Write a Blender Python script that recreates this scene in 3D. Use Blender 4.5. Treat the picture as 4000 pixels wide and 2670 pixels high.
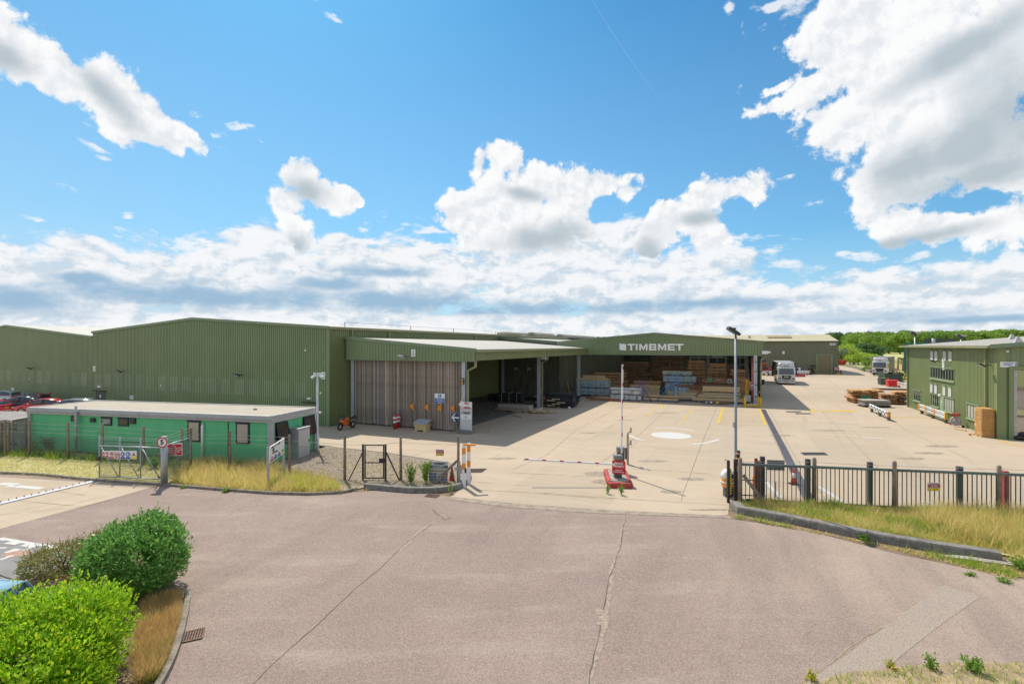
import bpy, bmesh, math, random
from mathutils import Vector, Matrix
import numpy as np
random.seed(7)
for _o in list(bpy.data.objects): bpy.data.objects.remove(_o)
SC = bpy.context.scene
COL = SC.collection
R = math.radians
# ------------------------------------------------------------------ camera
H, F, HY = 6.9, 1950.0, 1350.0            # eye height, focal length and horizon row in the 4000 px frame
cam = bpy.data.cameras.new('camera'); camo = bpy.data.objects.new('camera', cam); COL.objects.link(camo)
cam.sensor_width = 36; cam.lens = 36*F/4000; cam.shift_y = (HY-1335)/4000
cam.clip_start = .1; cam.clip_end = 20000
camo.location = (0, 0, H); camo.rotation_euler = (R(90), 0, 0)
SC.camera = camo
# ------------------------------------------------------------------ exposure, sun, sky
SC.view_settings.view_transform = 'Standard'; SC.view_settings.look = 'None'
EXPO = .3
SC.view_settings.exposure = EXPO; SC.view_settings.gamma = 1
SC.view_settings.use_curve_mapping = False
EL, AZ = R(53), R(-26.8)
SUND = Vector((math.sin(AZ)*math.cos(EL), math.cos(AZ)*math.cos(EL), math.sin(EL)))
sl = bpy.data.lights.new('sun', 'SUN'); slo = bpy.data.objects.new('sun', sl); COL.objects.link(slo)
sl.energy = 4.1; sl.angle = R(.5); sl.color = (1, .915, .775)
slo.rotation_euler = (-SUND).to_track_quat('-Z', 'Y').to_euler(); slo.location = (-30, 60, 80)
SC.cycles.max_bounces = 6; SC.cycles.diffuse_bounces = 3; SC.cycles.transparent_max_bounces = 12
SC.cycles.use_denoising = True

class NT:
    """small helper to write node trees"""
    def __init__(s, tree): s.t = tree; s.n = tree.nodes; s.l = tree.links
    def new(s, typ, **kw):
        n = s.n.new(typ)
        for k, v in kw.items(): setattr(n, k, v)
        return n
    def put(s, sock, v):
        if v is None: return
        if isinstance(v, bpy.types.NodeSocket): s.l.new(v, sock)
        else: sock.default_value = v
    def m(s, op, a, b=None, c=None, clamp=False):
        n = s.new('ShaderNodeMath', operation=op); n.use_clamp = clamp
        for i, v in enumerate((a, b, c)): s.put(n.inputs[i], v)
        return n.outputs[0]
    def vm(s, op, a, b=None, sc=None):
        n = s.new('ShaderNodeVectorMath', operation=op)
        s.put(n.inputs[0], a); s.put(n.inputs[1], b)
        if sc is not None: s.put(n.inputs['Scale'], sc)
        return n.outputs['Value'] if op in ('LENGTH', 'DOT_PRODUCT') else n.outputs[0]
    def ramp(s, v, a, b, c=0., d=1., smooth=True):
        n = s.new('ShaderNodeMapRange', interpolation_type='SMOOTHSTEP' if smooth else 'LINEAR')
        for i, x in enumerate((v, a, b, c, d)): s.put(n.inputs[i], x)
        return n.outputs[0]
    def mix(s, f, a, b, blend='MIX'):
        n = s.new('ShaderNodeMix', data_type='RGBA', blend_type=blend)
        s.put(n.inputs[0], f); s.put(n.inputs[6], a); s.put(n.inputs[7], b)
        return n.outputs[2]
    def mapping(s, v, loc=(0,0,0), rot=(0,0,0), sc=(1,1,1), typ='POINT'):
        n = s.new('ShaderNodeMapping', vector_type=typ); s.put(n.inputs[0], v)
        n.inputs[1].default_value = loc; n.inputs[2].default_value = rot; n.inputs[3].default_value = sc
        return n.outputs[0]
    def noise(s, v, scale, detail=4, rough=.5, dist=0., col=False, typ='FBM'):
        n = s.new('ShaderNodeTexNoise', noise_type=typ)
        s.put(n.inputs['Vector'], v); n.inputs['Scale'].default_value = scale
        n.inputs['Detail'].default_value = detail; n.inputs['Roughness'].default_value = rough
        n.inputs['Distortion'].default_value = dist
        return n.outputs['Color'] if col else n.outputs[0]
    def voro(s, v, scale, detail=0, rough=.5, feature='F1', out=0, rnd=1):
        n = s.new('ShaderNodeTexVoronoi', feature=feature)
        s.put(n.inputs['Vector'], v); n.inputs['Scale'].default_value = scale
        if 'Detail' in n.inputs: n.inputs['Detail'].default_value = detail; n.inputs['Roughness'].default_value = rough
        n.inputs['Randomness'].default_value = rnd; n.normalize = True
        return n.outputs[out]

def make_sky():
    w = bpy.data.worlds.new('World'); SC.world = w; w.use_nodes = True
    w.node_tree.nodes.clear(); N = NT(w.node_tree)
    STR = .12
    sky = N.new('ShaderNodeTexSky', sky_type='NISHITA'); sky.sun_disc = False
    sky.sun_elevation = EL; sky.sun_rotation = AZ; sky.altitude = 60
    sky.air_density = 1.0; sky.dust_density = .6; sky.ozone_density = 2.2
    tc = N.new('ShaderNodeTexCoord'); D = N.vm('NORMALIZE', tc.outputs['Generated'])
    sep = N.new('ShaderNodeSeparateXYZ'); N.put(sep.inputs[0], D)
    x, y, z = sep.outputs
    az = N.m('ARCTAN2', x, y); el = N.m('ARCSINE', z)
    cmb = N.new('ShaderNodeCombineXYZ'); N.put(cmb.inputs[0], az); N.put(cmb.inputs[1], el)
    P = cmb.outputs[0]
    last, cnt = [None], [0]
    X3 = N.new('ShaderNodeCombineXYZ'); Y3 = N.new('ShaderNodeCombineXYZ')
    for i in range(2): N.put(X3.inputs[i], az); N.put(Y3.inputs[i], el)
    def madd(a, k, c):
        t = N.new('ShaderNodeVectorMath', operation='MULTIPLY_ADD')
        N.put(t.inputs[0], a); t.inputs[1].default_value = k; N.put(t.inputs[2], c); return t.outputs[0]
    def field(blobs, k=.25):
        """smooth union of ellipses given on the celestial sphere (centre and radii as seen in the photograph)"""
        acc = None
        for b in blobs:
            px, py, rx, ry = b[:4]; th = R(b[4]) if len(b) > 4 else 0
            u = (px-2000)/F; v = (HY-py)/F; q = 1+u*u
            A, E = math.atan(u), math.atan(v/math.sqrt(q))
            sx = F*q/rx; sy = F*(q+v*v)/math.sqrt(q)/ry
            c_, s_ = math.cos(th), math.sin(th)
            o = (-(A*c_+E*s_)*sx, (A*s_-E*c_)*sy, 0)
            if last[0] is not None and cnt[0] % 6 == 0:   # a vanishing link that keeps the evaluation in sequence
                o = madd(last[0], (1e-7, 1e-7, 0), o)
            cnt[0] += 1
            if th == 0: vv = madd(P, (sx, sy, 0), o)
            else: vv = madd(X3.outputs[0], (c_*sx, -s_*sy, 0), madd(Y3.outputs[0], (s_*sx, c_*sy, 0), o))
            ln = N.vm('LENGTH', vv)
            acc = ln if acc is None else N.m('SMOOTH_MIN', acc, ln, k)
            last[0] = acc
        return N.m('SUBTRACT', 1, acc)
    # the heaped clouds
    cum = [(-60,130,170,130),(60,210,160,120),(250,300,190,105,-35),(430,380,190,105,-35),(590,470,160,65,-38),
           (720,530,110,44,-35),(690,575,55,32,-40),
           (1175,680,70,62),(1240,745,115,52,-22),(1370,765,55,26,-25),(1120,800,80,62),(1150,890,68,70),(1185,950,50,50),
           (1965,615,70,62),(1868,655,38,60),(1910,710,75,60),(2080,735,180,95),(1890,800,140,62),
           (2010,870,230,100),(2190,840,150,105),(2250,740,110,70),(2350,728,105,56),(2440,755,45,36),(1790,850,42,70),
           (2080,930,200,55),
           (2745,775,150,62,18),(2850,745,90,60,10),(2930,730,95,62,8),(2680,850,125,75),(2770,915,85,50),
           (3480,130,420,290),(3800,300,380,360),(3230,330,220,85,6),(3040,345,75,26,8),(3060,400,90,34,12),(3460,430,300,190),(3560,640,260,130),(3300,440,160,70),(3340,520,130,48),
           (3440,710,170,70),(3850,590,330,190,-6),(3380,830,75,85),(3480,880,120,58),(3680,880,200,66,8),(3930,860,190,85,6),
           (2560,930,120,60)]
    wisp = [(825,525,85,40,-40),(780,560,70,30,-40),(1570,872,170,36,-3),(1660,895,110,36),(2890,945,160,36,-3),(2720,1000,170,48),(920,485,50,22),(1020,552,46,16,-40),
            (430,545,80,22,-35),(375,572,60,12,-15),(418,628,30,12),(285,732,70,14,-12),(500,842,28,22),(50,895,170,34,-4),(150,862,48,14,-8),
            (440,910,95,32,-10),(1000,905,90,36),(720,950,70,22),(3000,40,120,50,15),(2850,20,16,40),(3195,790,42,16),(3420,990,110,26),(3620,1002,74,28),(3285,988,36,15),
            (3960,990,60,40),(3090,690,40,14),(3110,10,80,60),(1290,45,60,22,-30)]
    deck = [(330,1005,150,100),(2000,1285,2600,80),(150,1140,620,190),(900,1120,560,190),(1500,1100,500,180),(2200,1080,560,200),(2600,1120,420,190),(3300,1200,720,130),(3900,1180,470,140),
            (1050,960,190,85),(1330,960,120,60),(2400,930,220,75)]
    grey = [(20,230,110,60),(400,360,140,48,-40),(1200,745,75,48,-15),(1165,960,45,45),(2130,930,170,52,6),(2060,760,90,26,-12),
            (3800,560,340,110,10),(3960,430,220,200),(3750,200,300,60,20),(3560,650,170,60),(3820,690,260,60,8),(2740,850,90,26),(3600,930,260,28,8),
            (2535,995,62,70,-25),(1790,1050,42,24,20),(960,1000,60,60)]
    dgrey = [(2100,1208,620,30),(1600,1180,330,42,-3),(800,1160,560,46),(330,1085,120,26),(1180,1170,130,44),(100,1170,260,55),(2750,1185,300,26),(3300,1235,420,20),(3850,1245,260,16),(1500,1060,170,20),(1300,1110,150,30)]
    lit = [(330,960,120,40),(560,1040,140,50),(950,1110,190,28),(850,1070,150,40,-20),(2200,1250,1600,26),(300,1265,500,20),(2000,1120,480,24)]
    PW = N.vm('ADD', P, N.vm('SCALE', N.vm('SUBTRACT', N.noise(P, 9, 2, .55, col=True), (.5,.5,.5)), sc=.035))
    billow = N.m('SUBTRACT', 1, N.voro(PW, 16, 2, .5))
    fbm = N.noise(PW, 13, 8, .63)
    fsh = N.noise(N.vm('ADD', PW, (-.008, .014, 0)), 13, 5, .6)
    relief = N.m('SUBTRACT', fbm, fsh)
    strat = N.noise(N.mapping(PW, sc=(1, 2.2, 1)), 9, 9, .64)
    strsh = N.noise(N.mapping(N.vm('ADD', PW, (-.006, .012, 0)), sc=(1, 2.2, 1)), 9, 6, .62)
    puff = N.m('SUBTRACT', 1, N.voro(N.mapping(PW, sc=(1, 1.7, 1)), 22, 2, .55))
    strat2 = N.noise(N.mapping(PW, sc=(1, 2.6, 1)), 15, 6, .6)
    n1 = N.m('ADD', N.m('MULTIPLY', N.m('SUBTRACT', billow, .55), .8), N.m('MULTIPLY', N.m('SUBTRACT', fbm, .5), 3.5))
    c = N.m('ADD', field(cum, .3), n1)
    wf = N.m('ADD', N.m('MULTIPLY', field(wisp, .1), .8), N.m('MULTIPLY', N.m('SUBTRACT', strat2, .55), 6.5))
    df = N.m('ADD', field(deck, .4), N.m('ADD', N.m('MULTIPLY', N.m('SUBTRACT', strat, .46), 2.6), N.m('MULTIPLY', n1, .2)))
    # beyond the part of the sky in view broken cloud goes on, its cover raised to lift the shade
    out = N.m('MULTIPLY', N.ramp(N.m('ABSOLUTE', az), .80, 1.05), 1.0)
    outl = N.m('ADD', N.noise(N.mapping(P, sc=(1, 2, 1)), 2.6, 6, .58), N.ramp(el, .0, .35, .22, -.02))
    outa = N.m('MULTIPLY', N.ramp(outl, .42, .56), out)
    up = N.m('MULTIPLY', N.ramp(outl, .44, .58), N.ramp(el, .62, .8))
    ca = N.ramp(c, -.10, .24); wa = N.m('MULTIPLY', N.ramp(wf, -.1, .8), .8); da = N.m('MULTIPLY', N.ramp(df, .02, .42), .97)
    below = N.ramp(el, -.01, .005)
    # colours (display-linear values divided by strength and exposure gain)
    g = 1/(STR*2**EXPO)
    def C(r, gg, b): return (r*g, gg*g, b*g, 1)
    skyc = N.mix(1, sky.outputs[0], (.27, .73, .90, 1), 'MULTIPLY')
    hz = N.ramp(el, .0, .62, 1, 0, False)
    hz = N.m('MULTIPLY', hz, N.ramp(az, -.8, .75, .85, .30, False))
    skyc = N.mix(hz, skyc, C(.47, .70, .88))
    skyc = N.mix(N.ramp(el, .0, .2, .75, 0, False), skyc, C(.60, .75, .88))
    white, pale, greyc, blue = C(.97, .975, .98), C(.74, .79, .84), C(.46, .54, .60), C(.34, .51, .68)
    # heaped clouds: bright rims, grey bellies
    gf = N.ramp(N.m('ADD', field(grey, .5), N.m('ADD', N.m('MULTIPLY', N.m('SUBTRACT', fbm, .5), 2.6), N.m('MULTIPLY', N.m('SUBTRACT', billow, .6), .7))), -.65, .9)
    soft = N.ramp(N.m('ADD', N.m('MULTIPLY', relief, 2.6), N.m('MULTIPLY', N.m('SUBTRACT', billow, .6), .5)), -.28, .25)
    ccol = N.mix(N.m('MULTIPLY', N.m('SUBTRACT', 1, soft), .8), white, pale)
    ccol = N.mix(N.m('MULTIPLY', gf, .92), ccol, greyc)
    dg = N.m('ADD', field(dgrey, .35), N.m('ADD', N.m('MULTIPLY', N.m('SUBTRACT', strat2, .5), 2.6), N.m('MULTIPLY', N.m('SUBTRACT', strat, .5), 1.2)))
    dg = N.m('MULTIPLY', N.ramp(dg, -.75, .8), N.ramp(field(lit, .3), -.3, .6, 1, .5))
    drel = N.ramp(N.m('ADD', N.m('ADD', N.m('MULTIPLY', N.m('SUBTRACT', strat, strsh), 2.0), N.m('MULTIPLY', relief, 1.7)), N.m('ADD', N.m('MULTIPLY', N.m('SUBTRACT', puff, .6), .85), N.m('SUBTRACT', strat, .5))), -.30, .26)
    dcol = N.mix(drel, C(.62, .71, .80), C(.93, .94, .955))
    dcol = N.mix(dg, dcol, blue)
    gcol = N.mix(N.ramp(outl, .6, .85), white, pale)
    col = N.mix(N.m('MULTIPLY', N.m('MAXIMUM', outa, up), .95), skyc, gcol)
    col = N.mix(da, col, dcol); col = N.mix(wa, col, C(.93, .95, .97)); col = N.mix(ca, col, ccol)
    # a thin condensation trail
    tr = field([(2420,170,330,1.6,-51)], .1)
    col = N.mix(N.m('MULTIPLY', N.ramp(tr, 0, .5), .13), col, white)
    col = N.mix(below, C(.2, .22, .18), col)
    bg = N.new('ShaderNodeBackground'); N.put(bg.inputs[0], col); bg.inputs[1].default_value = STR
    o = N.new('ShaderNodeOutputWorld'); N.put(o.inputs[0], bg.outputs[0])
    w.cycles.sampling_method = 'MANUAL'; w.cycles.sample_map_resolution = 512
make_sky()
# ------------------------------------------------------------------ geometry helpers
TH = R(24.2); CT, ST = math.cos(TH), math.sin(TH)      # the works are laid out on a grid turned 24.2 degrees
def G(px, py, z=0.):
    """point of the plane at height z seen at a pixel of the 4000 px photograph"""
    Y = (H-z)*F/(py-HY); return Vector(((px-2000)/F*Y, Y, z))
def W(r, a, z=0.): return Vector((r*CT+a*ST, -r*ST+a*CT, z))     # site grid -> world
def SR(p): return (p[0]*CT-p[1]*ST, p[0]*ST+p[1]*CT)             # world -> site grid
def RA(px, a):
    """grid r of the point of the grid line a = const that is seen in column px, and its depth"""
    u = (px-2000)/F; r = a*(u*CT-ST)/(CT+u*ST); return r, -r*ST+a*CT
def AR(px, r):
    u = (px-2000)/F; a = r*(CT+u*ST)/(u*CT-ST); return a, -r*ST+a*CT
def ZZ(py, Y): return H-(py-HY)/F*Y
class MB:
    """collects shapes and links them as ONE mesh object"""
    def __init__(s, o=(0,0)): s.v = []; s.f = []; s.mi = []; s.cur = 0; s.sm = []; s.o = o   # o: grid position of the thing it belongs to
    def add(s, vs, fs, smooth=False):
        b = len(s.v); s.v += [(v[0]-s.o[0], v[1]-s.o[1], v[2]) for v in vs]
        for f in fs: s.f.append([b+i for i in f]); s.mi.append(s.cur); s.sm.append(smooth)
        return s
    def box(s, c, d, rz=0, M=None):
        x, y, z = d[0]/2, d[1]/2, d[2]/2
        vs = [Vector((i, j, k)) for i in (-x, x) for j in (-y, y) for k in (-z, z)]
        if M is None: M = Matrix.Rotation(rz, 3, 'Z')
        vs = [M @ v + Vector(c) for v in vs]
        return s.add(vs, [(0,1,3,2),(4,6,7,5),(0,4,5,1),(2,3,7,6),(0,2,6,4),(1,5,7,3)])
    def bx(s, x0, x1, y0, y1, z0, z1): return s.box(((x0+x1)/2,(y0+y1)/2,(z0+z1)/2), (x1-x0, y1-y0, z1-z0))
    def bar(s, p, q, w, h=None, up=(0,0,1)):
        """rectangular bar from p to q"""
        p, q = Vector(p), Vector(q); h = h or w; d = (q-p).normalized(); u = Vector(up)
        if abs(d.dot(u)) > .99: u = Vector((1,0,0))
        a = d.cross(u).normalized()*(w/2); b = a.cross(d).normalized()*(h/2)
        vs = [e+i*a+j*b for e in (p, q) for i, j in ((-1,-1),(1,-1),(1,1),(-1,1))]
        return s.add(vs, [(3,2,1,0),(4,5,6,7),(0,1,5,4),(1,2,6,5),(2,3,7,6),(3,0,4,7)])
    def tube(s, pts, r, n=6, cap=True):
        pts = [Vector(p) for p in pts]; vs = []; rs = r if isinstance(r, (list, tuple)) else [r]*len(pts)
        for i, p in enumerate(pts):
            d = (pts[min(i+1, len(pts)-1)]-pts[max(i-1, 0)]).normalized()
            u = Vector((0,0,1)) if abs(d.z) < .95 else Vector((1,0,0))
            a = d.cross(u).normalized(); b = a.cross(d)
            vs += [p+(a*math.cos(2*math.pi*k/n)+b*math.sin(2*math.pi*k/n))*rs[i] for k in range(n)]
        fs = [(i*n+k, i*n+(k+1)%n, (i+1)*n+(k+1)%n, (i+1)*n+k) for i in range(len(pts)-1) for k in range(n)]
        if cap: fs += [tuple(range(n))[::-1], tuple((len(pts)-1)*n+k for k in range(n))]
        return s.add(vs, fs, n > 5)
    def cyl(s, c, r, h, n=12, axis='Z', r2=None):
        e = {'X': Vector((1,0,0)), 'Y': Vector((0,1,0)), 'Z': Vector((0,0,1))}[axis]; c = Vector(c)
        return s.tube([c-e*h/2, c+e*h/2], [r, r if r2 is None else r2], n)
    def prism(s, poly, z0, z1):
        """polygon in x, y between two heights"""
        n = len(poly); vs = [(p[0], p[1], z0) for p in poly]+[(p[0], p[1], z1) for p in poly]
        return s.add(vs, [tuple(range(n))[::-1], tuple(range(n, 2*n))]+[(i, (i+1)%n, n+(i+1)%n, n+i) for i in range(n)])
    def prof(s, poly, y0, y1, axis='Y'):
        """polygon in x, z run along y (or in y, z along x)"""
        n = len(poly); f = (lambda p, t: (p[0], t, p[1])) if axis == 'Y' else (lambda p, t: (t, p[0], p[1]))
        vs = [f(p, y0) for p in poly]+[f(p, y1) for p in poly]
        return s.add(vs, [tuple(range(n))[::-1], tuple(range(n, 2*n))]+[(i, (i+1)%n, n+(i+1)%n, n+i) for i in range(n)])
    def poly(s, pts): return s.add(pts, [tuple(range(len(pts)))])
    def slab(s, a, b, c, d, t):
        """quad sheet with thickness t below"""
        vs = [Vector(p) for p in (a, b, c, d)]; vs += [v-Vector((0,0,t)) for v in vs]
        return s.add(vs, [(0,1,2,3),(7,6,5,4),(0,4,5,1),(1,5,6,2),(2,6,7,3),(3,7,4,0)])
    def loft(s, secs, smooth=True, cap=True):
        n = len(secs[0]); vs = [p for q in secs for p in q]
        fs = [(i*n+k, i*n+(k+1)%n, (i+1)*n+(k+1)%n, (i+1)*n+k) for i in range(len(secs)-1) for k in range(n)]
        if cap: fs += [tuple(range(n))[::-1], tuple((len(secs)-1)*n+k for k in range(n))]
        return s.add(vs, fs, smooth)
    def ball(s, c, r, n=8, m=6):
        r = Vector(r) if isinstance(r, (tuple, list)) else Vector((r,)*3); c = Vector(c)
        secs = [[c+Vector((r.x*math.sin(math.pi*i/m)*math.cos(2*math.pi*k/n), r.y*math.sin(math.pi*i/m)*math.sin(2*math.pi*k/n), -r.z*math.cos(math.pi*i/m))) for k in range(n)] for i in range(1, m)]
        return s.loft(secs)
    def clad(s, p, q, z0, ztop, pitch=.2, depth=.035, flip=False):
        """profiled metal sheet wall from p to q (x, y); ztop is a height or a function of the run 0..1"""
        p, q = Vector(p[:2]), Vector(q[:2]); L = (q-p).length; d = (q-p)/L; n = Vector((d.y, -d.x))*(-1 if flip else 1)
        zt = ztop if callable(ztop) else (lambda u: ztop); k = max(1, round(L/pitch)); w = L/k; vs = []
        for i in range(k):
            for f, o in ((0, depth), (.62, depth), (.70, 0), (.92, 0)):
                t = (i+f)*w; e = p+d*t+n*o; vs += [(e.x, e.y, z0), (e.x, e.y, zt(t/L))]
        vs += [(q.x, q.y, z0), (q.x, q.y, zt(1))]
        m = len(vs)//2
        return s.add(vs, [(2*i, 2*i+2, 2*i+3, 2*i+1) for i in range(m-1)])
    def build(s, name, mat, parent=None, loc=None, rz=None, **props):
        me = bpy.data.meshes.new(name); me.from_pydata(s.v, [], s.f)
        mats = mat if isinstance(mat, (list, tuple)) else [mat]
        for m in mats: me.materials.append(m)
        if len(mats) > 1: me.polygons.foreach_set('material_index', s.mi)
        if any(s.sm): me.polygons.foreach_set('use_smooth', s.sm)
        me.update()
        o = bpy.data.objects.new(name, me); COL.objects.link(o)
        if parent: o.parent = parent
        if loc is not None: o.location = loc
        if rz is not None: o.rotation_euler.z = rz
        for k, v in props.items(): o[k] = v
        return o
LABELS = set()
def tag(o, label, cat, group=None):
    o['label'] = label; o['category'] = cat
    if group: o['group'] = group
    return o
def thing(name, label, cat, loc=(0,0,0), rz=0., group=None):
    o = bpy.data.objects.new(name, None); COL.objects.link(o); o.empty_display_size = .3
    o.location = loc; o.rotation_euler.z = rz
    return tag(o, label, cat, group)
def site(name, label, cat, r, a, z=0., rz=0., group=None):
    """a thing standing on the works' grid: its local x runs along the fronts, y away from the camera"""
    return thing(name, label, cat, W(r, a, z), -TH+rz, group)
def kids(o): return [c for c in o.children]
def dup(root, loc=None, rz=None, label=None, group=None, mats=None, scale=None):
    def cp(o, par):
        c = o.copy(); COL.objects.link(c); c.parent = par
        for ch in kids(o): cp(ch, c)
        return c
    r = cp(root, None)
    if loc is not None: r.location = loc
    if rz is not None: r.rotation_euler.z = rz
    if label: r['label'] = label
    if group: r['group'] = group
    if scale is not None: r.scale = scale if isinstance(scale, (tuple, list)) else (scale,)*3
    return r
def struct(mb, name, mat): return mb.build(name, mat, kind='structure')
# ------------------------------------------------------------------ materials
MATS = {}
def mat(name, col, rough=.6, metal=0., var=.12, scale=2., stretch=(1,1,1), bump=0., bscale=40., rnd=0., col2=None, spec=.5,
        spots=0., spotcol=(.1,.1,.1), spotscale=1., island=None, trans=0., coat=0., detail=5):
    if name in MATS: return MATS[name]
    m = bpy.data.materials.new(name); m.use_nodes = True; m.node_tree.nodes.clear(); N = NT(m.node_tree)
    tc = N.new('ShaderNodeTexCoord'); v = N.mapping(tc.outputs['Object'], sc=stretch)
    b = N.new('ShaderNodeBsdfPrincipled')
    c1 = (*col, 1); c2 = (*(col2 or [x*(1-var*2) for x in col]), 1)
    f = N.ramp(N.noise(v, scale, detail, .6), .3, .7)
    c = N.mix(f, c2, c1)
    if spots:
        s = N.ramp(N.noise(v, spotscale, 7, .68), .56, .72)
        c = N.mix(N.m('MULTIPLY', s, spots), c, (*spotcol, 1))
    if rnd:
        oi = N.new('ShaderNodeObjectInfo'); h = N.new('ShaderNodeHueSaturation')
        N.put(h.inputs['Value'], N.m('MULTIPLY_ADD', oi.outputs['Random'], 2*rnd, 1-rnd)); N.put(h.inputs['Color'], c); c = h.outputs[0]
    if island:
        ge = N.new('ShaderNodeNewGeometry'); cr = N.new('ShaderNodeValToRGB'); e = cr.color_ramp
        while len(e.elements) < len(island): e.elements.new(.5)
        for i, k in enumerate(island): e.elements[i].position = i/max(1, len(island)-1); e.elements[i].color = (*k, 1)
        N.put(cr.inputs[0], ge.outputs['Random Per Island']); c = cr.outputs[0]
    N.put(b.inputs['Base Color'], c); b.inputs['Roughness'].default_value = rough; b.inputs['Metallic'].default_value = metal
    b.inputs['Specular IOR Level'].default_value = spec
    if coat: b.inputs['Coat Weight'].default_value = coat; b.inputs['Coat Roughness'].default_value = .05
    if bump:
        bn = N.new('ShaderNodeBump'); bn.inputs['Strength'].default_value = 1; bn.inputs['Distance'].default_value = bump
        N.put(bn.inputs['Height'], N.noise(v, bscale, 4, .6)); N.put(b.inputs['Normal'], bn.outputs[0])
    o = N.new('ShaderNodeOutputMaterial'); out = b.outputs[0]
    if trans:
        tb = N.new('ShaderNodeBsdfTranslucent'); N.put(tb.inputs[0], c); mx = N.new('ShaderNodeMixShader'); mx.inputs[0].default_value = trans
        N.put(mx.inputs[1], b.outputs[0]); N.put(mx.inputs[2], tb.outputs[0]); out = mx.outputs[0]
    N.put(o.inputs[0], out); MATS[name] = m; return m
def glass(name, col=(.02,.03,.04), rough=.04):
    return mat(name, col, rough, var=.05, spec=.8)
def V2(p): return Vector((p[0], p[1], 0))
FONTC = {}
def text(body, size, parent, loc, mat_, rot=None, ext=.004, name='lettering', align='CENTER', sx=1., bold=0., **props):
    """lettering as a mesh; local x is the writing direction and local -y its face unless rot says otherwise"""
    cu = bpy.data.curves.new('txt', 'FONT'); cu.body = body; cu.size = size; cu.extrude = ext; cu.align_x = align; cu.align_y = 'CENTER'
    cu.offset = bold; cu.resolution_u = 2
    t = bpy.data.objects.new('txt', cu); COL.objects.link(t)
    me = bpy.data.meshes.new_from_object(t); me.name = name
    bpy.data.objects.remove(t); bpy.data.curves.remove(cu)
    me.materials.clear(); me.materials.append(mat_)
    me.transform(Matrix.Rotation(R(90), 4, 'X') @ Matrix.Scale(sx, 4, (1,0,0)))
    o = bpy.data.objects.new(name, me); COL.objects.link(o); o.parent = parent; o.location = loc
    if rot: o.rotation_euler = rot
    for k, v in props.items(): o[k] = v
    return o
# ------------------------------------------------------------------ ground
def PXP(pts, z=0.): return [G(x, y, z) for x, y in pts]
def flat(name, pts, z, m, kind='structure'):
    """a flat sheet over an outline given in world x, y"""
    bm = bmesh.new(); vs = [bm.verts.new((p[0], p[1], z)) for p in pts]; f = bm.faces.new(vs); f.normal_update()
    if f.normal.z < 0: f.normal_flip()
    bmesh.ops.triangulate(bm, faces=[f]); me = bpy.data.meshes.new(name); bm.to_mesh(me); bm.free(); me.materials.append(m)
    o = bpy.data.objects.new(name, me); COL.objects.link(o); o['kind'] = kind; return o

def concrete_mat():
    """brushed yard concrete: broad bays, tyre dust, patches"""
    m = bpy.data.materials.new('yard_concrete'); m.use_nodes = True; m.node_tree.nodes.clear(); N = NT(m.node_tree)
    tc = N.new('ShaderNodeTexCoord'); v = tc.outputs['Object']
    g = N.mapping(v, rot=(0, 0, TH))
    big = N.noise(v, .07, 5, .6); mid = N.noise(N.mapping(g, sc=(.25, 1.6, 1)), .8, 7, .65); fine = N.noise(v, 14, 5, .65)
    brush = N.noise(N.mapping(g, sc=(.6, 9, 1)), 3, 4, .7)
    c = N.mix(N.ramp(big, .35, .65), (.47, .372, .272, 1), (.40, .322, .242, 1))
    c = N.mix(N.m('MULTIPLY', N.ramp(mid, .45, .75), .4), c, (.55, .46, .36, 1))
    c = N.mix(N.m('MULTIPLY', N.ramp(brush, .5, .8), .22), c, (.28, .22, .17, 1))
    c = N.mix(N.m('MULTIPLY', N.ramp(fine, .45, .8), .28), c, (.26, .21, .165, 1))
    st = N.ramp(N.noise(N.mapping(g, sc=(.5, 1.3, 1)), .42, 8, .7), .57, .72)
    c = N.mix(N.m('MULTIPLY', st, .5), c, (.25, .20, .155, 1))
    bay = N.new('ShaderNodeTexWhiteNoise'); N.put(bay.inputs['Vector'], N.vm('FLOOR', N.mapping(g, sc=(.2, .11, 0))))   # each cast bay has a tone of its own
    c = N.mix(.16, c, N.mix(bay.outputs['Value'], (.33, .27, .21, 1), (.56, .46, .35, 1)))
    ty = N.ramp(N.noise(N.mapping(N.mapping(v, rot=(0, 0, R(-62))), sc=(.07, 1.6, 1)), 1.0, 6, .66), .56, .72)
    c = N.mix(N.m('MULTIPLY', ty, .28), c, (.20, .165, .135, 1))
    b = N.new('ShaderNodeBsdfPrincipled'); N.put(b.inputs[0], c); b.inputs['Roughness'].default_value = .85; b.inputs['Specular IOR Level'].default_value = .3
    bn = N.new('ShaderNodeBump'); bn.inputs['Distance'].default_value = .004; N.put(bn.inputs['Height'], N.noise(v, 30, 4, .7)); N.put(b.inputs['Normal'], bn.outputs[0])
    o = N.new('ShaderNodeOutputMaterial'); N.put(o.inputs[0], b.outputs[0]); return m
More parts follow.
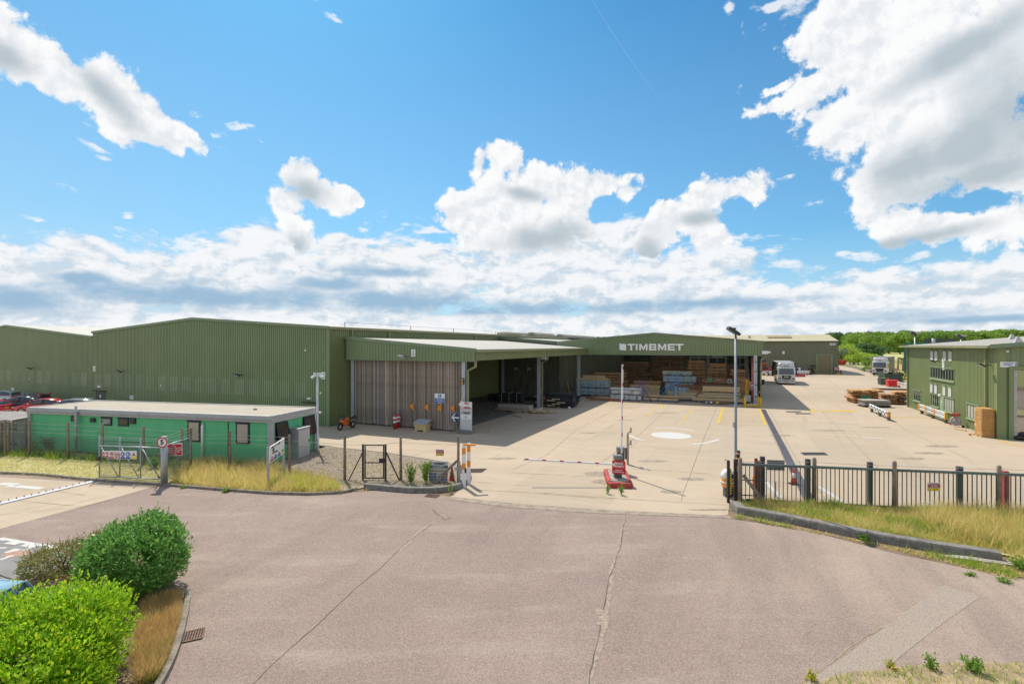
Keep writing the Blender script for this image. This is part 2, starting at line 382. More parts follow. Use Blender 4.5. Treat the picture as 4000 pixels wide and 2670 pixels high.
def road_mat():
    """worn pinkish chippings: stone speckle, paler wheel tracks, dark oil patches"""
    m = bpy.data.materials.new('road_asphalt'); m.use_nodes = True; m.node_tree.nodes.clear(); N = NT(m.node_tree)
    tc = N.new('ShaderNodeTexCoord'); v = tc.outputs['Object']
    big = N.noise(v, .16, 6, .62); tr = N.noise(N.mapping(N.mapping(v, rot=(0, 0, R(-2))), sc=(.3, 1.5, 1)), .55, 7, .66)
    sp = N.voro(v, 48, 0, .5, out=1); gr = N.noise(v, 60, 3, .7)
    c = N.mix(N.ramp(big, .36, .66), (.232, .163, .140, 1), (.31, .225, .192, 1))
    c = N.mix(N.m('MULTIPLY', N.ramp(tr, .48, .7), .55), c, (.45, .365, .305, 1))
    c = N.mix(N.m('MULTIPLY', N.ramp(N.noise(v, .38, 8, .72), .54, .70), .5), c, (.155, .12, .108, 1))
    xs = N.new('ShaderNodeSeparateXYZ'); N.put(xs.inputs[0], v)
    du = N.m('ADD', xs.outputs[0], N.m('MULTIPLY', N.m('SUBTRACT', N.noise(v, .3, 6, .65), .5), 16))
    c = N.mix(N.m('MULTIPLY', N.ramp(du, 3, 15), .7), c, (.48, .375, .285, 1))          # dry dust lies over the right hand end
    ws = N.ramp(N.noise(N.mapping(N.mapping(v, rot=(0, 0, R(-68))), sc=(.13, .75, 1)), .55, 6, .6), .47, .66)
    c = N.mix(N.m('MULTIPLY', ws, .6), c, (.185, .135, .118, 1))                          # tyre darkened lanes
    s = N.new('ShaderNodeSeparateColor'); N.put(s.inputs[0], sp)
    c = N.mix(.42, c, N.mix(s.outputs[0], (.13, .10, .088, 1), (.52, .42, .36, 1)))
    c = N.mix(N.m('MULTIPLY', N.ramp(gr, .45, .7), .35), c, (.16, .13, .12, 1))
    b = N.new('ShaderNodeBsdfPrincipled'); N.put(b.inputs[0], c); b.inputs['Roughness'].default_value = .9; b.inputs['Specular IOR Level'].default_value = .25
    bn = N.new('ShaderNodeBump'); bn.inputs['Distance'].default_value = .008; N.put(bn.inputs['Height'], gr); N.put(b.inputs['Normal'], bn.outputs[0])
    o = N.new('ShaderNodeOutputMaterial'); N.put(o.inputs[0], b.outputs[0]); return m
M_conc, M_road = concrete_mat(), road_mat()
M_tarmac = mat('car_park_tarmac', (.26,.25,.245), .9, var=.14, scale=.5, bump=.006, bscale=50, spots=.4, spotcol=(.16,.155,.15), spotscale=.6)
M_soil = mat('dry_soil', (.24,.165,.10), .95, var=.22, scale=1.6, bump=.03, bscale=14, spots=.6, spotcol=(.36,.28,.17), spotscale=2.5)
M_gravel = mat('gravel', (.42,.34,.25), .95, var=.22, scale=7, bump=.03, bscale=22, spots=.7, spotcol=(.14,.11,.08), spotscale=9)
M_turf = mat('dry_turf', (.58,.49,.25), .95, var=.2, scale=2.2, bump=.04, bscale=16, col2=(.36,.35,.13), spots=.5, spotcol=(.66,.55,.32), spotscale=3)
M_field = mat('hay_meadow', (.34,.33,.12), .95, var=.12, scale=.03, col2=(.26,.29,.09), spots=.3, spotcol=(.40,.33,.15), spotscale=.02)
M_kerb = mat('old_kerb_concrete', (.27,.235,.19), .9, var=.2, scale=3, bump=.012, bscale=25, spots=.75, spotcol=(.14,.12,.10), spotscale=4)
M_kerb2 = mat('lichen_kerb_concrete', (.23,.215,.19), .9, var=.2, scale=4, bump=.012, bscale=25, spots=.85, spotcol=(.46,.44,.39), spotscale=11)
M_yellow = mat('worn_yellow_paint', (.62,.42,.05), .8, var=.1, scale=4, spots=.7, spotcol=(.45,.36,.24), spotscale=3)
M_white_p = mat('worn_white_paint', (.56,.55,.53), .8, var=.06, scale=4, spots=.6, spotcol=(.45,.38,.30), spotscale=2.5)
M_joint = mat('joint_sealant', (.22,.175,.135), .9, var=.25, scale=2)
M_crack = mat('crack_dirt', (.15,.115,.095), .95, var=.25, scale=3)
M_iron = mat('rusty_iron', (.23,.14,.10), .8, .3, var=.25, scale=9)
M_black = mat('black_void', (.012,.012,.012), .9, var=.1)

flat('soil_base', [(-75,36),(-75,-30),(60,-30),(60,36)], -.012, M_soil)
flat('ground', [(-6000,-200),(6000,-200),(6000,9000),(-6000,9000)], -.04, M_field)
flat('road', [(-60,30),(-60,-20),(60,-20),(60,18.0), G(3990,2250), G(3300,2080), G(2844,2016), G(2330,1990), G(2000,1966), G(1762,1940), G(1600,1905), G(1340,1925), G(1050,1927), G(640,1892), G(300,1868), G(0,1846)], 0, M_road)
# the yard and the floor of the buildings: one concrete sheet that runs away behind everything
yard = [G(1762,1938), G(2000,1964), G(2330,1988), G(2844,2014), G(2848,1966), G(3000,1956), G(3375,1980), G(3960,2003), (40,20), (70,40), W(45,72), W(37,110), W(44,190), W(-130,190), W(-130,25), (-75,38), (-46,36), (-33,35), (-12.7,32.2), G(1245,1739), G(1500,1766), G(1751,1805), G(1782,1815), G(1826,1846), G(1838,1865), G(1812,1900)]
flat('concrete_yard', yard, .004, M_conc)
flat('entrance_apron', [(-36,26.6), G(0,1862), G(300,1880), G(640,1902), G(600,1900), G(425,1950), G(0,2065), (-36,18)], .006, M_conc)
flat('parking_tarmac', [G(0,2104), G(262,2142), G(420,2176), (-11.5,14), (-11,9.5), (-13,3), (-40,3), (-40,20)], .006, M_tarmac)
# verges
flat('left_verge', [(-45,27.6), G(0,1846), G(300,1868), G(640,1892), G(1050,1926), G(1340,1926), G(1400,1910), G(1395,1880), G(1150,1850), (-14.2,28.9), (-32.2,33.1), (-45,36)], .03, M_turf)
flat('gravel_bed', [G(1340,1926), G(1420,1905), G(1650,1912), G(1790,1905), G(1812,1900), G(1838,1865), G(1826,1846), G(1782,1815), G(1751,1805), G(1500,1766), G(1245,1739), (-12.4,34.4), (-13.0,33.2), (-14.1,29), G(1130,1860)], .034, M_gravel)
flat('right_verge', [G(2850,1962), G(3000,1956), G(3375,1980), G(3960,2003), (45,17.5), (45,12), (20,13.3), G(3925,2172), G(3500,2090), G(3200,2040), G(3000,2010), G(2905,1985)], .05, M_turf)
flat('soil_strip', [G(2800,2016), G(2905,1998), G(3060,2026), G(3300,2072), G(3600,2130), G(3900,2186), G(4010,2205), (28,13.2), (28,12.6), G(3990,2260), G(3800,2222), G(3500,2160), G(3180,2078), G(2960,2040)], .008, M_soil)
flat('near_verge', [G(3110,2690), G(3250,2640), G(3330,2622), G(3500,2605), G(3700,2590), G(4010,2585), (20,9), (20,2), (3,2)], .012, mat('sandy_soil', (.44,.33,.21), .95, var=.2, scale=2.5, bump=.03, bscale=18, spots=.6, spotcol=(.30,.24,.11), spotscale=3))
isl = [(715,2320),(712,2400),(700,2455),(682,2520),(655,2590),(612,2672),(540,2790),(420,2990)]
flat('planted_island', [G(*p) for p in isl]+[(-10.5,5.5),(-15,7),(-15,14.5),(-12.4,15.9),(-10.9,15.3), G(690,2300)], .07, M_soil)
flat('road_patch', [G(3690,2285), G(3830,2330), G(3700,2420), G(3570,2520), G(3460,2612), G(3130,2680), G(3330,2540), G(3480,2430), G(3590,2350)], .005, mat('grey_chippings', (.42,.345,.285), .9, var=.25, scale=34, bump=.008, bscale=40, spots=.5, spotcol=(.2,.17,.14), spotscale=12))
flat('stony_threshold', [G(1760,1938), G(2000,1964), G(2330,1988), G(2848,2014), G(2860,2024), G(2330,2004), G(2000,1982), G(1745,1950)], .009, mat('rubbed_concrete', (.36,.29,.23), .9, var=.2, scale=3, bump=.006, spots=.5, spotcol=(.2,.16,.13), spotscale=3))

LN = [0]
def line(mb, pts, w, z, wob=0.):
    """painted or scored line along ground points"""
    P = [V2(p) for p in pts]
    Q = []; LN[0] += 1; z += .0004*(LN[0] % 9)          # no two strokes share a plane
    for a, b in zip(P, P[1:]):
        n = max(1, int((b-a).length/.25)) if wob else 1
        Q += [a.lerp(b, i/n) for i in range(n)]
    Q.append(P[-1])
    if wob:
        ph = random.random()*9; t = 0
        for i in range(1, len(Q)-1):
            t += (random.random()-.5)*wob; t *= .93
            d = (Q[i+1]-Q[i-1]).normalized(); Q[i] = Q[i]+Vector((-d.y, d.x, 0))*t
    L = []
    for i, p in enumerate(Q):
        d = (Q[min(i+1, len(Q)-1)]-Q[max(i-1, 0)]).normalized(); n = Vector((-d.y, d.x, 0))*w/2*(random.uniform(.5, 1.4) if wob else 1)
        L += [(p.x+n.x, p.y+n.y, z), (p.x-n.x, p.y-n.y, z)]
    return mb.add(L, [(2*i, 2*i+1, 2*i+3, 2*i+2) for i in range(len(Q)-1)])
j = MB()
for pts in ([(1245,1790),(1560,1725),(1770,1690)], [(1560,1800),(1640,1770),(1950,1690)], [(2000,1834),(2135,1778),(2250,1680),(2460,1569)], [(2330,1820),(2500,1695),(2620,1583)], [(2660,1955),(2730,1760),(2800,1590)],
            [(3060,1476),(3200,1595),(3360,1755),(3430,1830)], [(3205,1470),(3420,1600),(3560,1690),(3800,1800)], [(3080,1480),(3240,1560),(3300,1600)],
            [(1990,1845),(2320,1862)], [(1850,1785),(1905,1794),(1960,1772)], [(1820,1878),(2050,1897)], [(1790,1908),(2080,1925),(2330,1945)], [(2120,1924),(2370,1944),(2836,1972)], [(2965,1590),(3060,1790),(3150,1952)], [(2998,1590),(3110,1790),(3230,1960)],
            [(3090,1610),(3500,1655),(3860,1690)], [(2460,1830),(2780,1850)], [(2480,1738),(2790,1768)], [(40,1890),(330,1935)], [(75,1955),(290,1975)]):
    line(j, PXP(pts), .022, .010, .02)
struct(j, 'expansion_joints', M_joint)
k = MB()
for pts, w in (([(1730,2010),(1600,2110),(1440,2250),(1250,2420),(1060,2590),(960,2690)], .018), ([(2445,2000),(2425,2130),(2380,2260),(2352,2420),(2330,2560),(2300,2690)], .03), ([(0,2010),(290,1985),(430,1952)], .02),
               ([(1690,1990),(1740,2030),(1760,2020)], .03)):
    line(k, PXP(pts), w, .006, .05)
struct(k, 'road_cracks', M_crack)
k = MB(); line(k, PXP([(2448,1998),(2428,2130),(2384,2260),(2357,2420),(2334,2560),(2304,2690)]), .13, .004, .10); line(k, PXP([(2350,2380),(2345,2440)]), .22, .0045, .08); line(k, PXP([(1733,2008),(1604,2108),(1560,2150)]), .16, .004, .1); struct(k, 'crumbled_joint', mat('crumbled_joint_dust', (.40,.32,.255), .95, var=.25, scale=8, spots=.8, spotcol=(.25,.19,.16), spotscale=5))
k = MB(); line(k, PXP([(3590,2350),(3480,2430),(3330,2540),(3120,2685)]), .016, .006, .07)
struct(k, 'trench_seams', mat('dry_moss', (.50,.39,.24), .95, var=.25, scale=4, spots=.8, spotcol=(.30,.25,.21), spotscale=1.5))
# paint on the yard
c0 = G(2621,1700); k = MB(); k.poly([(c0.x+1.5*math.cos(t*math.pi/20), c0.y+1.5*math.sin(t*math.pi/20), .012) for t in range(40)]); struct(k, 'roundabout_dot', M_white_p)
k = MB()
for pts in ([(2558,1671),(2620,1671),(2680,1676),(2715,1683)], [(2446,1695),(2470,1706),(2500,1717),(2518,1720)], [(2706,1735),(2750,1731),(2790,1722),(2808,1715)]): line(k, PXP(pts), .28, .012)
struct(k, 'roundabout_arrows', M_white_p)
k = MB()
for a, b in (((2580,1593),(2588,1582)), ((2522,1622),(2534,1614)), ((2508,1633),(2512,1630)), ((2675,1634),(2686,1622)), ((2692,1612),(2704,1600)), ((2552,1600),(2562,1592)), ((2710,1590),(2714,1586)), ((2668,1644),(2671,1641)), ((2575,1582),(2580,1579)), ((2452,1576),(2457,1573))): line(k, PXP((a, b)), .22, .012)
struct(k, 'lane_dashes', M_yellow)
k = MB(); line(k, PXP([(2806,1653),(2824,1591)]), .24, .012); line(k, PXP([(2990,1660),(2967,1596)]), .22, .012); line(k, PXP([(2806,1655),(2990,1662)]), .1, .012); line(k, PXP([(2824,1591),(2967,1598)]), .1, .012)
for i in range(1, 9):
    f = i/9; line(k, PXP([(2824-18*f, 1591+62*f), (2967+23*f, 1598+52*f+6)]), .07, .012)
struct(k, 'loading_bay_hatching', M_yellow)
k = MB(); line(k, PXP([(3472,1627),(3600,1632),(3640,1633)]), .22, .012); line(k, PXP([(3900,1718),(3960,1737),(4030,1752)]), .2, .012); line(k, PXP([(3205,1610),(3240,1611)]), .2, .012); line(k, PXP([(3304,1611),(3344,1612)]), .2, .012)
struct(k, 'yellow_lines', M_yellow)
k = MB()
for px, dx, py in ((3160,8,1601),(3170,0,1605),(3182,-6,1604),(3216,10,1605),(3246,12,1604),(3262,12,1605),(3278,10,1604),(3292,10,1604),(3308,8,1605),(3324,8,1604),(3332,-6,1604)):
    line(k, PXP([(px-dx/2, py-3.2), (px+dx/2, py+3.2)]), .3, .012)
struct(k, 'faded_ground_lettering', M_yellow)
k = MB(); line(k, PXP([(3370,1709),(3448,1712)]), .3, .012); line(k, PXP([(3600,1955),(3780,2000)]), .25, .010); line(k, PXP([(2990,1880),(3060,1952)]), .2, .010); line(k, PXP([(3200,1900),(3310,1970)]), .2, .010)
line(k, PXP([(0,1888),(60,1891),(30,1901)]), .4, .010); line(k, PXP([(60,1898),(165,1907)]), .35, .010)
struct(k, 'white_lines', M_white_p)
k = MB(); line(k, PXP([(3260,1611),(3320,1619),(3400,1624)]), .9, .0115); line(k, PXP([(3240,1650),(3350,1656)]), .5, .0115)
struct(k, 'chalky_scuffs', mat('pale_scuff', (.50,.43,.36), .9, var=.2, scale=1))
k = MB(); line(k, PXP([(0,2102),(120,2122),(262,2142)]), .16, .012)
for a, b in (((0,2110),(16,2105)), ((35,2116),(80,2121)), ((98,2125),(150,2132)), ((0,2142),(12,2137)), ((35,2150),(65,2152)), ((170,2138),(215,2144))): line(k, PXP((a, b)), .34, .011)
line(k, PXP([(0,2187),(50,2168)]), .14, .011); line(k, PXP([(90,2150),(140,2130)]), .12, .011)
struct(k, 'parking_markings', M_white_p)
k = MB(); c1 = G(68,2162); k.poly([(c1.x+.42*math.cos(t*math.pi/12), c1.y+.28*math.sin(t*math.pi/12), .0115) for t in range(24)]); struct(k, 'orange_spray_mark', mat('orange_spray', (.48,.29,.22), .9, var=.2, scale=9, spots=.8, spotcol=(.3,.28,.27), spotscale=9))
# drain channel and gullies
def gully(name, c, ax, ay, n, label, m=None):
    """iron grating let into the ground: frame and bars"""
    t = thing(name, label, 'drain grating', (c.x, c.y, .0)); c = Vector((0,0,0)); ax, ay = V2(ax), V2(ay); m = m or M_iron
    k = MB(); k.poly([c-ax-ay+Vector((0,0,.012)), c+ax-ay+Vector((0,0,.012)), c+ax+ay+Vector((0,0,.012)), c-ax+ay+Vector((0,0,.012))]); k.build('pit', M_black, t)
    f = MB(); up = Vector((0,0,.02))
    for a, b in ((-ax-ay, ax-ay), (ax-ay, ax+ay), (ax+ay, -ax+ay), (-ax+ay, -ax-ay)): f.bar(c+a+up, c+b+up, .035, .02)
    f.build('frame', m, t)
    for i in range(1, n):
        q = MB(); o = ax*(2*i/n-1); q.bar(o-ay*.93+up, o+ay*.93+up, .03, .018); q.build('bar', m, t)
    return t
gully('drain_grating', G(752,2482), (G(799,2453)-G(716,2471))*.5, (G(702,2512)-G(716,2471))*.5, 8, 'rusty drain grating in the road beside the planted island')
gully('drain_grating', G(1689,1936), (.27,-.1,0), (.06,.2,0), 6, 'small rusty drain grating at the foot of the curved kerb by the site safety board')
gully('drain_grating', G(1855,1838), (.5,.02,0), (.12,.4,0), 8, 'drain grating in the yard concrete just inside the orange and white gate posts')
gully('drain_grating', G(3180,1772), (.75,0,0), (.1,.35,0), 9, 'dark square grating in the yard behind the sliding gate', mat('grey_iron', (.16,.15,.16), .7, .4, var=.2, scale=6))
gully('drain_grating', G(3100,1608), (.75,0,0), (.1,.3,0), 6, 'left one of two small gratings beyond the end of the shed shadow', MATS['grey_iron'])
gully('drain_grating', G(3137,1615), (.75,0,0), (.1,.3,0), 6, 'right one of two small gratings beyond the end of the shed shadow', MATS['grey_iron'])
dl = PXP([(2981,1598),(3060,1752),(3093,1820),(3130,1890),(3168,1968)])
t = thing('channel_drain', 'long slotted drainage channel crossing the yard towards the sliding gate', 'drainage channel', (dl[0].x, dl[0].y, 0)); k = MB((dl[0].x, dl[0].y))
line(k, dl, .46, .012); k.build('grating', mat('channel_iron', (.17,.155,.18), .6, .5, var=.25, scale=5, stretch=(1,1,1)), t)
k = MB((dl[0].x, dl[0].y)); D = [V2(p) for p in dl]; n = 0
for a, b in zip(D, D[1:]):
    d = (b-a); L = d.length; d /= L; nn = Vector((-d.y, d.x, 0))
    for i in range(int(L/.12)):
        p = a+d*(i*.12+.06); k.box((p.x, p.y, .016), (.02, .40, .012), math.atan2(d.y, d.x)); n += 1
k.build('slot_bars', mat('channel_bar', (.30,.28,.31), .6, .5, var=.2), t, kind='stuff')
# old spills and dirt on the concrete, each its own ragged shape
st_ = MB()
for px, py, w, h in ((3680,1742,1.1,.35),(3632,1769,1.0,.3),(3560,1790,.8,.3),(3420,1668,1.2,.3),(2340,1850,.8,.5),(2360,1880,.6,.4),(2300,1690,.7,.2),(2550,1800,.9,.25),(2120,1640,1.1,.3),(2700,1870,.7,.3),(1960,1790,.8,.3),(3240,1680,1.4,.3),(3050,1700,.9,.3),(2440,1640,.9,.25),(2620,1920,.5,.25),(2780,1990,.9,.12),(2600,1612,1.2,.3),(3480,1590,1.3,.4)):
    c = G(px, py); LN[0] += 1; n = 22; ph = random.random()*6; st_.poly([(c.x+w*math.cos(2*math.pi*i/n)*(1+.35*math.sin(3*i+ph)*random.random()), c.y+h*math.sin(2*math.pi*i/n)*(1+.35*math.sin(2*i+ph)*random.random()), .0095+.0004*(LN[0] % 5)) for i in range(n)])
struct(st_, 'oil_stains', mat('oily_concrete', (.36,.295,.225), .85, var=.2, scale=3, spots=.7, spotcol=(.44,.355,.27), spotscale=2))
# one way tyre spikes across the left entrance
s0, s1 = G(-70,1984), G(362,1881); t = thing('spike_strip', 'pale steel strip of tyre spikes laid across the concrete at the left edge', 'tyre spikes', s0, math.atan2(s1.y-s0.y, s1.x-s0.x)); Ls_ = (s1-s0).length
MB().bx(0, Ls_, -.2, .12, .008, .05).build('plate', mat('spike_plate', (.55,.55,.60), .5, .2, var=.06, scale=3), t)
n = int(Ls_/.28)
for i in range(n): x = .1+i*.28; k = MB(); k.add([(x-.03,.07,.05), (x+.03,.07,.05), (x+.01,.07,.12), (x-.03,.09,.05), (x+.03,.09,.05), (x+.01,.09,.12)], [(0,1,2),(5,4,3),(0,2,5,3),(1,4,5,2)]); k.build('spike', M_iron, t)
# kerbs: each stone is a piece
def kerb(name, pts, h, w, L, m, rnd=0., z=0.):
    root = bpy.data.objects.new(name, None); COL.objects.link(root); root['kind'] = 'structure'
    P = [V2(p) for p in pts]; root.location = P[0]; D = [0]
    for a, b in zip(P, P[1:]): D.append(D[-1]+(b-a).length)
    def at(s):
        for i in range(len(P)-1):
            if s <= D[i+1] or i == len(P)-2: return P[i].lerp(P[i+1], (s-D[i])/(D[i+1]-D[i]))
    n = max(1, round(D[-1]/L))
    for i in range(n):
        s0, s1 = D[-1]*i/n+.006, D[-1]*(i+1)/n-.006; secs = []
        for s in (s0, (s0+s1)/2, s1):
            p = at(s); d = (at(min(s+.1, D[-1]))-at(max(s-.1, 0))).normalized(); q = Vector((-d.y, d.x, 0))
            prof = [(-.03,0),(0,h-rnd),(rnd*.35,h-rnd*.25),(rnd*1.1,h),(w-rnd*.6,h-.01),(w-rnd*.2,h-rnd*.3),(w,h-rnd),(w,0)] if rnd else [(0,0),(.012,h),(w,h),(w,0)]
            secs.append([p+q*a+Vector((0,0,z+b)) for a, b in prof])
        k = MB((P[0].x, P[0].y)); k.loft(secs, smooth=False); k.build('kerb_stone', m, root)
    return root
kerb('verge_kerb', [(-44,27.2)]+PXP([(0,1850),(150,1857),(300,1872),(450,1884),(640,1897),(850,1915),(1050,1930),(1200,1934),(1340,1928),(1395,1912)]), .11, .14, 1.2, M_kerb)
kerb('gate_kerb', PXP([(1420,1908),(1500,1916),(1600,1925),(1700,1924),(1760,1918),(1808,1906),(1836,1880),(1840,1860),(1830,1846)]), .24, .3, .95, M_kerb2, .05)
kerb('high_kerb', PXP([(2852,1980),(2858,1996),(2890,2010),(2960,2022),(3080,2044),(3300,2092),(3500,2130),(3700,2164),(3915,2196)]), .30, .40, 1.8, M_kerb2, .08)
kerb('island_kerb', [G(718,2316), G(722,2340)]+[G(*p) for p in isl[1:]], .12, .14, .9, M_kerb)
kerb('stable_kerb', PXP([(1245,1742),(1500,1769),(1751,1808)]), .05, .07, 1.0, M_kerb)
# ------------------------------------------------------------------ buildings
M_green = mat('green_cladding', (.21,.265,.14), .45, var=.06, scale=.35, col2=(.18,.235,.12), spots=.25, spotcol=(.10,.125,.07), spotscale=.5, spec=.4)
M_olive = mat('olive_cladding', (.20,.235,.10), .45, var=.08, scale=.4, spots=.3, spotcol=(.09,.11,.05), spotscale=.5)
M_shop = mat('workshop_cladding', (.205,.26,.11), .45, var=.06, scale=.4, spots=.2, spotcol=(.12,.15,.07), spotscale=.8)
M_fargreen = mat('far_cladding', (.185,.19,.12), .55, var=.06, scale=.3, spots=.2, spotcol=(.09,.09,.06), spotscale=.4)
M_trim = mat('green_trim', (.20,.27,.17), .4, var=.06, scale=1)
M_trim2 = mat('olive_trim', (.26,.27,.14), .45, var=.08, scale=1)
M_roofw = mat('pale_roof_sheet', (.42,.395,.35), .6, var=.06, scale=.5, stretch=(.2,1.5,1), spots=.35, spotcol=(.33,.31,.27), spotscale=.4)
M_rooft = mat('tan_roof_sheet', (.46,.41,.26), .6, var=.06, scale=.4, spots=.25, spotcol=(.42,.38,.25), spotscale=.4)
M_roofg = mat('grey_roof_felt', (.42,.37,.30), .85, var=.08, scale=1.2, stretch=(.6,3,1), spots=.5, spotcol=(.50,.43,.33), spotscale=.7)
M_fascia = mat('grey_fascia', (.42,.42,.42), .55, var=.08, scale=3, stretch=(1,1,3), spots=.35, spotcol=(.25,.24,.22), spotscale=2)
M_galv = mat('galvanised_steel', (.44,.47,.50), .45, .55, var=.12, scale=5, spots=.3, spotcol=(.30,.32,.35), spotscale=4)
M_steel = mat('pale_steel', (.46,.50,.55), .5, .2, var=.08, scale=2, spots=.35, spotcol=(.33,.32,.32), spotscale=1.5)
M_white = mat('white_plastic', (.78,.79,.80), .4, var=.03)
M_dark = mat('black_plastic', (.025,.026,.028), .45, var=.1)
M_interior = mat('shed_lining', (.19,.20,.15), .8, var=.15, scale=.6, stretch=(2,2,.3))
M_darkclad = mat('dark_boarding', (.15,.155,.115), .75, var=.25, scale=1.2, stretch=(3,3,.4), spots=.4, spotcol=(.05,.05,.04), spotscale=.8)  # dark boarding with darker blotches
M_oldwood = mat('weathered_slat', (.37,.30,.255), .85, var=.2, scale=2.5, stretch=(6,6,.5), rnd=.32, spots=.4, spotcol=(.28,.18,.13), spotscale=1)
M_glassd = glass('dark_glass')
M_redp = mat('red_paint', (.50,.035,.03), .45, var=.1, scale=4)
M_yel = mat('yellow_paint', (.72,.44,.02), .5, var=.08, scale=4)
M_org = mat('orange_paint', (.80,.30,.03), .5, var=.05)
M_bluep = mat('blue_paint', (.03,.10,.42), .5, var=.1)
M_blk = mat('black_print', (.02,.02,.022), .6, var=.02)
M_floor = mat('dirty_shade_floor', (.165,.15,.135), .9, var=.2, scale=.9, spots=.6, spotcol=(.09,.082,.075), spotscale=.7)  # floor dirt, with the shade under the roofs painted into its dark tone

A0 = 32.5
# ---- the long warehouse with the wide gable
wh = site('warehouse', 'long green metal warehouse with the wide low gable behind the bright green cabin', 'warehouse', -31.8, A0)
o = (-31.8, A0); RW = -31.8; RL = -67.2; RR = -49.5
def gz(u):   # gable height along the front, left to right
    r = RL+(RW-RL)*u; return 9.63-abs(r-RR)/17.7*1.12
MB(o).clad((RL, A0), (RW, A0), 0, gz, .25, .055).build('gable_wall', M_green, wh)
MB(o).clad((RW, A0), (RW, 98), 0, 8.5, .25, .055).build('side_wall', M_olive, wh)
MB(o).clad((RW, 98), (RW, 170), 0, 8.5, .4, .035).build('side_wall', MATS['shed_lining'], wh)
MB(o).bx(RL, RW, 169.8, 170, 0, 8.4).build('rear_wall', M_green, wh); MB(o).bx(RL-.1, RL, A0+.1, 169.7, 0, 8.4).build('party_wall', M_green, wh)
k = MB(o); k.slab((RL-.1, A0-.15, 8.5), (RR, A0-.15, 9.66), (RR, 170, 9.66), (RL-.1, 170, 8.5), .08); k.slab((RR, A0-.15, 9.66), (RW+.2, A0-.15, 8.5), (RW+.2, 170, 8.5), (RR, 170, 9.66), .08); k.build('roof', M_roofw, wh)
MB(o).bar((RL-.12, A0-.12, 8.44), (RR, A0-.12, 9.62), .1, .24).build('verge_trim', M_trim, wh); MB(o).bar((RR, A0-.12, 9.62), (RW+.12, A0-.12, 8.47), .1, .24).build('verge_trim', M_trim, wh)
MB(o).bx(RW, RW+.26, A0-.1, 98, 8.33, 8.55).build('gutter', M_trim2, wh); MB(o).bx(RW, RW+.26, 98, 170, 8.4, 8.62).build('gutter', mat('dirty_gutter', (.13,.125,.09), .8, var=.3, scale=1.5), wh)
MB(o).bx(RW-.12, RW+.12, A0-.06, A0+.1, 0, 8.4).build('corner_trim', M_green, wh)
for a in (35.2, 40.5, 58.5, 76, 90):
    k = MB(o); k.bx(RW+.05, RW+.2, a-.08, a+.08, 7.2 if a > 36 else 4.9, 8.35); k.bar((RW+.12, a, 7.2 if a > 36 else 4.9), (RW+.45, a+.3, 6.9 if a > 36 else 4.6), .14); k.build('downpipe', M_trim2, wh)
M_strip = mat('translucent_strip', (.46,.56,.46), .3, var=.12, scale=1.5)
def strips(r, root, org):
    k = MB(org)
    for i in range(5): k.bx(r+i*.25-.02, r+i*.25+.012, A0-.063, A0-.057, 2.26, 3.75)
    k.build('translucent_panel', M_strip, root)
for i in range(17): strips(RW-3.3-1.95*i-.4, wh, o)
k = MB(o)     # roof safety line posts and ridge rooflights beyond
for i, a in enumerate((35, 45, 54, 66, 80)): k.tube([(RW-.5, a, 8.5), (RW-.5, a, 9.05)], .03, 5)
k.tube([(RW-.5, 35, 9.02), (RW-.5, 80, 9.0)], .012, 4); k.build('roof_safety_line', M_dark, wh)
for a, n in ((84, 12), (100, 30), (132, 22)):
    k = MB(o); L = n*.9
    for i in range(n):
        r0 = RW-2.2; secs = []
        for y in (a+i*.9, a+i*.9+.86): secs.append([(r0+1.0*math.cos(t*math.pi/6), y, 8.62+1.0*math.sin(t*math.pi/6)*.75) for t in range(7)])
        k.loft(secs, False)
    k.build('barrel_rooflight', mat('rooflight_ribs', (.33,.30,.20), .5, var=.2, scale=2), wh)
MB(o).bx(RW-3.2, RW-1.2, 72, 80, 8.7, 9.05).build('roof_vent', M_rooft, wh)
def on_front(px, py, a=A0):
    r, Y = RA(px, a); return r, ZZ(py, Y)
def floodlight(r, a, z, label, d=(0,-1), grp='floodlights on the warehouse walls', m=None):
    """black wall floodlight on an arm, facing down and out"""
    t = site('floodlight', label, 'floodlight', r, a, z, 0, grp); d = Vector((d[0], d[1], 0)); s = Vector((-d.y, d.x, 0))
    MB().bar((0,0,0), d*.35+Vector((0,0,.05)), .06).build('arm', M_dark, t)
    k = MB(); c = d*.62+Vector((0,0,.02)); n = (d*.5+Vector((0,0,-.85))).normalized(); u = s.cross(n)
    M = Matrix((s, u, n)).transposed(); k.box(c, (.5,.42,.12), M=M); k.build('housing', m or M_dark, t)
    k = MB(); k.box(c+n*.065, (.42,.34,.012), M=M); k.build('lens', mat('lamp_lens', (.55,.57,.58), .15, var=.05), t)
    return t
r, z = on_front(137, 1438); floodlight(r, A0, z, 'black floodlight high on the left warehouse wall above the parked cars')
r, z = on_front(487, 1450); floodlight(r, A0, z, 'black floodlight on the wide gable to the right of the white sign')
r, z = on_front(948, 1464); floodlight(r, A0, z, 'black floodlight on the wide gable above the right end of the green cabin')
BW, BP, BR = M_white, mat('sign_blue', (.02,.09,.40), .4, var=.03), mat('sign_red', (.55,.015,.025), .4, var=.04)
BY, BG, BS = mat('sign_yellow', (.85,.66,.02), .4, var=.03), mat('sign_green', (.02,.12,.11), .4, var=.05), mat('sign_white', (.80,.81,.80), .4, var=.03)
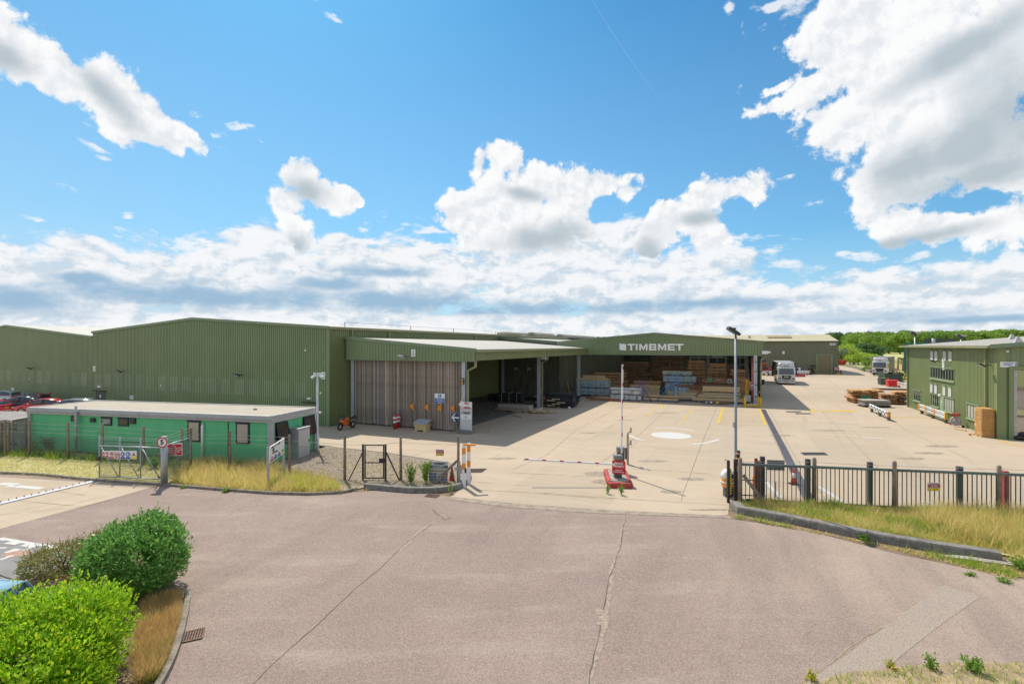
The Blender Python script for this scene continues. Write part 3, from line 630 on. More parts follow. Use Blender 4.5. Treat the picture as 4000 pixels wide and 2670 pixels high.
def board(label, r, a, z, w, h, m=None, d='F', name='sign', cat='sign', group=None, lines=(), bands=()):
    """flat sign; local x along it, local -y its face. lines: (text, size, x, z, material); bands: (x, z, w, h, material)"""
    t = site(name, label, cat, r, a, z, 0 if d == 'F' else R(-90) if d == 'L' else d, group)
    MB().bx(-w/2, w/2, -.02, .02, 0, h).build('board', m or BS, t)
    for i, (x, zz, ww, hh, mm) in enumerate(bands): MB().bx(x-ww/2, x+ww/2, -.026-.001*i, -.021, zz-hh/2, zz+hh/2).build('panel', mm, t)
    for s, sz, x, zz, mm in lines: text(s, sz, t, (x, -.036, zz), mm, ext=.002)
    return t
def fboard(label, x0, x1, y0, y1, a, out=.05, **kw):
    """the same, placed from its outline in the photograph on the wall a = const"""
    ra, Y = RA(x0, a); rb, _ = RA(x1, a); Ym = RA((x0+x1)/2, a)[1]; z0, z1 = ZZ(y1, Ym), ZZ(y0, Ym)
    return board(label, (ra+rb)/2, a-out, z0, rb-ra, z1-z0, **kw)
def tri(t, x, z, s, m, m2=None, y=-.03, inv=False):
    k = MB(); k.prof([(x-s/2, z), (x+s/2, z), (x, z+s*.87)], y-.003, y); k.build('warning_triangle', m, t)
    if m2: k = MB(); k.prof([(x-s*.34, z+s*.1), (x+s*.34, z+s*.1), (x, z+s*.69)], y-.006, y-.0035); k.build('triangle_field', m2, t)
def disc(t, x, z, r, m, y=-.03, name='roundel', n=20, rin=0):
    k = MB(); P = [(x+r*math.cos(2*math.pi*i/n), z+r*math.sin(2*math.pi*i/n)) for i in range(n)]
    if rin:
        Q = [(x+rin*math.cos(2*math.pi*i/n), z+rin*math.sin(2*math.pi*i/n)) for i in range(n)]
        k.add([(p[0], y, p[1]) for p in P]+[(p[0], y, p[1]) for p in Q], [(i, (i+1)%n, n+(i+1)%n, n+i) for i in range(n)])
    else: k.prof(P, y-.003, y)
    k.build(name, m, t)
def danger(label, x0, x1, y0, y1, a, **kw):
    t = fboard(label, x0, x1, y0, y1, a, **kw); w = t.children[0].dimensions.x or .5
    Y = RA((x0+x1)/2, a)[1]; h = (y1-y0)/F*Y; w = (x1-x0)/F*Y*1.05
    tri(t, 0, h*.56, w*.6, M_blk, BS); text('Danger', h*.15, t, (0, -.03, h*.38), BP); text('Fragile roof', h*.09, t, (0, -.03, h*.2), M_blk); return t
danger('white danger fragile roof sign near the middle joint of the left warehouse walls', 366, 375, 1429, 1450, A0)
danger('white danger fragile roof sign on the wide gable beside the white camera mast', 1258, 1272, 1452, 1480, A0)
def notice(label, x0, x1, y0, y1, a):
    t = fboard(label, x0, x1, y0, y1, a); Y = RA((x0+x1)/2, a)[1]; h = (y1-y0)/F*Y
    text('Car Park', h*.26, t, (0, -.03, h*.75), BP)
    for i in range(4): MB().bx(-h*.28, h*.28, -.026, -.021, h*(.15+.11*i), h*(.18+.11*i)).build('text_line', M_blk, t)
notice('small white car park notice on the wall above the dark blue car', 47, 57, 1513, 1527, A0)
notice('small white car park notice on the gable above the green cabin roof', 510, 523, 1543, 1559, A0)
def wall_door(px0, px1, py0, root, org, m, a=A0):
    r0, Y = RA(px0, a); r1, _ = RA(px1, a); h = ZZ(py0, Y)
    MB(org).bx(r0, r1, a-.08, a-.03, 0, h).build('door', m, root); MB(org).bx(r0-.25, r1+.25, a-.45, a-.03, h+.12, h+.18).build('door_canopy', M_dark, root)
    return r0, r1, h
M_dgreen = mat('dark_green_door', (.055,.085,.06), .4, var=.1)
r0, r1, h = wall_door(377, 414, 1529, wh, o, M_dgreen); MB(o).bx(r0+.5, r0+1.1, A0-.18, A0-.03, h+.5, h+.72).build('bulkhead_light', M_white, wh); MB(o).bx((r0+r1)/2-.15, (r0+r1)/2+.12, A0-.09, A0-.081, h-.65, h-.3).build('door_notice', M_white, wh)
r0, r1, h = wall_door(1198, 1233, 1576, wh, o, M_green); MB(o).bx(r0+.2, r0+.6, A0-.18, A0-.03, h+.42, h+.56).build('bulkhead_light', M_white, wh)
for px, py in ((1197, 1368), (1257, 1534), (634, 1505), (121, 1480)):
    r, z = on_front(px, py); k = MB(o); k.ball((r, A0-.12, z), .1); k.build('wall_lamp', M_white, wh)
k = MB(o); k.ball((RW+.12, 36.2, 2.75), .09); k.build('wall_lamp', M_white, wh)
# ---- the warehouse to its left
w0 = site('warehouse', 'green metal warehouse at the far left with its ridge just inside the picture', 'warehouse', RL-20, A0); o = (RL-20, A0); Rr = RL-19.8
def gz0(u): r = RL-39.6+39.6*u; return 9.55-abs(r-Rr)/19.8*1.6
MB(o).clad((RL-39.6, A0), (RL, A0), 0, gz0, .25, .055).build('gable_wall', M_green, w0)
k = MB(o); k.slab((RL-39.7, A0-.15, 7.98), (Rr, A0-.15, 9.6), (Rr, 150, 9.6), (RL-39.7, 150, 7.98), .08); k.slab((Rr, A0-.15, 9.6), (RL-.1, A0-.15, 7.98), (RL-.1, 150, 7.98), (Rr, 150, 9.6), .08); k.build('roof', M_roofw, w0)
MB(o).bar((RL-39.7, A0-.12, 7.92), (Rr, A0-.12, 9.54), .1, .22).build('verge_trim', M_trim, w0); MB(o).bar((Rr, A0-.12, 9.54), (RL, A0-.12, 7.93), .1, .22).build('verge_trim', M_trim, w0)
MB(o).bx(RL-39.6, RL-39.5, A0+.1, 150, 0, 7.9).bx(RL-39.6, RL-.2, 149.8, 150, 0, 7.9).build('rear_wall', M_green, w0)
for i in range(14): strips(RL-1.9-1.95*i-.4, w0, o)
# ---- loading canopy with the slatted end wall
CA0, CA1, CRL, CRR = 34.5, 66.0, -31.0, -19.75
cn = site('loading_canopy', 'open sided green loading canopy with a slatted timber end wall and pale roof', 'loading canopy', CRR, CA0); o = (CRR, CA0)
def cz(r): return 7.66-(r+31.6)*(7.66-6.62)/13.1
k = MB(o); k.slab((-31.55, CA0-.3, cz(-31.55)), (-18.4, CA0-.3, cz(-18.4)), (-18.4, CA1, cz(-18.4)), (-31.55, CA1, cz(-31.55)), .1); k.build('roof', M_roofw, cn)
MB(o).clad((-31.4, CA0-.28), (-18.5, CA0-.28), 5.72, lambda u: cz(-31.4+12.9*u)-.1, .3, .04).build('front_fascia', M_green, cn)
MB(o).bar((-31.5, CA0-.33, cz(-31.5)-.05), (-18.4, CA0-.33, cz(-18.4)-.05), .08, .26).build('verge_trim', M_trim, cn)
MB(o).bx(-31.4, -18.55, CA0-.3, CA0-.2, 5.66, 5.72).build('drip_trim', M_trim, cn)
MB(o).clad((-18.5, CA0-.25), (-18.5, CA1), 5.74, 6.42, .2, .03).build('side_fascia', M_olive, cn); MB(o).bx(-18.55, -18.25, CA0-.3, CA1, 6.4, 6.62).build('gutter', M_trim2, cn)
MB(o).bx(-31.4, -18.6, CA0, CA0+.2, 5.7, 6.3).bx(-19.0, -18.8, CA0, CA1, 5.72, 6.3).build('edge_beam', M_steel, cn)
for i in range(4): MB(o).bar((-31.4, CA0+.3+i*10.4, 7.2), (-18.9, CA0+.3+i*10.4, 6.2), .2, .35).build('rafter', M_steel, cn)
def isec(k, r, a, z0, z1, w=.3, d=.32):
    k.bx(r-w/2, r+w/2, a-d/2, a-d/2+.02, z0, z1).bx(r-w/2, r+w/2, a+d/2-.02, a+d/2, z0, z1).bx(r-.012, r+.012, a-d/2, a+d/2, z0, z1); return k
for r, a in ((CRR+.05, CA0+.1), (CRR+.05, 51.0), (CRR+.05, 66.2), (-30.95, CA0+.1), (-31.2, 52), (-31.0, 65.7)):
    isec(MB(o), r, a, 0, 5.75).build('column', M_steel, cn)
k = MB(o); k.bx(-18.72, -18.58, 34.45, 34.6, 5.2, 6.4); k.bar((-18.65, 34.5, 5.25), (-19.35, 34.6, 4.95), .13); k.bx(-19.45, -19.31, 34.52, 34.66, .2, 5.0); k.build('downpipe', M_trim2, cn)
k = MB(o); k.bx(-18.5, -18.36, 50.2, 50.36, 5.4, 6.4); k.bar((-18.43, 50.3, 5.45), (-19.25, 51.0, 5.1), .13); k.bx(-19.4, -19.26, 50.98, 51.12, .1, 5.15); k.build('downpipe', M_trim2, cn)
k = MB(o); k.bx(-20.0, -18.95, 34.05, 34.95, 0, .3).build('column_plinth', M_kerb2, cn)
MB(o).bx(-19.4, -18.9, 50.9, 51.2, 5.4, 6.3).build('notice_box', M_white, cn)
for i in range(7): MB(o).bx(-30.8, -19.95, CA0+.17, CA0+.23, .32+i*.86, .40+i*.86).build('rail', MATS['weathered_slat'], cn)
n = 0; r = -30.75; random.seed(3)
sl1, sl2 = None, None
while r < -20.0:
    wide = (n % 8 == 5); w = .2 if wide else .085; kk = MB(); kk.bx(-w/2, w/2, -.025, .025, 0, 5.55)
    if wide and sl2: q = sl2.copy(); COL.objects.link(q)
    elif not wide and sl1: q = sl1.copy(); COL.objects.link(q)
    else:
        q = kk.build('slat', M_oldwood, cn)
        if wide: sl2 = q
        else: sl1 = q
    q.parent = cn; q.location = (r+w/2-CRR, CA0+.12-CA0+random.uniform(-.008, .008), .14+random.uniform(-.03, .03)); q.rotation_euler.z = random.uniform(-.03, .03)
    r += w+random.uniform(.045, .07); n += 1
    if n == 18: MB(o).bx(r-.03, r-.008, CA0+.07, CA0+.09, .15, 5.7).build('blue_strip', M_bluep, cn)
floodlight(*((RA(1585, CA0-.3)[0]), CA0-.3, ZZ(1393, RA(1585, CA0)[1])), 'grey floodlight under the white sign on the canopy front', grp='floodlights on the canopy', m=M_fascia)
danger('white danger fragile roof sign on the canopy front above the slatted wall', 1608, 1624, 1364, 1392, CA0-.33)
lr = CRR+.05; t = site('floodlight', 'small lamp with two yellow lenses fixed to the corner column of the canopy', 'lamp', lr, CA0-.08, 3.85, 0)
MB().bx(-.1, .1, -.14, 0, 0, .5).build('housing', M_dark, t)
for zz in (.12, .36): MB().bx(-.07, .07, -.16, -.141, zz-.06, zz+.07).build('lens', mat('amber_lens', (.85,.55,.18), .3, var=.05), t)
# back and return walls of the bay, its floor sheet with the roof shade put into its colour
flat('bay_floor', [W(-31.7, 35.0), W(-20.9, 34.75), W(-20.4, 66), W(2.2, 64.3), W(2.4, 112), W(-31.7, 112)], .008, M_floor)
# ---- the timber shed with the big letters
sh = site('timber_shed', 'green open fronted timber shed with large white lettering on its gable fascia', 'shed', -8.8, 65.2); o = (-8.8, 65.2)
SL, SRr, SRG, SA = -20.4, 2.9, -9.6, 65.2
def sz(u): r = SL+(SRr-SL)*u; return (7.6+(8.47-7.6)*(r-SL)/(SRG-SL)) if r < SRG else (8.47-(8.47-7.36)*(r-SRG)/(SRr-SRG))
MB(o).clad((SL, SA), (SRr, SA), 5.78, sz, .3, .045).build('gable_fascia', M_green, sh)
MB(o).bar((SL, SA-.06, 7.6), (SRG, SA-.06, 8.5), .12, .18).build('verge_trim', M_trim, sh); MB(o).bar((SRG, SA-.06, 8.5), (SRr, SA-.06, 7.38), .12, .18).build('verge_trim', mat('mossy_trim', (.27,.27,.16), .6, var=.25, scale=1.5), sh)
MB(o).bx(SL, SRr, SA-.06, SA+.06, 5.72, 5.79).build('drip_trim', M_trim, sh)
VR = -22.5
M_rl = mat('added_grp_strip', (.75,.77,.74), .5, var=.1, trans=.92)  # translucent roof strips added to brighten the inside of the shed
cuts = [SA-.05]+[q for i in range(7) for q in (68.5+6*i, 70.6+6*i)]+[112]
for i, (q0, q1) in enumerate(zip(cuts, cuts[1:])):
    for ra_, za_, rb_, zb_ in ((SRG, 8.47, SRr+.1, 7.36), (VR, 7.42, SRG, 8.47)):
        k = MB(o); k.slab((ra_, q0, za_), (rb_, q0, zb_), (rb_, q1, zb_), (ra_, q1, za_), .09 if i % 2 == 0 else .02); k.build('roof' if i % 2 == 0 else 'added_rooflight', M_roofw if i % 2 == 0 else M_rl, sh)
MB(o).clad((SRr, 72), (SRr, 112), 0, 7.3, .3, .03).build('side_wall', M_olive, sh); MB(o).clad((SRr, SA), (SRr, 72), 5.78, 7.3, .3, .03).build('side_fascia', M_olive, sh)
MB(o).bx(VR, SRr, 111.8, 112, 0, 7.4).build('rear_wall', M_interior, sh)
# (the right side is open towards the yard for the first bays, closed further back)
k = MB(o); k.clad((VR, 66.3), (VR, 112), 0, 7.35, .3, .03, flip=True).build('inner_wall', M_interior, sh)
MB(o).bx(VR-.05, SL, SA+.1, SA+.25, 5.75, 7.5).build('corner_panel', M_trim, sh)
isec(MB(o), -19.5, SA+.3, 0, 5.8, .32, .34).build('column', M_steel, sh); isec(MB(o), 2.05, SA+.1, 0, 5.8, .36, .4).build('column', M_steel, sh)
isec(MB(o), 1.2, 74, 0, 5.8, .3, .3).build('column', M_galv, sh)
k = MB(o); k.bx(2.55, 2.7, SA-.05, SA+.1, 0, 5.2); k.bar((2.62, SA, 5.2), (3.2, SA, 5.7), .13); k.build('downpipe', M_trim2, sh)
for z in (.9, 2.3, 3.9, 5.0): MB(o).bx(1.95, 2.75, SA-.16, SA-.1, z, z+.06).build('pipe_clip', M_dark, sh)
for i, a in enumerate((70, 82, 94, 106)):
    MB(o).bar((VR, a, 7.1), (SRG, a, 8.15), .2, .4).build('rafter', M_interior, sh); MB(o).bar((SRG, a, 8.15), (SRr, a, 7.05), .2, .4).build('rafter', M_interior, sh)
M_letter = mat('white_letter', (.90,.90,.91), .35, var=.02)
def glyph(ch, w, h, s):
    t = s
    return {'T': [[(0,h),(w,h),(w,h-t),(w/2+t*.62,h-t),(w/2+t*.62,0),(w/2-t*.62,0),(w/2-t*.62,h-t),(0,h-t)]],
     'I': [[(0,0),(w,0),(w,h),(0,h)]],
     'M': [[(0,0),(t*1.15,0),(t*1.15,h*.62),(w/2-t*.25,0+h*.06),(w/2+t*.25,h*.06),(w-t*1.15,h*.62),(w-t*1.15,0),(w,0),(w,h),(w-t*1.25,h),(w/2,h*.42),(t*1.25,h),(0,h)]],
     'E': [[(0,0),(w,0),(w,t),(t*1.2,t),(t*1.2,h/2-t*.42),(w*.92,h/2-t*.42),(w*.92,h/2+t*.42),(t*1.2,h/2+t*.42),(t*1.2,h-t),(w,h-t),(w,h),(0,h)]],
     'B': [[(0,0),(t*1.2,0),(t*1.2,h),(0,h)], [(t*1.2,h-t),(w-t*1.1,h-t),(w-t*1.1,h),(t*1.2,h)], [(t*1.2,h/2-t*.4),(w-t*1.1,h/2-t*.4),(w-t*1.1,h/2+t*.4),(t*1.2,h/2+t*.4)], [(t*1.2,0),(w-t*1.1,0),(w-t*1.1,t),(t*1.2,t)], [(w-t*1.1,h/2),(w-t*.12,h/2+t*.35),(w-t*.12,h-t*.35),(w-t*.35,h),(w-t*1.1,h)], [(w-t*1.1,0),(w-t*.3,0),(w,t*.35),(w,h/2-t*.3),(w-t*.12,h/2),(w-t*1.1,h/2)]]}[ch]
Lg = [('T', 2426, 2455.5), ('I', 2484.5, 2491)]
def lpos(zx): return RA(2400+zx/3.915, SA)[0]
zl0, zl1 = ZZ(1240+500/3.915, RA(2550, SA)[1]), ZZ(1240+401/3.915, RA(2550, SA)[1])
for ch, x0, x1 in (('T',205,315), ('I',329,356), ('M',382,509), ('B',533,642), ('M',668,796), ('E',818,927), ('T',935,1056)):
    r0, r1 = lpos(x0), lpos(x1); k = MB(o)
    for pl in glyph(ch, r1-r0, zl1-zl0, (zl1-zl0)*.225): k.prof([(r0+p[0], zl0+p[1]) for p in pl], SA-.13, SA-.055)
    k.build('letter', M_letter, sh)
r0, r1 = lpos(80), lpos(182); h = zl1-zl0; k = MB(o)
k.prof([(r0, zl0+h*.12), (r0+.1, zl0+.06), (r0+.25, zl0), (r1-.3, zl0), (r1-.1, zl0-.03), (r1, zl0+.03-h*.06), (r1, zl0+h*.84), (r1-.08, zl0+h*.97), (r1-.25, zl0+h), (r0+.3, zl0+h), (r0+.1, zl0+h*1.04), (r0, zl0+h*1.14)], SA-.13, SA-.055); k.build('emblem', M_letter, sh)
# ---- roof between the warehouse and the shed
lk = site('link_shed', 'low pale roofed shed wedged between the long warehouse and the lettered shed', 'shed', -27, 66); o = (-27, 66)
k = MB(o); k.slab((RW+.3, 65.9, 8.15), (VR, 65.9, 7.42), (VR, 112, 7.42), (RW+.3, 112, 8.15), .08); k.build('roof', M_roofw, lk)
MB(o).bar((RW+.3, 65.82, 8.05), (VR, 65.82, 7.3), .1, .42).bar((VR, 65.82, 7.3), (SL, 65.82, 7.5), .1, .42).build('verge_trim', mat('dull_green_trim', (.12,.17,.11), .5, var=.1), lk)
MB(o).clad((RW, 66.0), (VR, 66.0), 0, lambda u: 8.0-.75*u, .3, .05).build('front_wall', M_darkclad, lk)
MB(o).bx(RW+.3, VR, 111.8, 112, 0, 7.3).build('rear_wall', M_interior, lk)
for px in (1940+68, 1940+119):
    r, Y = RA(px+8, 66); MB(o).bx(r-.28, r+.28, 65.86, 65.9, ZZ(1439, Y)-.2, ZZ(1439, Y)+.2).build('notice', M_fascia, lk)
# ---- far building
fb = site('far_warehouse', 'dark green warehouse with a tan roof and a roller door beyond the white lorry', 'warehouse', 22.5, 142.7); o = (22.5, 142.7); FL, FR, FA = -12, 22.5, 142.7
MB(o).clad((FL, FA), (FR, FA), 0, 8.0, .45, .06).build('front_wall', M_fargreen, fb)
MB(o).clad((FR, FA), (FR, FA+30), 0, lambda u: 8.0+1.9*(1-abs(u-.5)*2), .45, .06).build('side_wall', M_fargreen, fb)
k = MB(o); k.slab((FL, FA-.3, 8.05), (FR+.15, FA-.3, 8.05), (FR+.15, FA+15, 9.95), (FL, FA+15, 9.95), .1); k.slab((FL, FA+15, 9.95), (FR+.15, FA+15, 9.95), (FR+.15, FA+30, 8.05), (FL, FA+30, 8.05), .1); k.build('roof', M_rooft, fb)
for i in range(24):
    r = FL+i*1.5; MB(o).bar((r, FA-.2, 8.07), (r, FA+15, 9.97), .06, .04).build('roof_rib', M_rooft, fb)
MB(o).bx(FL, FR+.2, FA-.42, FA-.3, 7.9, 8.1).build('gutter', mat('dark_gutter', (.10,.10,.065), .6, var=.1), fb)
MB(o).bx(FL, FR, FA+29.8, FA+30, 0, 8).build('rear_wall', M_fargreen, fb)
r0, Y = RA(3012, FA+8); MB(o).box((r0+2, FA+8.5, 9.25), (5.5, 4, .3), M=Matrix.Rotation(R(7.2), 3, 'X')).build('roof_hatch', mat('brown_hatch', (.33,.24,.13), .7, var=.1), fb)
MB(o).bx(3.0, 3.5, FA+7, FA+7.5, 8.9, 9.7).build('roof_vent', M_rooft, fb)
ra, Y = RA(3193, FA); rb, _ = RA(3246, FA); zt = ZZ(1388, Y)
M_roller = mat('olive_shutter', (.235,.205,.105), .6, var=.12, scale=.8, stretch=(1,1,3))
for i in range(6):
    z0, z1 = zt*i/6+.01, zt*(i+1)/6-.01; MB(o).bx(ra, rb, FA-.12, FA-.07, z0, z1).build('shutter_panel', M_roller, fb)
MB(o).bx(ra-.35, ra, FA-.2, FA-.02, 0, zt+.3).bx(rb, rb+.35, FA-.2, FA-.02, 0, zt+.3).bx(ra, rb, FA-.2, FA-.02, zt, zt+.3).build('door_frame', MATS['green_trim'], fb)
ra, Y = RA(3168, FA); rb, _ = RA(3188, FA); zt = ZZ(1427, Y); MB(o).bx(ra, rb, FA-.14, FA-.05, 0, zt).build('door', M_dgreen, fb); MB(o).bx(ra-.1, rb+.1, FA-.5, FA-.05, zt, zt+.1).build('door_canopy', M_dark, fb)
fboard('white notice high on the dark far warehouse wall', 3056, 3065, 1371, 1382, FA, out=.12)
fboard('red notice left of the dark door of the far warehouse', 3158, 3164, 1427, 1431, FA, out=.12, m=BR)
r, Y = RA(3256, FA); floodlight(r, FA-.1, ZZ(1355, Y), 'floodlight near the right corner of the far warehouse', grp='floodlights on the far warehouse')
for i in range(4):
    r, Y = RA(3243+6*i, FA); MB(o).bx(r-.1, r+.1, FA-.14, FA-.06, 7.0, 7.6).build('bird_stain', M_white, fb)
# ---- workshop on the right
WR, WA0, WA1 = 17.75, 48.7, 70.3
ws = site('workshop', 'two storey green metal workshop on the right with narrow windows in its side', 'workshop', WR, WA0); o = (WR, WA0)
MB(o).clad((WR, WA1), (WR, WA0), 0, 6.8, .25, .05).build('side_wall', M_shop, ws)
MB(o).clad((WR, WA0), (44, WA0), 0, lambda u: 6.8+.095*26.25*u, .75, .06).build('front_wall', M_green, ws)
MB(o).bx(WR-.04, WR+.45, WA0-.08, WA0-.02, 0, 6.85).bx(WR-.07, WR-.03, WA0-.08, WA0+.3, 0, 6.8).build('corner_trim', M_shop, ws)
k = MB(o); k.slab((WR-.55, WA0-.35, 6.9), (44, WA0-.35, 6.9+.095*26.8), (44, WA1+.3, 6.9+.095*26.8), (WR-.55, WA1+.3, 6.9), .1); k.build('roof', M_roofw, ws)
for i in range(9):
    a = WA0+.2+i*2.6; MB(o).bar((WR-.5, a, 6.91), (44, a, 6.91+.095*26.7), .05, .012).build('roof_rib', M_roofw, ws)
MB(o).bx(WR-.72, WR-.5, WA0-.35, WA1+.3, 6.72, 6.92).build('gutter', M_trim2, ws)
MB(o).bar((WR-.6, WA0-.42, 6.85), (44, WA0-.42, 6.85+.095*26.8), .08, .3).build('verge_trim', MATS['green_trim'], ws)
MB(o).bx(WR, 43.8, WA1-.1, WA1, 0, 6.8).build('rear_wall', M_shop, ws); MB(o).bx(43.9, 44, WA0, WA1, 0, 9.2).build('end_wall', M_shop, ws)
M_frame = mat('sage_frame', (.28,.36,.22), .45, var=.05)
M_blind = mat('pale_blind', (.45,.45,.40), .6, var=.1, scale=5, stretch=(3,3,.2))
def wwin(x0, x1, y0, y1, n, blind=False, sill=True):
    """window in the side wall, given by its outline in the photograph; n lights"""
    aa, Ya = AR(x0, WR); ab, Yb = AR(x1, WR); am = (aa+ab)/2; Ym = -WR*ST+am*CT
    z1, z0 = ZZ(y0, Ym), ZZ(y1, Ym); w = MB(o); x = WR-.03
    w.bx(x-.07, x-.005, ab, aa, z0-.1, z0).bx(x-.07, x-.005, ab, aa, z1, z1+.1).bx(x-.07, x-.005, ab-.08, ab, z0-.1, z1+.1).bx(x-.07, x-.005, aa, aa+.08, z0-.1, z1+.1)
    fr = w.build('window', M_frame, ws)
    for i in range(n):
        b0, b1 = ab+(aa-ab)*i/n, ab+(aa-ab)*(i+1)/n; p = MB(o); p.bx(x-.03, x-.012, b0+.05, b1-.05, z0+.02, z1-.02); p.build('pane', M_blind if blind else M_glassd, fr)
        if i: MB(o).bx(x-.06, x-.008, b0-.04, b0+.04, z0, z1).build('mullion', M_frame, fr)
    if sill: MB(o).bx(x-.16, x-.071, ab-.1, aa+.1, z0-.16, z0-.1).build('sill', M_frame, fr)
    MB(o).bx(x-.14, x-.071, ab-.1, aa+.1, z1+.1, z1+.16).build('drip_hood', M_frame, fr)
S7 = lambda x, y: (3400+x/3.137, 1240+y/3.137)
wwin(3638.5, 3731, 1440, 1480, 9); wwin(3573, 3600, 1528, 1563, 4); wwin(3640, 3671, 1543, 1584, 4); wwin(3693.5, 3729.5, 1557, 1605, 4, True); wwin(3783, 3830.5, 1584, 1634, 4, True)
aa, _ = AR(3676, WR); ab, _ = AR(3690.5, WR); MB(o).bx(WR-.1, WR-.035, ab, aa, .05, 2.15).build('door', mat('sage_door', (.33,.42,.27), .45, var=.05), ws); MB(o).bx(WR-.115, WR-.101, (aa+ab)/2-.06, (aa+ab)/2+.06, 1.5, 1.75).build('door_notice', M_white, ws)
a_, Y_ = AR(3678, WR); MB(o).bx(WR-.2, WR-.04, a_-.22, a_+.22, ZZ(1543, Y_)-.1, ZZ(1543, Y_)+.1).build('bulkhead_light', M_white, ws)
for px, w in ((3551, .16), (3860, .16)):
    a, _ = AR(px, WR); MB(o).bx(WR-.2, WR-.04, a-.07, a+.07, .1, 6.75).build('downpipe', M_trim2, ws)
pn = 0
nm = ('upper leftmost','upper second from left','upper third from left','upper rightmost','lower leftmost','lower second from left','lower third from left','lower rightmost')
for x, y in ((765,465),(818,467),(922,470),(992,474),(761,861),(814,874),(917,895),(988,910)):
    px, py = S7(x, y); a, Y = AR(px, WR); z = ZZ(py, Y)
    t = board(f'small white bordered notice, {nm[pn]} of eight on the workshop side wall', WR-.09, a, z-.42, .62, .84, d='L', group='eight white notices on the workshop'); pn += 1
    MB().bx(-.36, .36, -.08, .02, .86, .9).build('hood', M_frame, t)
    for i in range(9): MB().bx(-.26, .26, -.024, -.021, .07+.085*i, .105+.085*i).build('text_line', M_fascia, t)
px, py = S7(909, 568); a, Y = AR(px, WR); t = board('tall white warning sign beside a floodlight above the long upper workshop window', WR-.09, a, ZZ(py, Y)-.55, .5, 1.1, d='L'); tri(t, 0, .65, .32, M_blk, BS); text('Danger', .1, t, (0, -.03, .45), BP)
def wlight(x, y, label):
    px, py = S7(x, y); a, Y = AR(px, WR); return floodlight(WR-.05, a, ZZ(py, Y), label, d=(-1, 0), grp='floodlights on the workshop')
wlight(868, 538, 'floodlight above the long upper window of the workshop'); wlight(1500, 585, 'floodlight near the front corner of the workshop side wall'); wlight(455, 505, 'floodlight at the far corner of the workshop')
MB(o).bx(WR-.062, WR-.05, WA0+.3, WA1, 3.75, 3.79).build('lap_joint', M_shop, ws)
# big glazed door in the front wall
ra = RA(3958, WA0)[0]; MB(o).bx(ra-.28, ra, WA0-.14, WA0-.06, 0, 5.15).bx(ra-.28, 26, WA0-.14, WA0-.06, 5.15, 5.4).build('door_frame', M_shop, ws)
MB(o).bx(ra, ra+.16, WA0-.12, WA0-.04, .02, 5.13).build('door_post', M_galv, ws); MB(o).bx(ra+.17, 25.8, WA0-.09, WA0-.065, .05, 5.12).build('glazed_door', mat('mirror_glass', (.42,.42,.42), .03, .9, var=.05), ws)
px, py = S7(1684, 574); r, Y = RA(px, WA0); t = board('white rounded alarm box sign on the workshop front', r, WA0-.1, ZZ(py, Y)-.2, .95, .4, m=M_white); MB().bx(.38, .44, -.03, -.021, .05, .35).build('panel', BP, t); [MB().bx(-.3, .3-.12*i, -.026, -.021, .26-.1*i, .31-.1*i).build('text_line', BP, t) for i in range(2)]
px, py = S7(1669, 412); r, Y = RA(px, WA0); MB(o).ball((r, WA0-.12, ZZ(py, Y)), .1).build('wall_lamp', M_white, ws)
for x, a in ((19.6, 50.6), (23.6, 62)):
    k = MB(o); z = 6.9+.095*(x-WR+.5); k.add([(x-.25, a-.25, z), (x+.25, a-.25, z), (x+.25, a+.25, z), (x-.25, a+.25, z), (x-.06, a-.06, z+.5), (x+.06, a-.06, z+.5), (x+.06, a+.06, z+.5), (x-.06, a+.06, z+.5)], [(0,1,5,4),(1,2,6,5),(2,3,7,6),(3,0,4,7),(4,5,6,7)]); k.build('roof_vent', mat('lead_flashing', (.55,.53,.49), .5, .3, var=.1), ws)
MB(o).cyl((19.9, 69.5, 7.35), .16, .7, 12).build('flue', MATS['pale_steel'], ws)
# ------------------------------------------------------------------ bright green portable cabin
M_cab = mat('bright_green_render', (.13,.53,.26), .75, var=.06, scale=1.2, spots=.25, spotcol=(.10,.45,.21), spotscale=1.5)
CP = Vector((-14.04, 29.06, 0)); CRZ = R(-13.0); CX = Vector((math.cos(CRZ), math.sin(CRZ), 0)); CY = Vector((-math.sin(CRZ), math.cos(CRZ), 0))
cb = thing('portable_cabin', 'bright green single storey portable cabin with a pale flat roof and grey fascia', 'cabin', CP, CRZ)
CL, CD = 18.45, 4.15
def PL(px, p, d):
    """run along the line p + t d to the point seen in column px, and its depth"""
    u = (px-2000)/F; t = (u*p.y-p.x)/(d.x-u*d.y); return t, p.y+t*d.y
MB().bx(-CL, 0, 0, CD, .05, 2.46).build('wall', M_cab, cb)
MB().bx(-CL-.12, .12, -.12, CD+.12, 2.72, 2.8).build('roof', M_roofg, cb)
for i, (a, b) in enumerate(((0, .245), (.245, .5), (.5, .735), (.735, 1))):
    x0, x1 = -(CL+.15)*(1-a)+.0, -(CL+.15)*(1-b)+(.15 if b == 1 else -.03)
    k = MB(); k.loft([[(x, -.1, 2.42), (x, -.16, 2.44), (x, -.16, 2.70), (x, -.10, 2.82), (x, .05, 2.84), (x, .05, 2.42)] for x in (x0, x1)], False); k.build('fascia_panel', M_fascia, cb)
    MB().bx(x0, x1, -.166, -.158, 2.55, 2.565).build('fascia_groove', M_dark, cb)
MB().bx(.0, .16, -.10, CD+.15, 2.42, 2.84).build('fascia_panel', M_fascia, cb); MB().bx(-CL-.15, .15, CD, CD+.16, 2.42, 2.84).bx(-CL-.16, -CL, 0, CD, 2.42, 2.84).build('fascia_panel', M_fascia, cb)
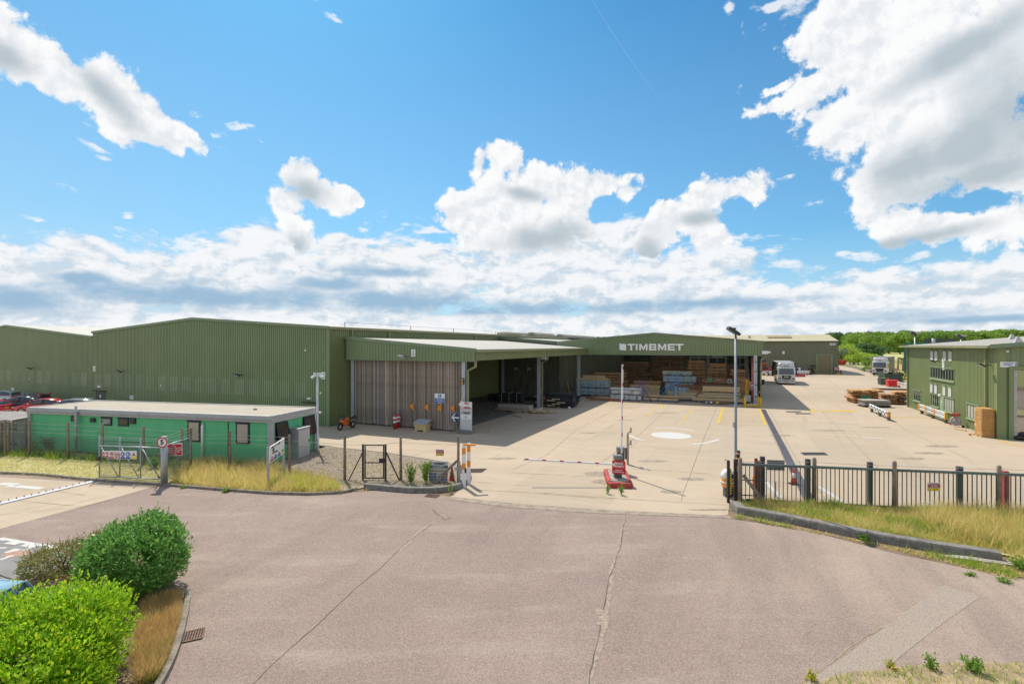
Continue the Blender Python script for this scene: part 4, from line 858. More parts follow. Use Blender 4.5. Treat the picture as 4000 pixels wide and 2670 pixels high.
for x, y in ((0,0), (0,CD), (-CL,0), (-CL,CD)): MB().box((x, y, 1.24), (.26,.26,2.4)).build('corner_post', M_fascia, cb)
M_nframe = mat('navy_frame', (.012,.018,.045), .4, var=.05)
def cwin(x0, x1, y0, y1, m, name='window'):
    a, Ya = PL(x0, CP, CX); b, Yb = PL(x1, CP, CX); Y = (Ya+Yb)/2; z0, z1 = ZZ(y1, Y), ZZ(y0, Y)
    w = MB().bx(a, b, -.06, -.002, z0, z1).build(name, M_nframe, cb); MB().bx(a+.1, b-.1, -.068, -.061, z0+.1, z1-.12).build('pane', m, w)
    MB().bx(a-.04, b+.04, -.09, -.061, z1-.05, z1+.02).build('drip_hood', M_nframe, w)
M_blindv = mat('window_blind', (.50,.44,.36), .35, var=.14, scale=6, stretch=(3,3,.15))
cwin(399, 438.6, 1627.7, 1660.5, mat('obscured_glass', (.33,.36,.35), .25, var=.2, scale=9)); cwin(464.5, 504.4, 1630, 1663, mat('brown_curtain', (.13,.11,.07), .3, var=.3, scale=7, stretch=(4,4,.4)))
cwin(735, 784, 1641, 1724, M_blindv); cwin(924, 976, 1648, 1733, M_blindv)
for px in (292, 366, 523, 100+50):
    a, Y = PL(px, CP, CX)
    if px > 200: MB().bx(a-.18, a+.18, -.12, -.002, 2.02, 2.38 if px != 366 else 2.28).build('vent', mat('vent_grille', (.06,.065,.05), .7, var=.2, scale=20), cb)
for i in range(1, 12): MB().bx(-CL+i*1.53-.008, -CL+i*1.53+.008, -.006, -.001, .05, 2.42).build('panel_seam', M_cab, cb)
a, Y = PL(892, CP, CX); MB().bx(a-.03, a+.03, -.02, -.002, .05, 2.42).build('panel_joint', M_dark, cb)
a, Y = PL(797, CP, CX); k = MB(); k.tube([(a, -.14, .1), (a, -.14, 2.1), (a, -.02, 2.25)], .07, 8); k.build('waste_pipe', M_white, cb)
a, Y = PL(314, CP, CX); k = MB(); k.tube([(a, -.26, .1), (a, -.26, 3.05)], .085, 8); k.tube([(a, -.26, 2.15), (a, -.26, 2.3)], .11, 8); k.build('soil_pipe', mat('mossy_pipe', (.44,.46,.45), .6, var=.2, scale=2, stretch=(1,1,2), spots=.6, spotcol=(.24,.22,.15), spotscale=2), cb)
EX = CY; EP = CP
def ewin(x0, x1, y0, y1):
    """open top hung window in the end wall, leaning out at the bottom"""
    a, Ya = PL(x0, EP, EX); b, Yb = PL(x1, EP, EX); Y = (Ya+Yb)/2; z0, z1 = ZZ(y1, Y), ZZ(y0, Y); h = z1-z0
    rc = MB().bx(.002, .05, a+.03, b-.03, z0, z1).build('window', M_nframe, cb)
    M = Matrix.Rotation(R(-11), 3, 'Y'); c = Vector((.07, (a+b)/2, z1))
    k = MB(); w = b-a
    for dy, dz, ww, hh in ((-w/2+.05, -h/2, .1, h), (w/2-.05, -h/2, .1, h), (0, -.05, w, .1), (0, -h+.05, w, .1)): k.box(c+M @ Vector((0, dy, dz)), (.06, ww, hh), M=M)
    k.build('sash', M_nframe, rc); k = MB(); k.box(c+M @ Vector((.01, 0, -h/2)), (.02, w-.18, h-.18), M=M); k.build('pane', mat('brown_glass', (.085,.06,.045), .08, var=.2, scale=3), rc)
    MB().bar((.05, a+.12, z0+.25), c+M @ Vector((0, -w/2+.1, -h+.05)), .025).build('stay', M_white, rc)
ewin(1074, 1119, 1647, 1732); ewin(1181, 1223, 1624, 1697)
MB().ball((-3.0, 2.3, 2.84), (.14,.1,.07)).build('stone', M_kerb2, cb)
# steel cabinet beside it
ec = thing('electrical_cabinet', 'tall grey steel cabinet standing on the gravel against the green cabin', 'cabinet', CP+CX*.12+CY*1.45, CRZ)
MB().bx(0, .62, 0, 1.15, 0, 1.82).build('body', M_galv, ec); MB().bx(.622, .65, .04, 1.11, .06, 1.76).build('door', mat('pale_cabinet_door', (.50,.49,.50), .5, .2, var=.06, scale=4), ec); MB().bx(-.03, .67, -.03, 1.18, 1.82, 1.87).build('lid', M_galv, ec); MB().bx(.652, .68, 1.0, 1.05, .85, 1.05).build('handle', M_dark, ec)
# small green box with a red lamp behind the gate
a, Y = PL(475, CP, CX); p = G(475, 1795)
t = thing('fuel_box', 'dark green metal box with a red cap behind the wide gate', 'box', (p.x, 31.6, 0), CRZ); MB().bx(-.95, .75, -.3, .45, 0, .92).build('body', M_dgreen, t); k = MB(); k.slab((-1.05,-.4,.93), (.85,-.4,.93), (.85,.55,1.03), (-1.05,.55,1.03), .05); k.build('lid', mat('mint_lid', (.10,.36,.25), .5, var=.08), t); MB().bx(-.15, .02, -.1, .05, .99, 1.1).build('cap', M_redp, t)
# corrugated lean-to and slatted fence at the left edge
t = thing('lean_to_store', 'corrugated grey lean-to store with a sloping roof at the left of the green cabin', 'shed', (-32.55, 32.35, 0), R(-4)); k = MB(); k.clad((-9, .0), (.1, .0), 0, 2.1, .16, .03); k.clad((.1,0), (.12, 2.6), 0, lambda u: 2.1+.12*u, .16, .03); k.build('wall', mat('dull_corrugated', (.50,.47,.44), .7, var=.12, scale=2, stretch=(1,1,.4), spots=.4, spotcol=(.33,.26,.20), spotscale=1), t)
k = MB(); k.slab((-9.2, -.2, 2.12), (.25, -.15, 2.12), (.3, 2.8, 2.26), (-9.2, 2.8, 2.26), .05); k.build('roof', mat('fibre_cement_roof', (.55,.51,.48), .85, var=.08, scale=1.5, spots=.4, spotcol=(.40,.35,.30), spotscale=2), t)
for i in range(30): MB().bar((-9+.31*i, -.2, 2.13), (-9+.31*i, 2.8, 2.27), .06, .04).build('roof_rib', MATS['fibre_cement_roof'], t)
MB().bx(-8.9, .0, -.05, -.02, 1.0, 1.08).build('rail', M_dark, t)
t = thing('slat_fence', 'weathered timber slat fence at the left edge beside the corrugated store', 'fence', (G(8,1766).x, G(8,1766).y, 0), R(-3))
for i in range(14): MB().bx(-2.6+.25*i, -2.44+.25*i, -.02, .02, .05, 1.85).build('slat', mat('grey_board', (.23,.20,.16), .9, var=.2, scale=2, stretch=(5,5,.4), rnd=.2), t)
for z in (.5, 1.5): MB().bx(-2.7, .95, .021, .06, z, z+.09).build('rail', M_dark, t)
MB().bx(-2.7, .98, -.04, .04, 1.87, 1.93).build('capping', M_iron, t)
# ------------------------------------------------------------------ fences, gates, signs by the road
M_post = mat('concrete_post', (.30,.245,.19), .9, var=.2, scale=3, bump=.006, spots=.6, spotcol=(.16,.12,.09), spotscale=3)
M_wire = mat('wire', (.22,.24,.22), .5, .5, var=.1)
M_wireg = mat('green_wire', (.10,.16,.13), .5, .2, var=.1)
M_bar = mat('barbed_wire', (.50,.48,.42), .6, .3, var=.2)
def mesh_wires(k, p, q, z0, z1, s=.075, r=.005):
    """woven diamond wire between two posts: crossing wires, each a thin three sided rod"""
    p, q = V2(p), V2(q); L = (q-p).length; d = (q-p)/L; n = Vector((-d.y, d.x, 0)); h = z1-z0
    def at(u, z, o): return p+d*u+n*o+Vector((0,0,z))
    i = -h
    while i < L:
        for sg in (1, -1):
            u0, u1 = (i, i+h) if sg > 0 else (i+h, i); za, zb = z0, z1
            a0, a1, b0, b1 = u0, u1, za, zb
            def clip(u, ua, ub, zA, zB): return zA+(zB-zA)*(u-ua)/(ub-ua)
            pa, pb = (a0, b0), (a1, b1)
            lo, hi = min(a0, a1), max(a0, a1)
            if hi <= 0 or lo >= L: continue
            def lim(pt):
                u, z = pt; uc = min(max(u, 0), L); return (uc, clip(uc, a0, a1, b0, b1))
            (ua, zA), (ub, zB) = lim(pa), lim(pb); o = r*.7*sg
            tri_ = [(r, 0), (-r*.5, r), (-r*.5, -r)]
            vs = [at(uu+x*.7*sg, zz+x*.7, o+y) for uu, zz in ((ua, zA), (ub, zB)) for x, y in tri_]
            k.add(vs, [(0,1,4,3),(1,2,5,4),(2,0,3,5)])
        i += s
    return k
def chain_fence(name, label, pts, hs, zm, strands, top=2.2, w=.12, wire=None, arms=(), skip=()):
    """posts given by their feet; hs their heights; zm the top of the mesh; strands heights of the straining wires"""
    o = (pts[0].x, pts[0].y); t = thing(name, label, 'fence', (o[0], o[1], 0))
    for i, (p, h) in enumerate(zip(pts, hs)):
        if i in skip: continue
        k = MB(o); k.tube([(p.x, p.y, -.1), (p.x+random.uniform(-.015,.015), p.y, h-.06), (p.x, p.y, h)], [w*.62, w*.55, w*.3], 6)
        if i in arms: k.bar((p.x, p.y, h-.05), (p.x+.18, p.y-.22, h+.34), .13)
        k.build('post', M_post, t)
    k = MB(o)
    for a, b in zip(pts, pts[1:]): mesh_wires(k, a, b, .04, zm)
    k.build('wire_mesh', wire or M_wire, t, kind='stuff')
    for z in strands:
        for i, (a, b) in enumerate(zip(pts, pts[1:])):
            k = MB(o); m = (a+b)/2; k.tube([(a.x, a.y, z), (m.x, m.y, z-.025), (b.x, b.y, z)], .006, 4)
            n = int((b-a).length/.15)
            for jn in range(1, n):
                p = a.lerp(b, jn/n); k.box((p.x, p.y, z-.02), (.012,.012,.05))
            k.build('barbed_strand', M_bar, t)
    return t
lf = PXP([(-220,1772),(-110,1777),(20,1781),(115,1782),(266,1792),(400,1801),(560,1816),(711,1827)])
chain_fence('chain_link_fence', 'chain link fence with concrete posts and barbed wire in front of the green cabin', lf, [2.28]*8, 1.35, (1.55,1.8,2.08))
sf = PXP([(711,1827),(897,1838),(1131,1853)])
chain_fence('chain_link_fence', 'short run of wire fence in the tall grass before the two tall cabin windows', [G(744,1838)]+sf[1:], [2.1,2.2,2.15], 1.35, (1.55,1.8,2.0), arms=(0,))
mf = PXP([(1131,1853),(1347,1876),(1410,1876)])
chain_fence('chain_link_fence', 'wire fence on the gravel between the leaning board and the black pedestrian gate', mf, [2.15,2.35,1.8], 1.62, (1.85,), skip=(0,2))
nf = PXP([(1512,1877),(1566,1876),(1790,1887)])
chain_fence('chain_link_fence', 'wire fence on the gravel between the black gate and the orange striped posts', nf, [1.7,2.27,2.4], 1.62, (1.95,), skip=(0,))
k = MB((nf[0].x, nf[0].y)); a = nf[2]; k.bar((a.x-.05, a.y-.06, 1.15), (a.x-1.25, a.y-.1, 0), .12)
k.build('brace', M_post, bpy.data.objects['chain_link_fence.003'])
rf = PXP([(2891,1967),(3180,1970),(3493,1990),(3902,2008),(4400,2030)])
t = chain_fence('chain_link_fence', 'right hand chain link fence with round topped concrete posts along the grass verge', rf, [2.02,2.05,2.06,2.02,2.0], 1.72, (1.85,), w=.15, wire=M_wireg)
k = MB((rf[0].x, rf[0].y)); a = rf[0]; k.bar((a.x+.15, a.y, 1.25), (a.x+1.08, a.y-.1, 0), .11, .14); k.build('brace', M_post, t)
# ---- wide field gate with the row of small signs
gp0, gp1 = G(388,1867), G(630,1878)
gt = thing('field_gate', 'wide galvanised mesh gate carrying a row of seven small safety signs', 'gate', gp0, math.atan2(gp1.y-gp0.y, gp1.x-gp0.x)); GLn = (gp1-gp0).length
def zat(py, p): return ZZ(py, p.y)
gh = zat(1740, gp0); ghp = zat(1704, gp0)
MB().tube([(0,0,gh), (GLn,0,gh)], .035, 8).build('top_rail', M_galv, gt); MB().tube([(0,0,.1), (GLn,0,.1)], .035, 8).build('bottom_rail', M_galv, gt)
for f in (0, .335, .67, 1): MB().tube([(GLn*f,0,.08 if f not in (0,1) else .02), (GLn*f,0,ghp)], .032, 8).build('upright', M_galv, gt)
for f in (0, .33, .665): MB().tube([(GLn*(f+.03),0,gh-.06), (GLn*(f+.31),0,.12)], .026, 6).build('brace', M_galv, gt)
k = MB(); mesh_wires(k, (0,0), (GLn,0), .12, gh-.03, .06); k.build('wire_mesh', M_wire, gt, kind='stuff')
for z in (gh+.17, gh+.34, ghp-.03): MB().tube([(0,0,z), (GLn*.5,0,z-.03), (GLn,0,z)], .007, 4).build('barbed_strand', M_bar, gt)
MB().bx(-.06, .08, -.1, -.02, gh*.55, gh*.68).build('latch', M_dark, gt)
def gsign(x0, x1, y0, y1, label, kind):
    s = 3.356; u0 = ((300+x0/s)-388)/(630-388)*GLn; u1 = ((300+x1/s)-388)/(630-388)*GLn; um = (u0+u1)/2
    p = gp0.lerp(gp1, um/GLn); z0, z1 = zat(1600+y1/s, p), zat(1600+y0/s, p); w, h = u1-u0, z1-z0
    p = gp0.lerp(gp1, um/GLn)+Vector((.0,-.06,z0)); t = board(label, 0, 0, 0, w, h, d=0); t.location = p; t.rotation_euler.z = gt.rotation_euler.z; t['group'] = 'safety signs on the field gate'
    if kind == 'ban':
        disc(t, 0, h*.62, w*.40, BR, rin=w*.30); k = MB(); k.bar((-w*.27,-.03,h*.62+w*.27), (w*.27,-.03,h*.62-w*.27), w*.09, .004, up=(0,1,0)); k.build('slash', BR, t)
        MB().bx(-w*.09, w*.11, -.027, -.022, h*.5, h*.74).build('pictogram', M_blk, t); MB().bx(-w*.42, w*.42, -.027, -.022, h*.05, h*.25).build('panel', BR, t)
    elif kind == 'text':
        MB().bx(-w*.45, w*.45, -.027, -.022, h*.04, h*.70).build('panel', BR, t); disc(t, -w*.2, h*.85, w*.13, BR, rin=w*.09); disc(t, w*.2, h*.85, w*.13, BR, rin=w*.09)
        for i, s_ in enumerate(('No', 'smoking', 'or vaping', 'on these', 'premises')): text(s_, h*.13, t, (0, -.03, h*(.62-.125*i)), BS, bold=.002)
    elif kind == 'must':
        disc(t, 0, h*.62, w*.42, BP); MB().bx(-w*.16, w*.12, -.036, -.034, h*.48, h*.76).build('pictogram', BS, t); MB().bx(-w*.45, w*.45, -.027, -.022, h*.04, h*.27).build('panel', BP, t)
    else:
        tri(t, 0, h*.40, w*.72, M_blk, BY, y=-.028); MB().box((0, -.037, h*.56), (w*.28,.003,h*.09), M=Matrix.Rotation(R(-25), 3, 'Y')).build('pictogram', M_blk, t); MB().bx(-w*.45, w*.45, -.027, -.022, h*.04, h*.30).build('panel', BY, t)
gsign(350,393,537,610, 'small red ringed prohibition sign, first from the left on the wide gate', 'ban'); gsign(397,440,537,610, 'small red ringed prohibition sign, second from the left on the wide gate', 'ban')
gsign(448,512,533,636, 'larger red ringed no entry to unauthorised persons sign, third on the wide gate', 'ban'); gsign(523,587,533,642, 'red no smoking text sign in the middle of the row on the wide gate', 'text')
gsign(592,655,536,637, 'blue safety boots sign on the wide gate', 'must'); gsign(662,725,536,639, 'blue high visibility clothing sign on the wide gate', 'must'); gsign(734,800,536,638, 'yellow triangle warning sign at the right of the row on the wide gate', 'warn')
# speed limit post
p = G(641,1892); pz = ZZ(1706, p.y); pr = .14
t = thing('gate_post', 'thick round grey steel gate post behind the speed limit sign', 'gate post', p); k = MB(); k.tube([(0,0,0), (0,0,pz)], .135, 14); k.build('post', M_galv, t); MB().cyl((0,0,pz+.015), .14, .03, 14).build('cap', M_fascia, t)
for z in (.35, 1.45): MB().bx(-.3, -.13, -.04, .04, z, z+.08).build('hinge', M_iron, t)
t = thing('speed_limit_sign', 'round white speed limit sign with a red ring and the number 5', 'sign', (p.x+.02, p.y-.17, ZZ(1724, p.y)-.27)); disc(t, 0, .27, .27, BS, 0, 'plate', 28); disc(t, 0, .27, .265, BR, -.008, 'ring', 28, rin=.205); text('5', .34, t, (0, -.012, .27), M_blk, bold=.012)
# short mesh panel with the red sign
p1 = G(744,1838); p0 = G(650,1888)
t = thing('mesh_panel', 'short sloping mesh panel between the steel gate post and the angled concrete post', 'fence', (p0.x, p0.y, 0), math.atan2(p1.y-p0.y, p1.x-p0.x)); Lp = (p1-p0).length
zA, zB = ZZ(1737, p0.y), ZZ(1708, p1.y); k = MB(); mesh_wires(k, (0,0), (Lp,0), .1, min(zA, zB)-.05, .06); k.build('wire_mesh', M_wire, t, kind='stuff')
MB().tube([(0,0,zA), (Lp,0,zB)], .03, 8).build('top_rail', M_galv, t); MB().tube([(Lp-.06,0,0), (Lp-.06,0,zB)], .03, 8).build('upright', M_galv, t); MB().tube([(0.1,0,0), (.1,0,zA)], .02, 6).build('upright', M_galv, t)
for dz in (.18,.36,.54): MB().tube([(0,0,zA+dz*.8), (Lp,0,zB+dz)], .007, 4).build('barbed_strand', M_bar, t)
MB().tube([(0,-.02,.95), (Lp,-.02,1.1)], .012, 5).build('stay_wire', M_bar, t)
pc = p0.lerp(p1, .35); t = board('red sign reading no unauthorised vehicles allowed beyond this point', 0, 0, 0, .72, .62, BS, d=0); t.location = (pc.x+.02, pc.y-.1, ZZ(1777, pc.y)); t.rotation_euler.z = R(14)
MB().bx(-.34, .34, -.026, -.021, .025, .595).build('panel', BR, t)
for i, s_ in enumerate(('No', 'unauthorised', 'vehicles allowed', 'beyond this', 'point')): text(s_, .115, t, (0, -.03, .51-.105*i), BS, bold=.002)
# leaning direction board
pa, pb = G(1048,1898), G(1111,1862); dd = math.atan2(pb.y-pa.y, pb.x-pa.x)
t = thing('direction_board', 'leaning white site direction board on two posts in the long grass', 'sign', pa, dd); Lb = (pb-pa).length; ht = ZZ(1748, pa.y); 
MB().bar((0,0,0), (.18,.12,ht), .08).build('post', M_fascia, t); MB().bar((Lb,0,0), (Lb+.05,.12,ht+.18), .08).build('post', M_fascia, t)
Mx = Matrix(((1,0,0),(0,1,0),(0,0,1)))
bdw = Lb+.05; bz0, bz1 = ZZ(1810, pa.y), ht
k = MB(); k.loft([[(.1,-.01,bz0),(.1,.04,bz0),(.18,.04,bz1),(.18,-.01,bz1)], [(Lb+.02,.02,bz0+.14),(Lb+.02,.07,bz0+.14),(Lb+.06,.07,bz1+.16),(Lb+.06,.02,bz1+.16)]], False); k.build('board', BS, t)
bt = bpy.data.objects.new('print', None)
def bprint(u0, u1, v0, v1, m, name='panel'):
    f = lambda u, v: (Vector((.1,-.016,bz0)).lerp(Vector((.18,-.016,bz1)), v)).lerp(Vector((Lb+.02,.014,bz0+.14)).lerp(Vector((Lb+.06,.014,bz1+.16)), v), u)
    k = MB(); k.poly([f(u0,v0), f(u1,v0), f(u1,v1), f(u0,v1)]); k.build(name, m, t)
    return f
f = bprint(.08,.68,.83,.95, mat('grey_print', (.12,.12,.12), .5)); bprint(.03,.24,.05,.17, BR); bprint(.27,.48,.05,.20, BP); bprint(.52,.73,.05,.20, BP); bprint(.77,.97,.05,.20, BY)
for i in range(4): bprint(.08+.245*i,.20+.245*i,.23,.32, (BR, BP, BP, M_blk)[i], 'pictogram')
for i, (s_, v) in enumerate((('Oxford', .885), ('HPV', .74), ('LGV', .64), ('Staff Parking', .5))):
    q = f(.36 if i == 0 else .16, v); text(s_, .15 if i == 0 else .11, t, (q.x, q.y-.004, q.z), BS if i == 0 else M_blk, rot=(0, -math.atan2(.15, Lb), 0), align='CENTER' if i == 0 else 'LEFT', bold=.002)
# black pedestrian gate with stays
g0, g1 = G(1418,1876), G(1505,1877); t = thing('pedestrian_gate', 'black steel pedestrian gate between two braced black posts on the gravel', 'gate', g0); Lg_ = (g1-g0).length; hh = ZZ(1735, g0.y)
for x in (0, Lg_): MB().bx(x-.045, x+.045, -.045, .045, 0, hh+.02).build('post', M_dark, t)
MB().bar((-.02,0,hh*.78), (-.72,-.12,0), .055).build('stay', M_dark, t); MB().bar((Lg_+.02,0,hh*.8), (Lg_+.75,-.1,0), .055).build('stay', M_dark, t)
x0, x1 = .11, Lg_-.10
for a, b in (((x0,0,.1),(x0,0,hh)), ((x1,0,.1),(x1,0,hh)), ((x0,0,hh-.03),(x1,0,hh-.03)), ((x0,0,.13),(x1,0,.13)), ((x0,0,hh*.5),(x1,0,hh*.5))): MB().bar(a, b, .055).build('rail', M_dark, t)
MB().bx(x1-.22, x1+.06, -.07, -.02, hh*.5, hh*.62).build('lock_box', M_dark, t)
k = MB(); mesh_wires(k, (x0,0), (x1,0), .14, hh-.05, .07); k.build('wire_mesh', M_wire, t, kind='stuff')
# orange and white striped gate leaf (seen on edge)
p = G(1812,1902); q = G(1824,1892); hz = ZZ(1737, p.y)
t = thing('striped_gate', 'white gate end posts banded in orange standing beside the yard entrance', 'gate', p)
for nm_, off in (('post', Vector((0,0,0))), ('post', Vector((q.x-p.x+.08, q.y-p.y+.1, 0)))):
    pp = MB().bx(off.x-.085, off.x+.085, off.y-.06, off.y+.06, 0, hz-(.03 if off.x else 0)).build(nm_, M_white, t)
    for z in (.88, 1.62): MB().bx(off.x-.088, off.x+.088, off.y-.063, off.y+.063, z, z+.3).build('band', M_org, pp)
MB().bar((.0,0,hz+.02), (.55,.12,hz-.02), .14, .08).build('top_arm', M_org, t); MB().bx(-.06,.2,-.03,.03,hz-.02,hz+.06).build('cap', M_org, t)
MB().bx(.05,.13,-.1,-.05,.72,.95).build('hinge', M_dark, t)
p = G(1794,1890); t = thing('latch_post', 'short galvanised latch post with a lock box behind the kerb', 'post', p); MB().bx(-.06,.06,-.05,.05,0,1.12).build('post', M_galv, t); MB().bx(-.0,.16,-.1,-.05,.55,.98).build('lock_box', M_fascia, t); MB().bx(-.2,-.06,-.1,-.05,.72,.85).build('latch', M_fascia, t)
# cctv sign, site board, cone
def cctv(label, p, w, h, z, rz=0):
    t = board(label, 0, 0, 0, w, h, mat('pale_grey_sign', (.62,.60,.62), .5), d=rz); t.location = (p.x, p.y, z); t.rotation_euler.z = rz
    MB().bx(-w*.47, w*.47, -.026, -.021, h*.40, h*.80).build('panel', mat('faded_red', (.50,.04,.09), .5), t); MB().bx(-w*.47, w*.47, -.026, -.021, h*.03, h*.36).build('panel', BY, t)
    for s_, sz, x, zz, m in (('PRIVATE PROPERTY', .10, 0, .89, BR), ('NO PUBLIC', .115, 0, .73, BS), ('RIGHT OF WAY', .115, 0, .60, BS), ('NO TRESPASSING', .105, 0, .47, BS), ('C.C.T.V', .16, .12, .25, M_blk), ('in operation', .085, .12, .10, M_blk)):
        text(s_, sz*h*1.15, t, (x*w, -.03, zz*h), m)
    tri(t, -w*.36, h*.06, w*.2, M_blk, BY, y=-.029)
p = (nf[1]+nf[2])/2; cctv('small private property and camera warning sign on the wire fence beside the black gate', G(1719,1884)+Vector((0,-.04,0)), .40, .32, ZZ(1778, 25.2))
cctv('small private property and camera warning sign on the right hand chain link fence', G(3642,1996)+Vector((0,-.07,0)), .52, .34, ZZ(1912, 20.9))
p = G(1712,1882); t = board('site safety board propped on the gravel with green heading and rows of coloured panels', 0, 0, 0, .98, 1.0, BS, d=0); t.location = (p.x, p.y, .04); t.rotation_euler = (R(-6), 0, R(-6))
text('TIMBMET', .155, t, (.06, -.03, .88), M_blk, bold=.004); MB().bx(-.46, -.38, -.026, -.021, .83, .92).build('emblem', mat('leaf_green', (.25,.55,.08), .5), t); MB().bx(-.48, .48, -.026, -.021, .67, .79).build('panel', BG, t); text('SITE SAFETY', .115, t, (0, -.03, .73), BS, bold=.004)
MB().bx(-.47, .47, -.026, -.021, .47, .57).build('panel', mat('cream_panel', (.72,.60,.34), .5), t); text('FORK LIFT TRUCKS IN OPERATION', .055, t, (0, -.03, .52), M_blk); MB().bx(-.42, .46, -.026, -.021, .61, .63).build('text_line', M_fascia, t)
for i, (m1, m2) in enumerate(((BP, mat('pink_panel', (.62,.10,.26), .5)), (BP, mat('cream_panel', (0,0,0)))  , (BP, BP))):
    z = .31-.135*i; MB().bx(-.46, -.1, -.026, -.021, z, z+.11).build('panel', mat('faded_blue', (.05,.12,.26), .5), t); MB().bx(.13, .47, -.026, -.021, z, z+.11).build('panel', m2, t); disc(t, .015, z+.055, .05, (BR, M_blk, BP)[i], -.028, 'pictogram', 12, rin=.035 if i == 0 else 0)
    [MB().bx(-.42+.05*q, -.14-.05*q, -.03, -.027, z+.065-.035*q, z+.08-.035*q).build('text_line', BS, t) for q in (0, 1)]
    if i == 0: text('No Smoking', .05, t, (.3, -.03, z+.055), BS)
    else: [MB().bx(.18, .43, -.03, -.027, z+.065-.035*q, z+.08-.035*q).build('text_line', BS if i == 2 else M_blk, t) for q in (0, 1)]
MB().box((0,.12,.45), (.05,.03,.95), M=Matrix.Rotation(R(14), 3, 'X')).build('prop', M_iron, t)
def cone(label, p, h, old=False, rz=0, tilt=0):
    t = thing('traffic_cone', label, 'traffic cone', p, rz); t.rotation_euler.x = tilt
    m = mat('faded_cone', (.42,.06,.035), .7, var=.2, scale=6, spots=.6, spotcol=(.10,.05,.04), spotscale=4) if old else mat('cone_orange', (.75,.06,.03), .5, var=.1)
    MB().loft([[(h*.27*a, h*.27*b, z) for a, b in ((-1,-.8),(-.8,-1),(.8,-1),(1,-.8),(1,.8),(.8,1),(-.8,1),(-1,.8))] for z in (0, h*.05)], False).build('base', M_dark if not old else m, t)
    MB().tube([(0,0,h*.05), (0,0,h*.95), (0,0,h)], [h*.19, h*.045, h*.03], 14).build('cone', m, t)
    MB().tube([(0,0,h*.42), (0,0,h*.70)], [h*.132, h*.086], 14).build('band', BS if not old else mat('dirty_band', (.20,.12,.09), .8), t)
cone('faded red traffic cone beside the site safety board', G(1765,1877), .78, True)
cone('bright red and white traffic cone on the drainage channel behind the sliding gate', G(3101,1890), .80)
# ---- barrier island
i0 = G(2412,1876)
bi = thing('barrier_island', 'low raised island edged in red paint under the two barrier cabinets', 'traffic island', (i0.x, i0.y, 0), R(-6)); k = MB()
M_rk = mat('red_kerb', (.46,.055,.045), .7, var=.2, scale=3, spots=.4, spotcol=(.42,.33,.28), spotscale=4)
def rrect(w, l, r, n=5):
    P = []
    for cx, cy, a0 in ((w/2-r, l/2-r, 0), (-w/2+r, l/2-r, 90), (-w/2+r, -l/2+r, 180), (w/2-r, -l/2+r, 270)):
        P += [(cx+r*math.cos(R(a0+90*i/n)), cy+r*math.sin(R(a0+90*i/n))) for i in range(n+1)]
    return P
iw, il = 1.22, 2.9
k.loft([[(x, y, z) for x, y in rrect(iw-2*s, il-2*s, .22)] for z, s in ((0,0), (.20,.0), (.25,.03), (.27,.08))], False); k.build('kerb', M_rk, bi)
MB().prism(rrect(iw-.42, il-.42, .12), .26, .284).build('infill', mat('lichen_slab', (.40,.38,.34), .9, var=.2, scale=4, spots=.6, spotcol=(.22,.20,.18), spotscale=5), bi)
M_barg = mat('barrier_grey', (.075,.082,.095), .45, var=.06)
def barrier(label, p, boom):
    t = thing('barrier', label, 'barrier', (p.x, p.y, .284), 0); h = 1.12
    MB().loft([[(x, y, z) for x, y in rrect(.40*s, .34*s, .06*s)] for z, s in ((0,1),(.05,1),(.05,.96),(h*.80,.96))], False).build('cabinet', M_barg, t)
    MB().loft([[(x, y, z) for x, y in rrect(.43, .37, .06)] for z in (h*.86, h)], False).build('hood', mat('barrier_hood', (.19,.20,.22), .4, var=.05), t); MB().bx(-.2,.2,-.165,.165,h*.80,h*.86).build('gap', mat('ochre_strip', (.42,.30,.06), .5), t)
    b = MB()
    if boom == 'up': e0, e1 = Vector((.0,-.22,h*.75)), Vector((.06,-.22,5.6))
    else: e0, e1 = Vector((-.1,-.22,h*.62)), Vector((-4.75,-.05,h*.62+.22))
    b.bar(e0, e1, .085, .06, up=(0,1,0)); bo = b.build('boom', M_white, t)
    for i in range(1, 6):
        d_ = (e1-e0).normalized(); sd = d_.cross(Vector((0,1,0)))*-.018; a = e0.lerp(e1, i/5.3)+sd; MB().bar(a, a+d_*.2, .056, .064, up=(0,1,0)).build('red_band', mat('dull_red_band', (.42,.03,.05), .5), bo)
    return t
f1 = G(2413,1863, .284); f2 = G(2424,1826, .284)
barrier('grey barrier cabinet with its striped boom standing straight up, the rear of two', f2, 'up')
barrier('grey barrier cabinet behind the red sign with its boom lowered to the left', f1, 'down')
t = board('red private property sign reading access by appointment only on the front barrier', 0, 0, 0, .66, .64, BR, d=0); t.location = (f1.x-.01, f1.y-.3, ZZ(1850, f1.y-.3))
text('PRIVATE', .135, t, (0, -.03, .52), BS, bold=.005, sx=.85); text('PROPERTY', .135, t, (0, -.03, .38), BS, bold=.005, sx=.85); text('Access by', .082, t, (0, -.03, .20), BS, bold=.002); text('appointment only', .082, t, (0, -.03, .11), BS, bold=.002, sx=.92)
p = G(2452,1812); t = thing('reader_post', 'slim beige card reader post with two small arms behind the barriers', 'post', (p.x, p.y, .0)); hp = ZZ(1697, p.y)+.1
M_beige = mat('beige_steel', (.46,.36,.27), .5, var=.1); MB().bx(-.06,.06,-.05,.05,0,hp).build('post', M_beige, t)
for z in (hp-.0, hp-.72): MB().bar((0,0,z), (.16,-.02,z+.12), .06).build('arm', M_beige, t); MB().bx(.13,.22,-.06,.05,z+.02,z+.32).build('reader', M_beige, t)
MB().bx(-.16,-.05,-.08,.08,.3,.95).build('control_box', M_barg, t)
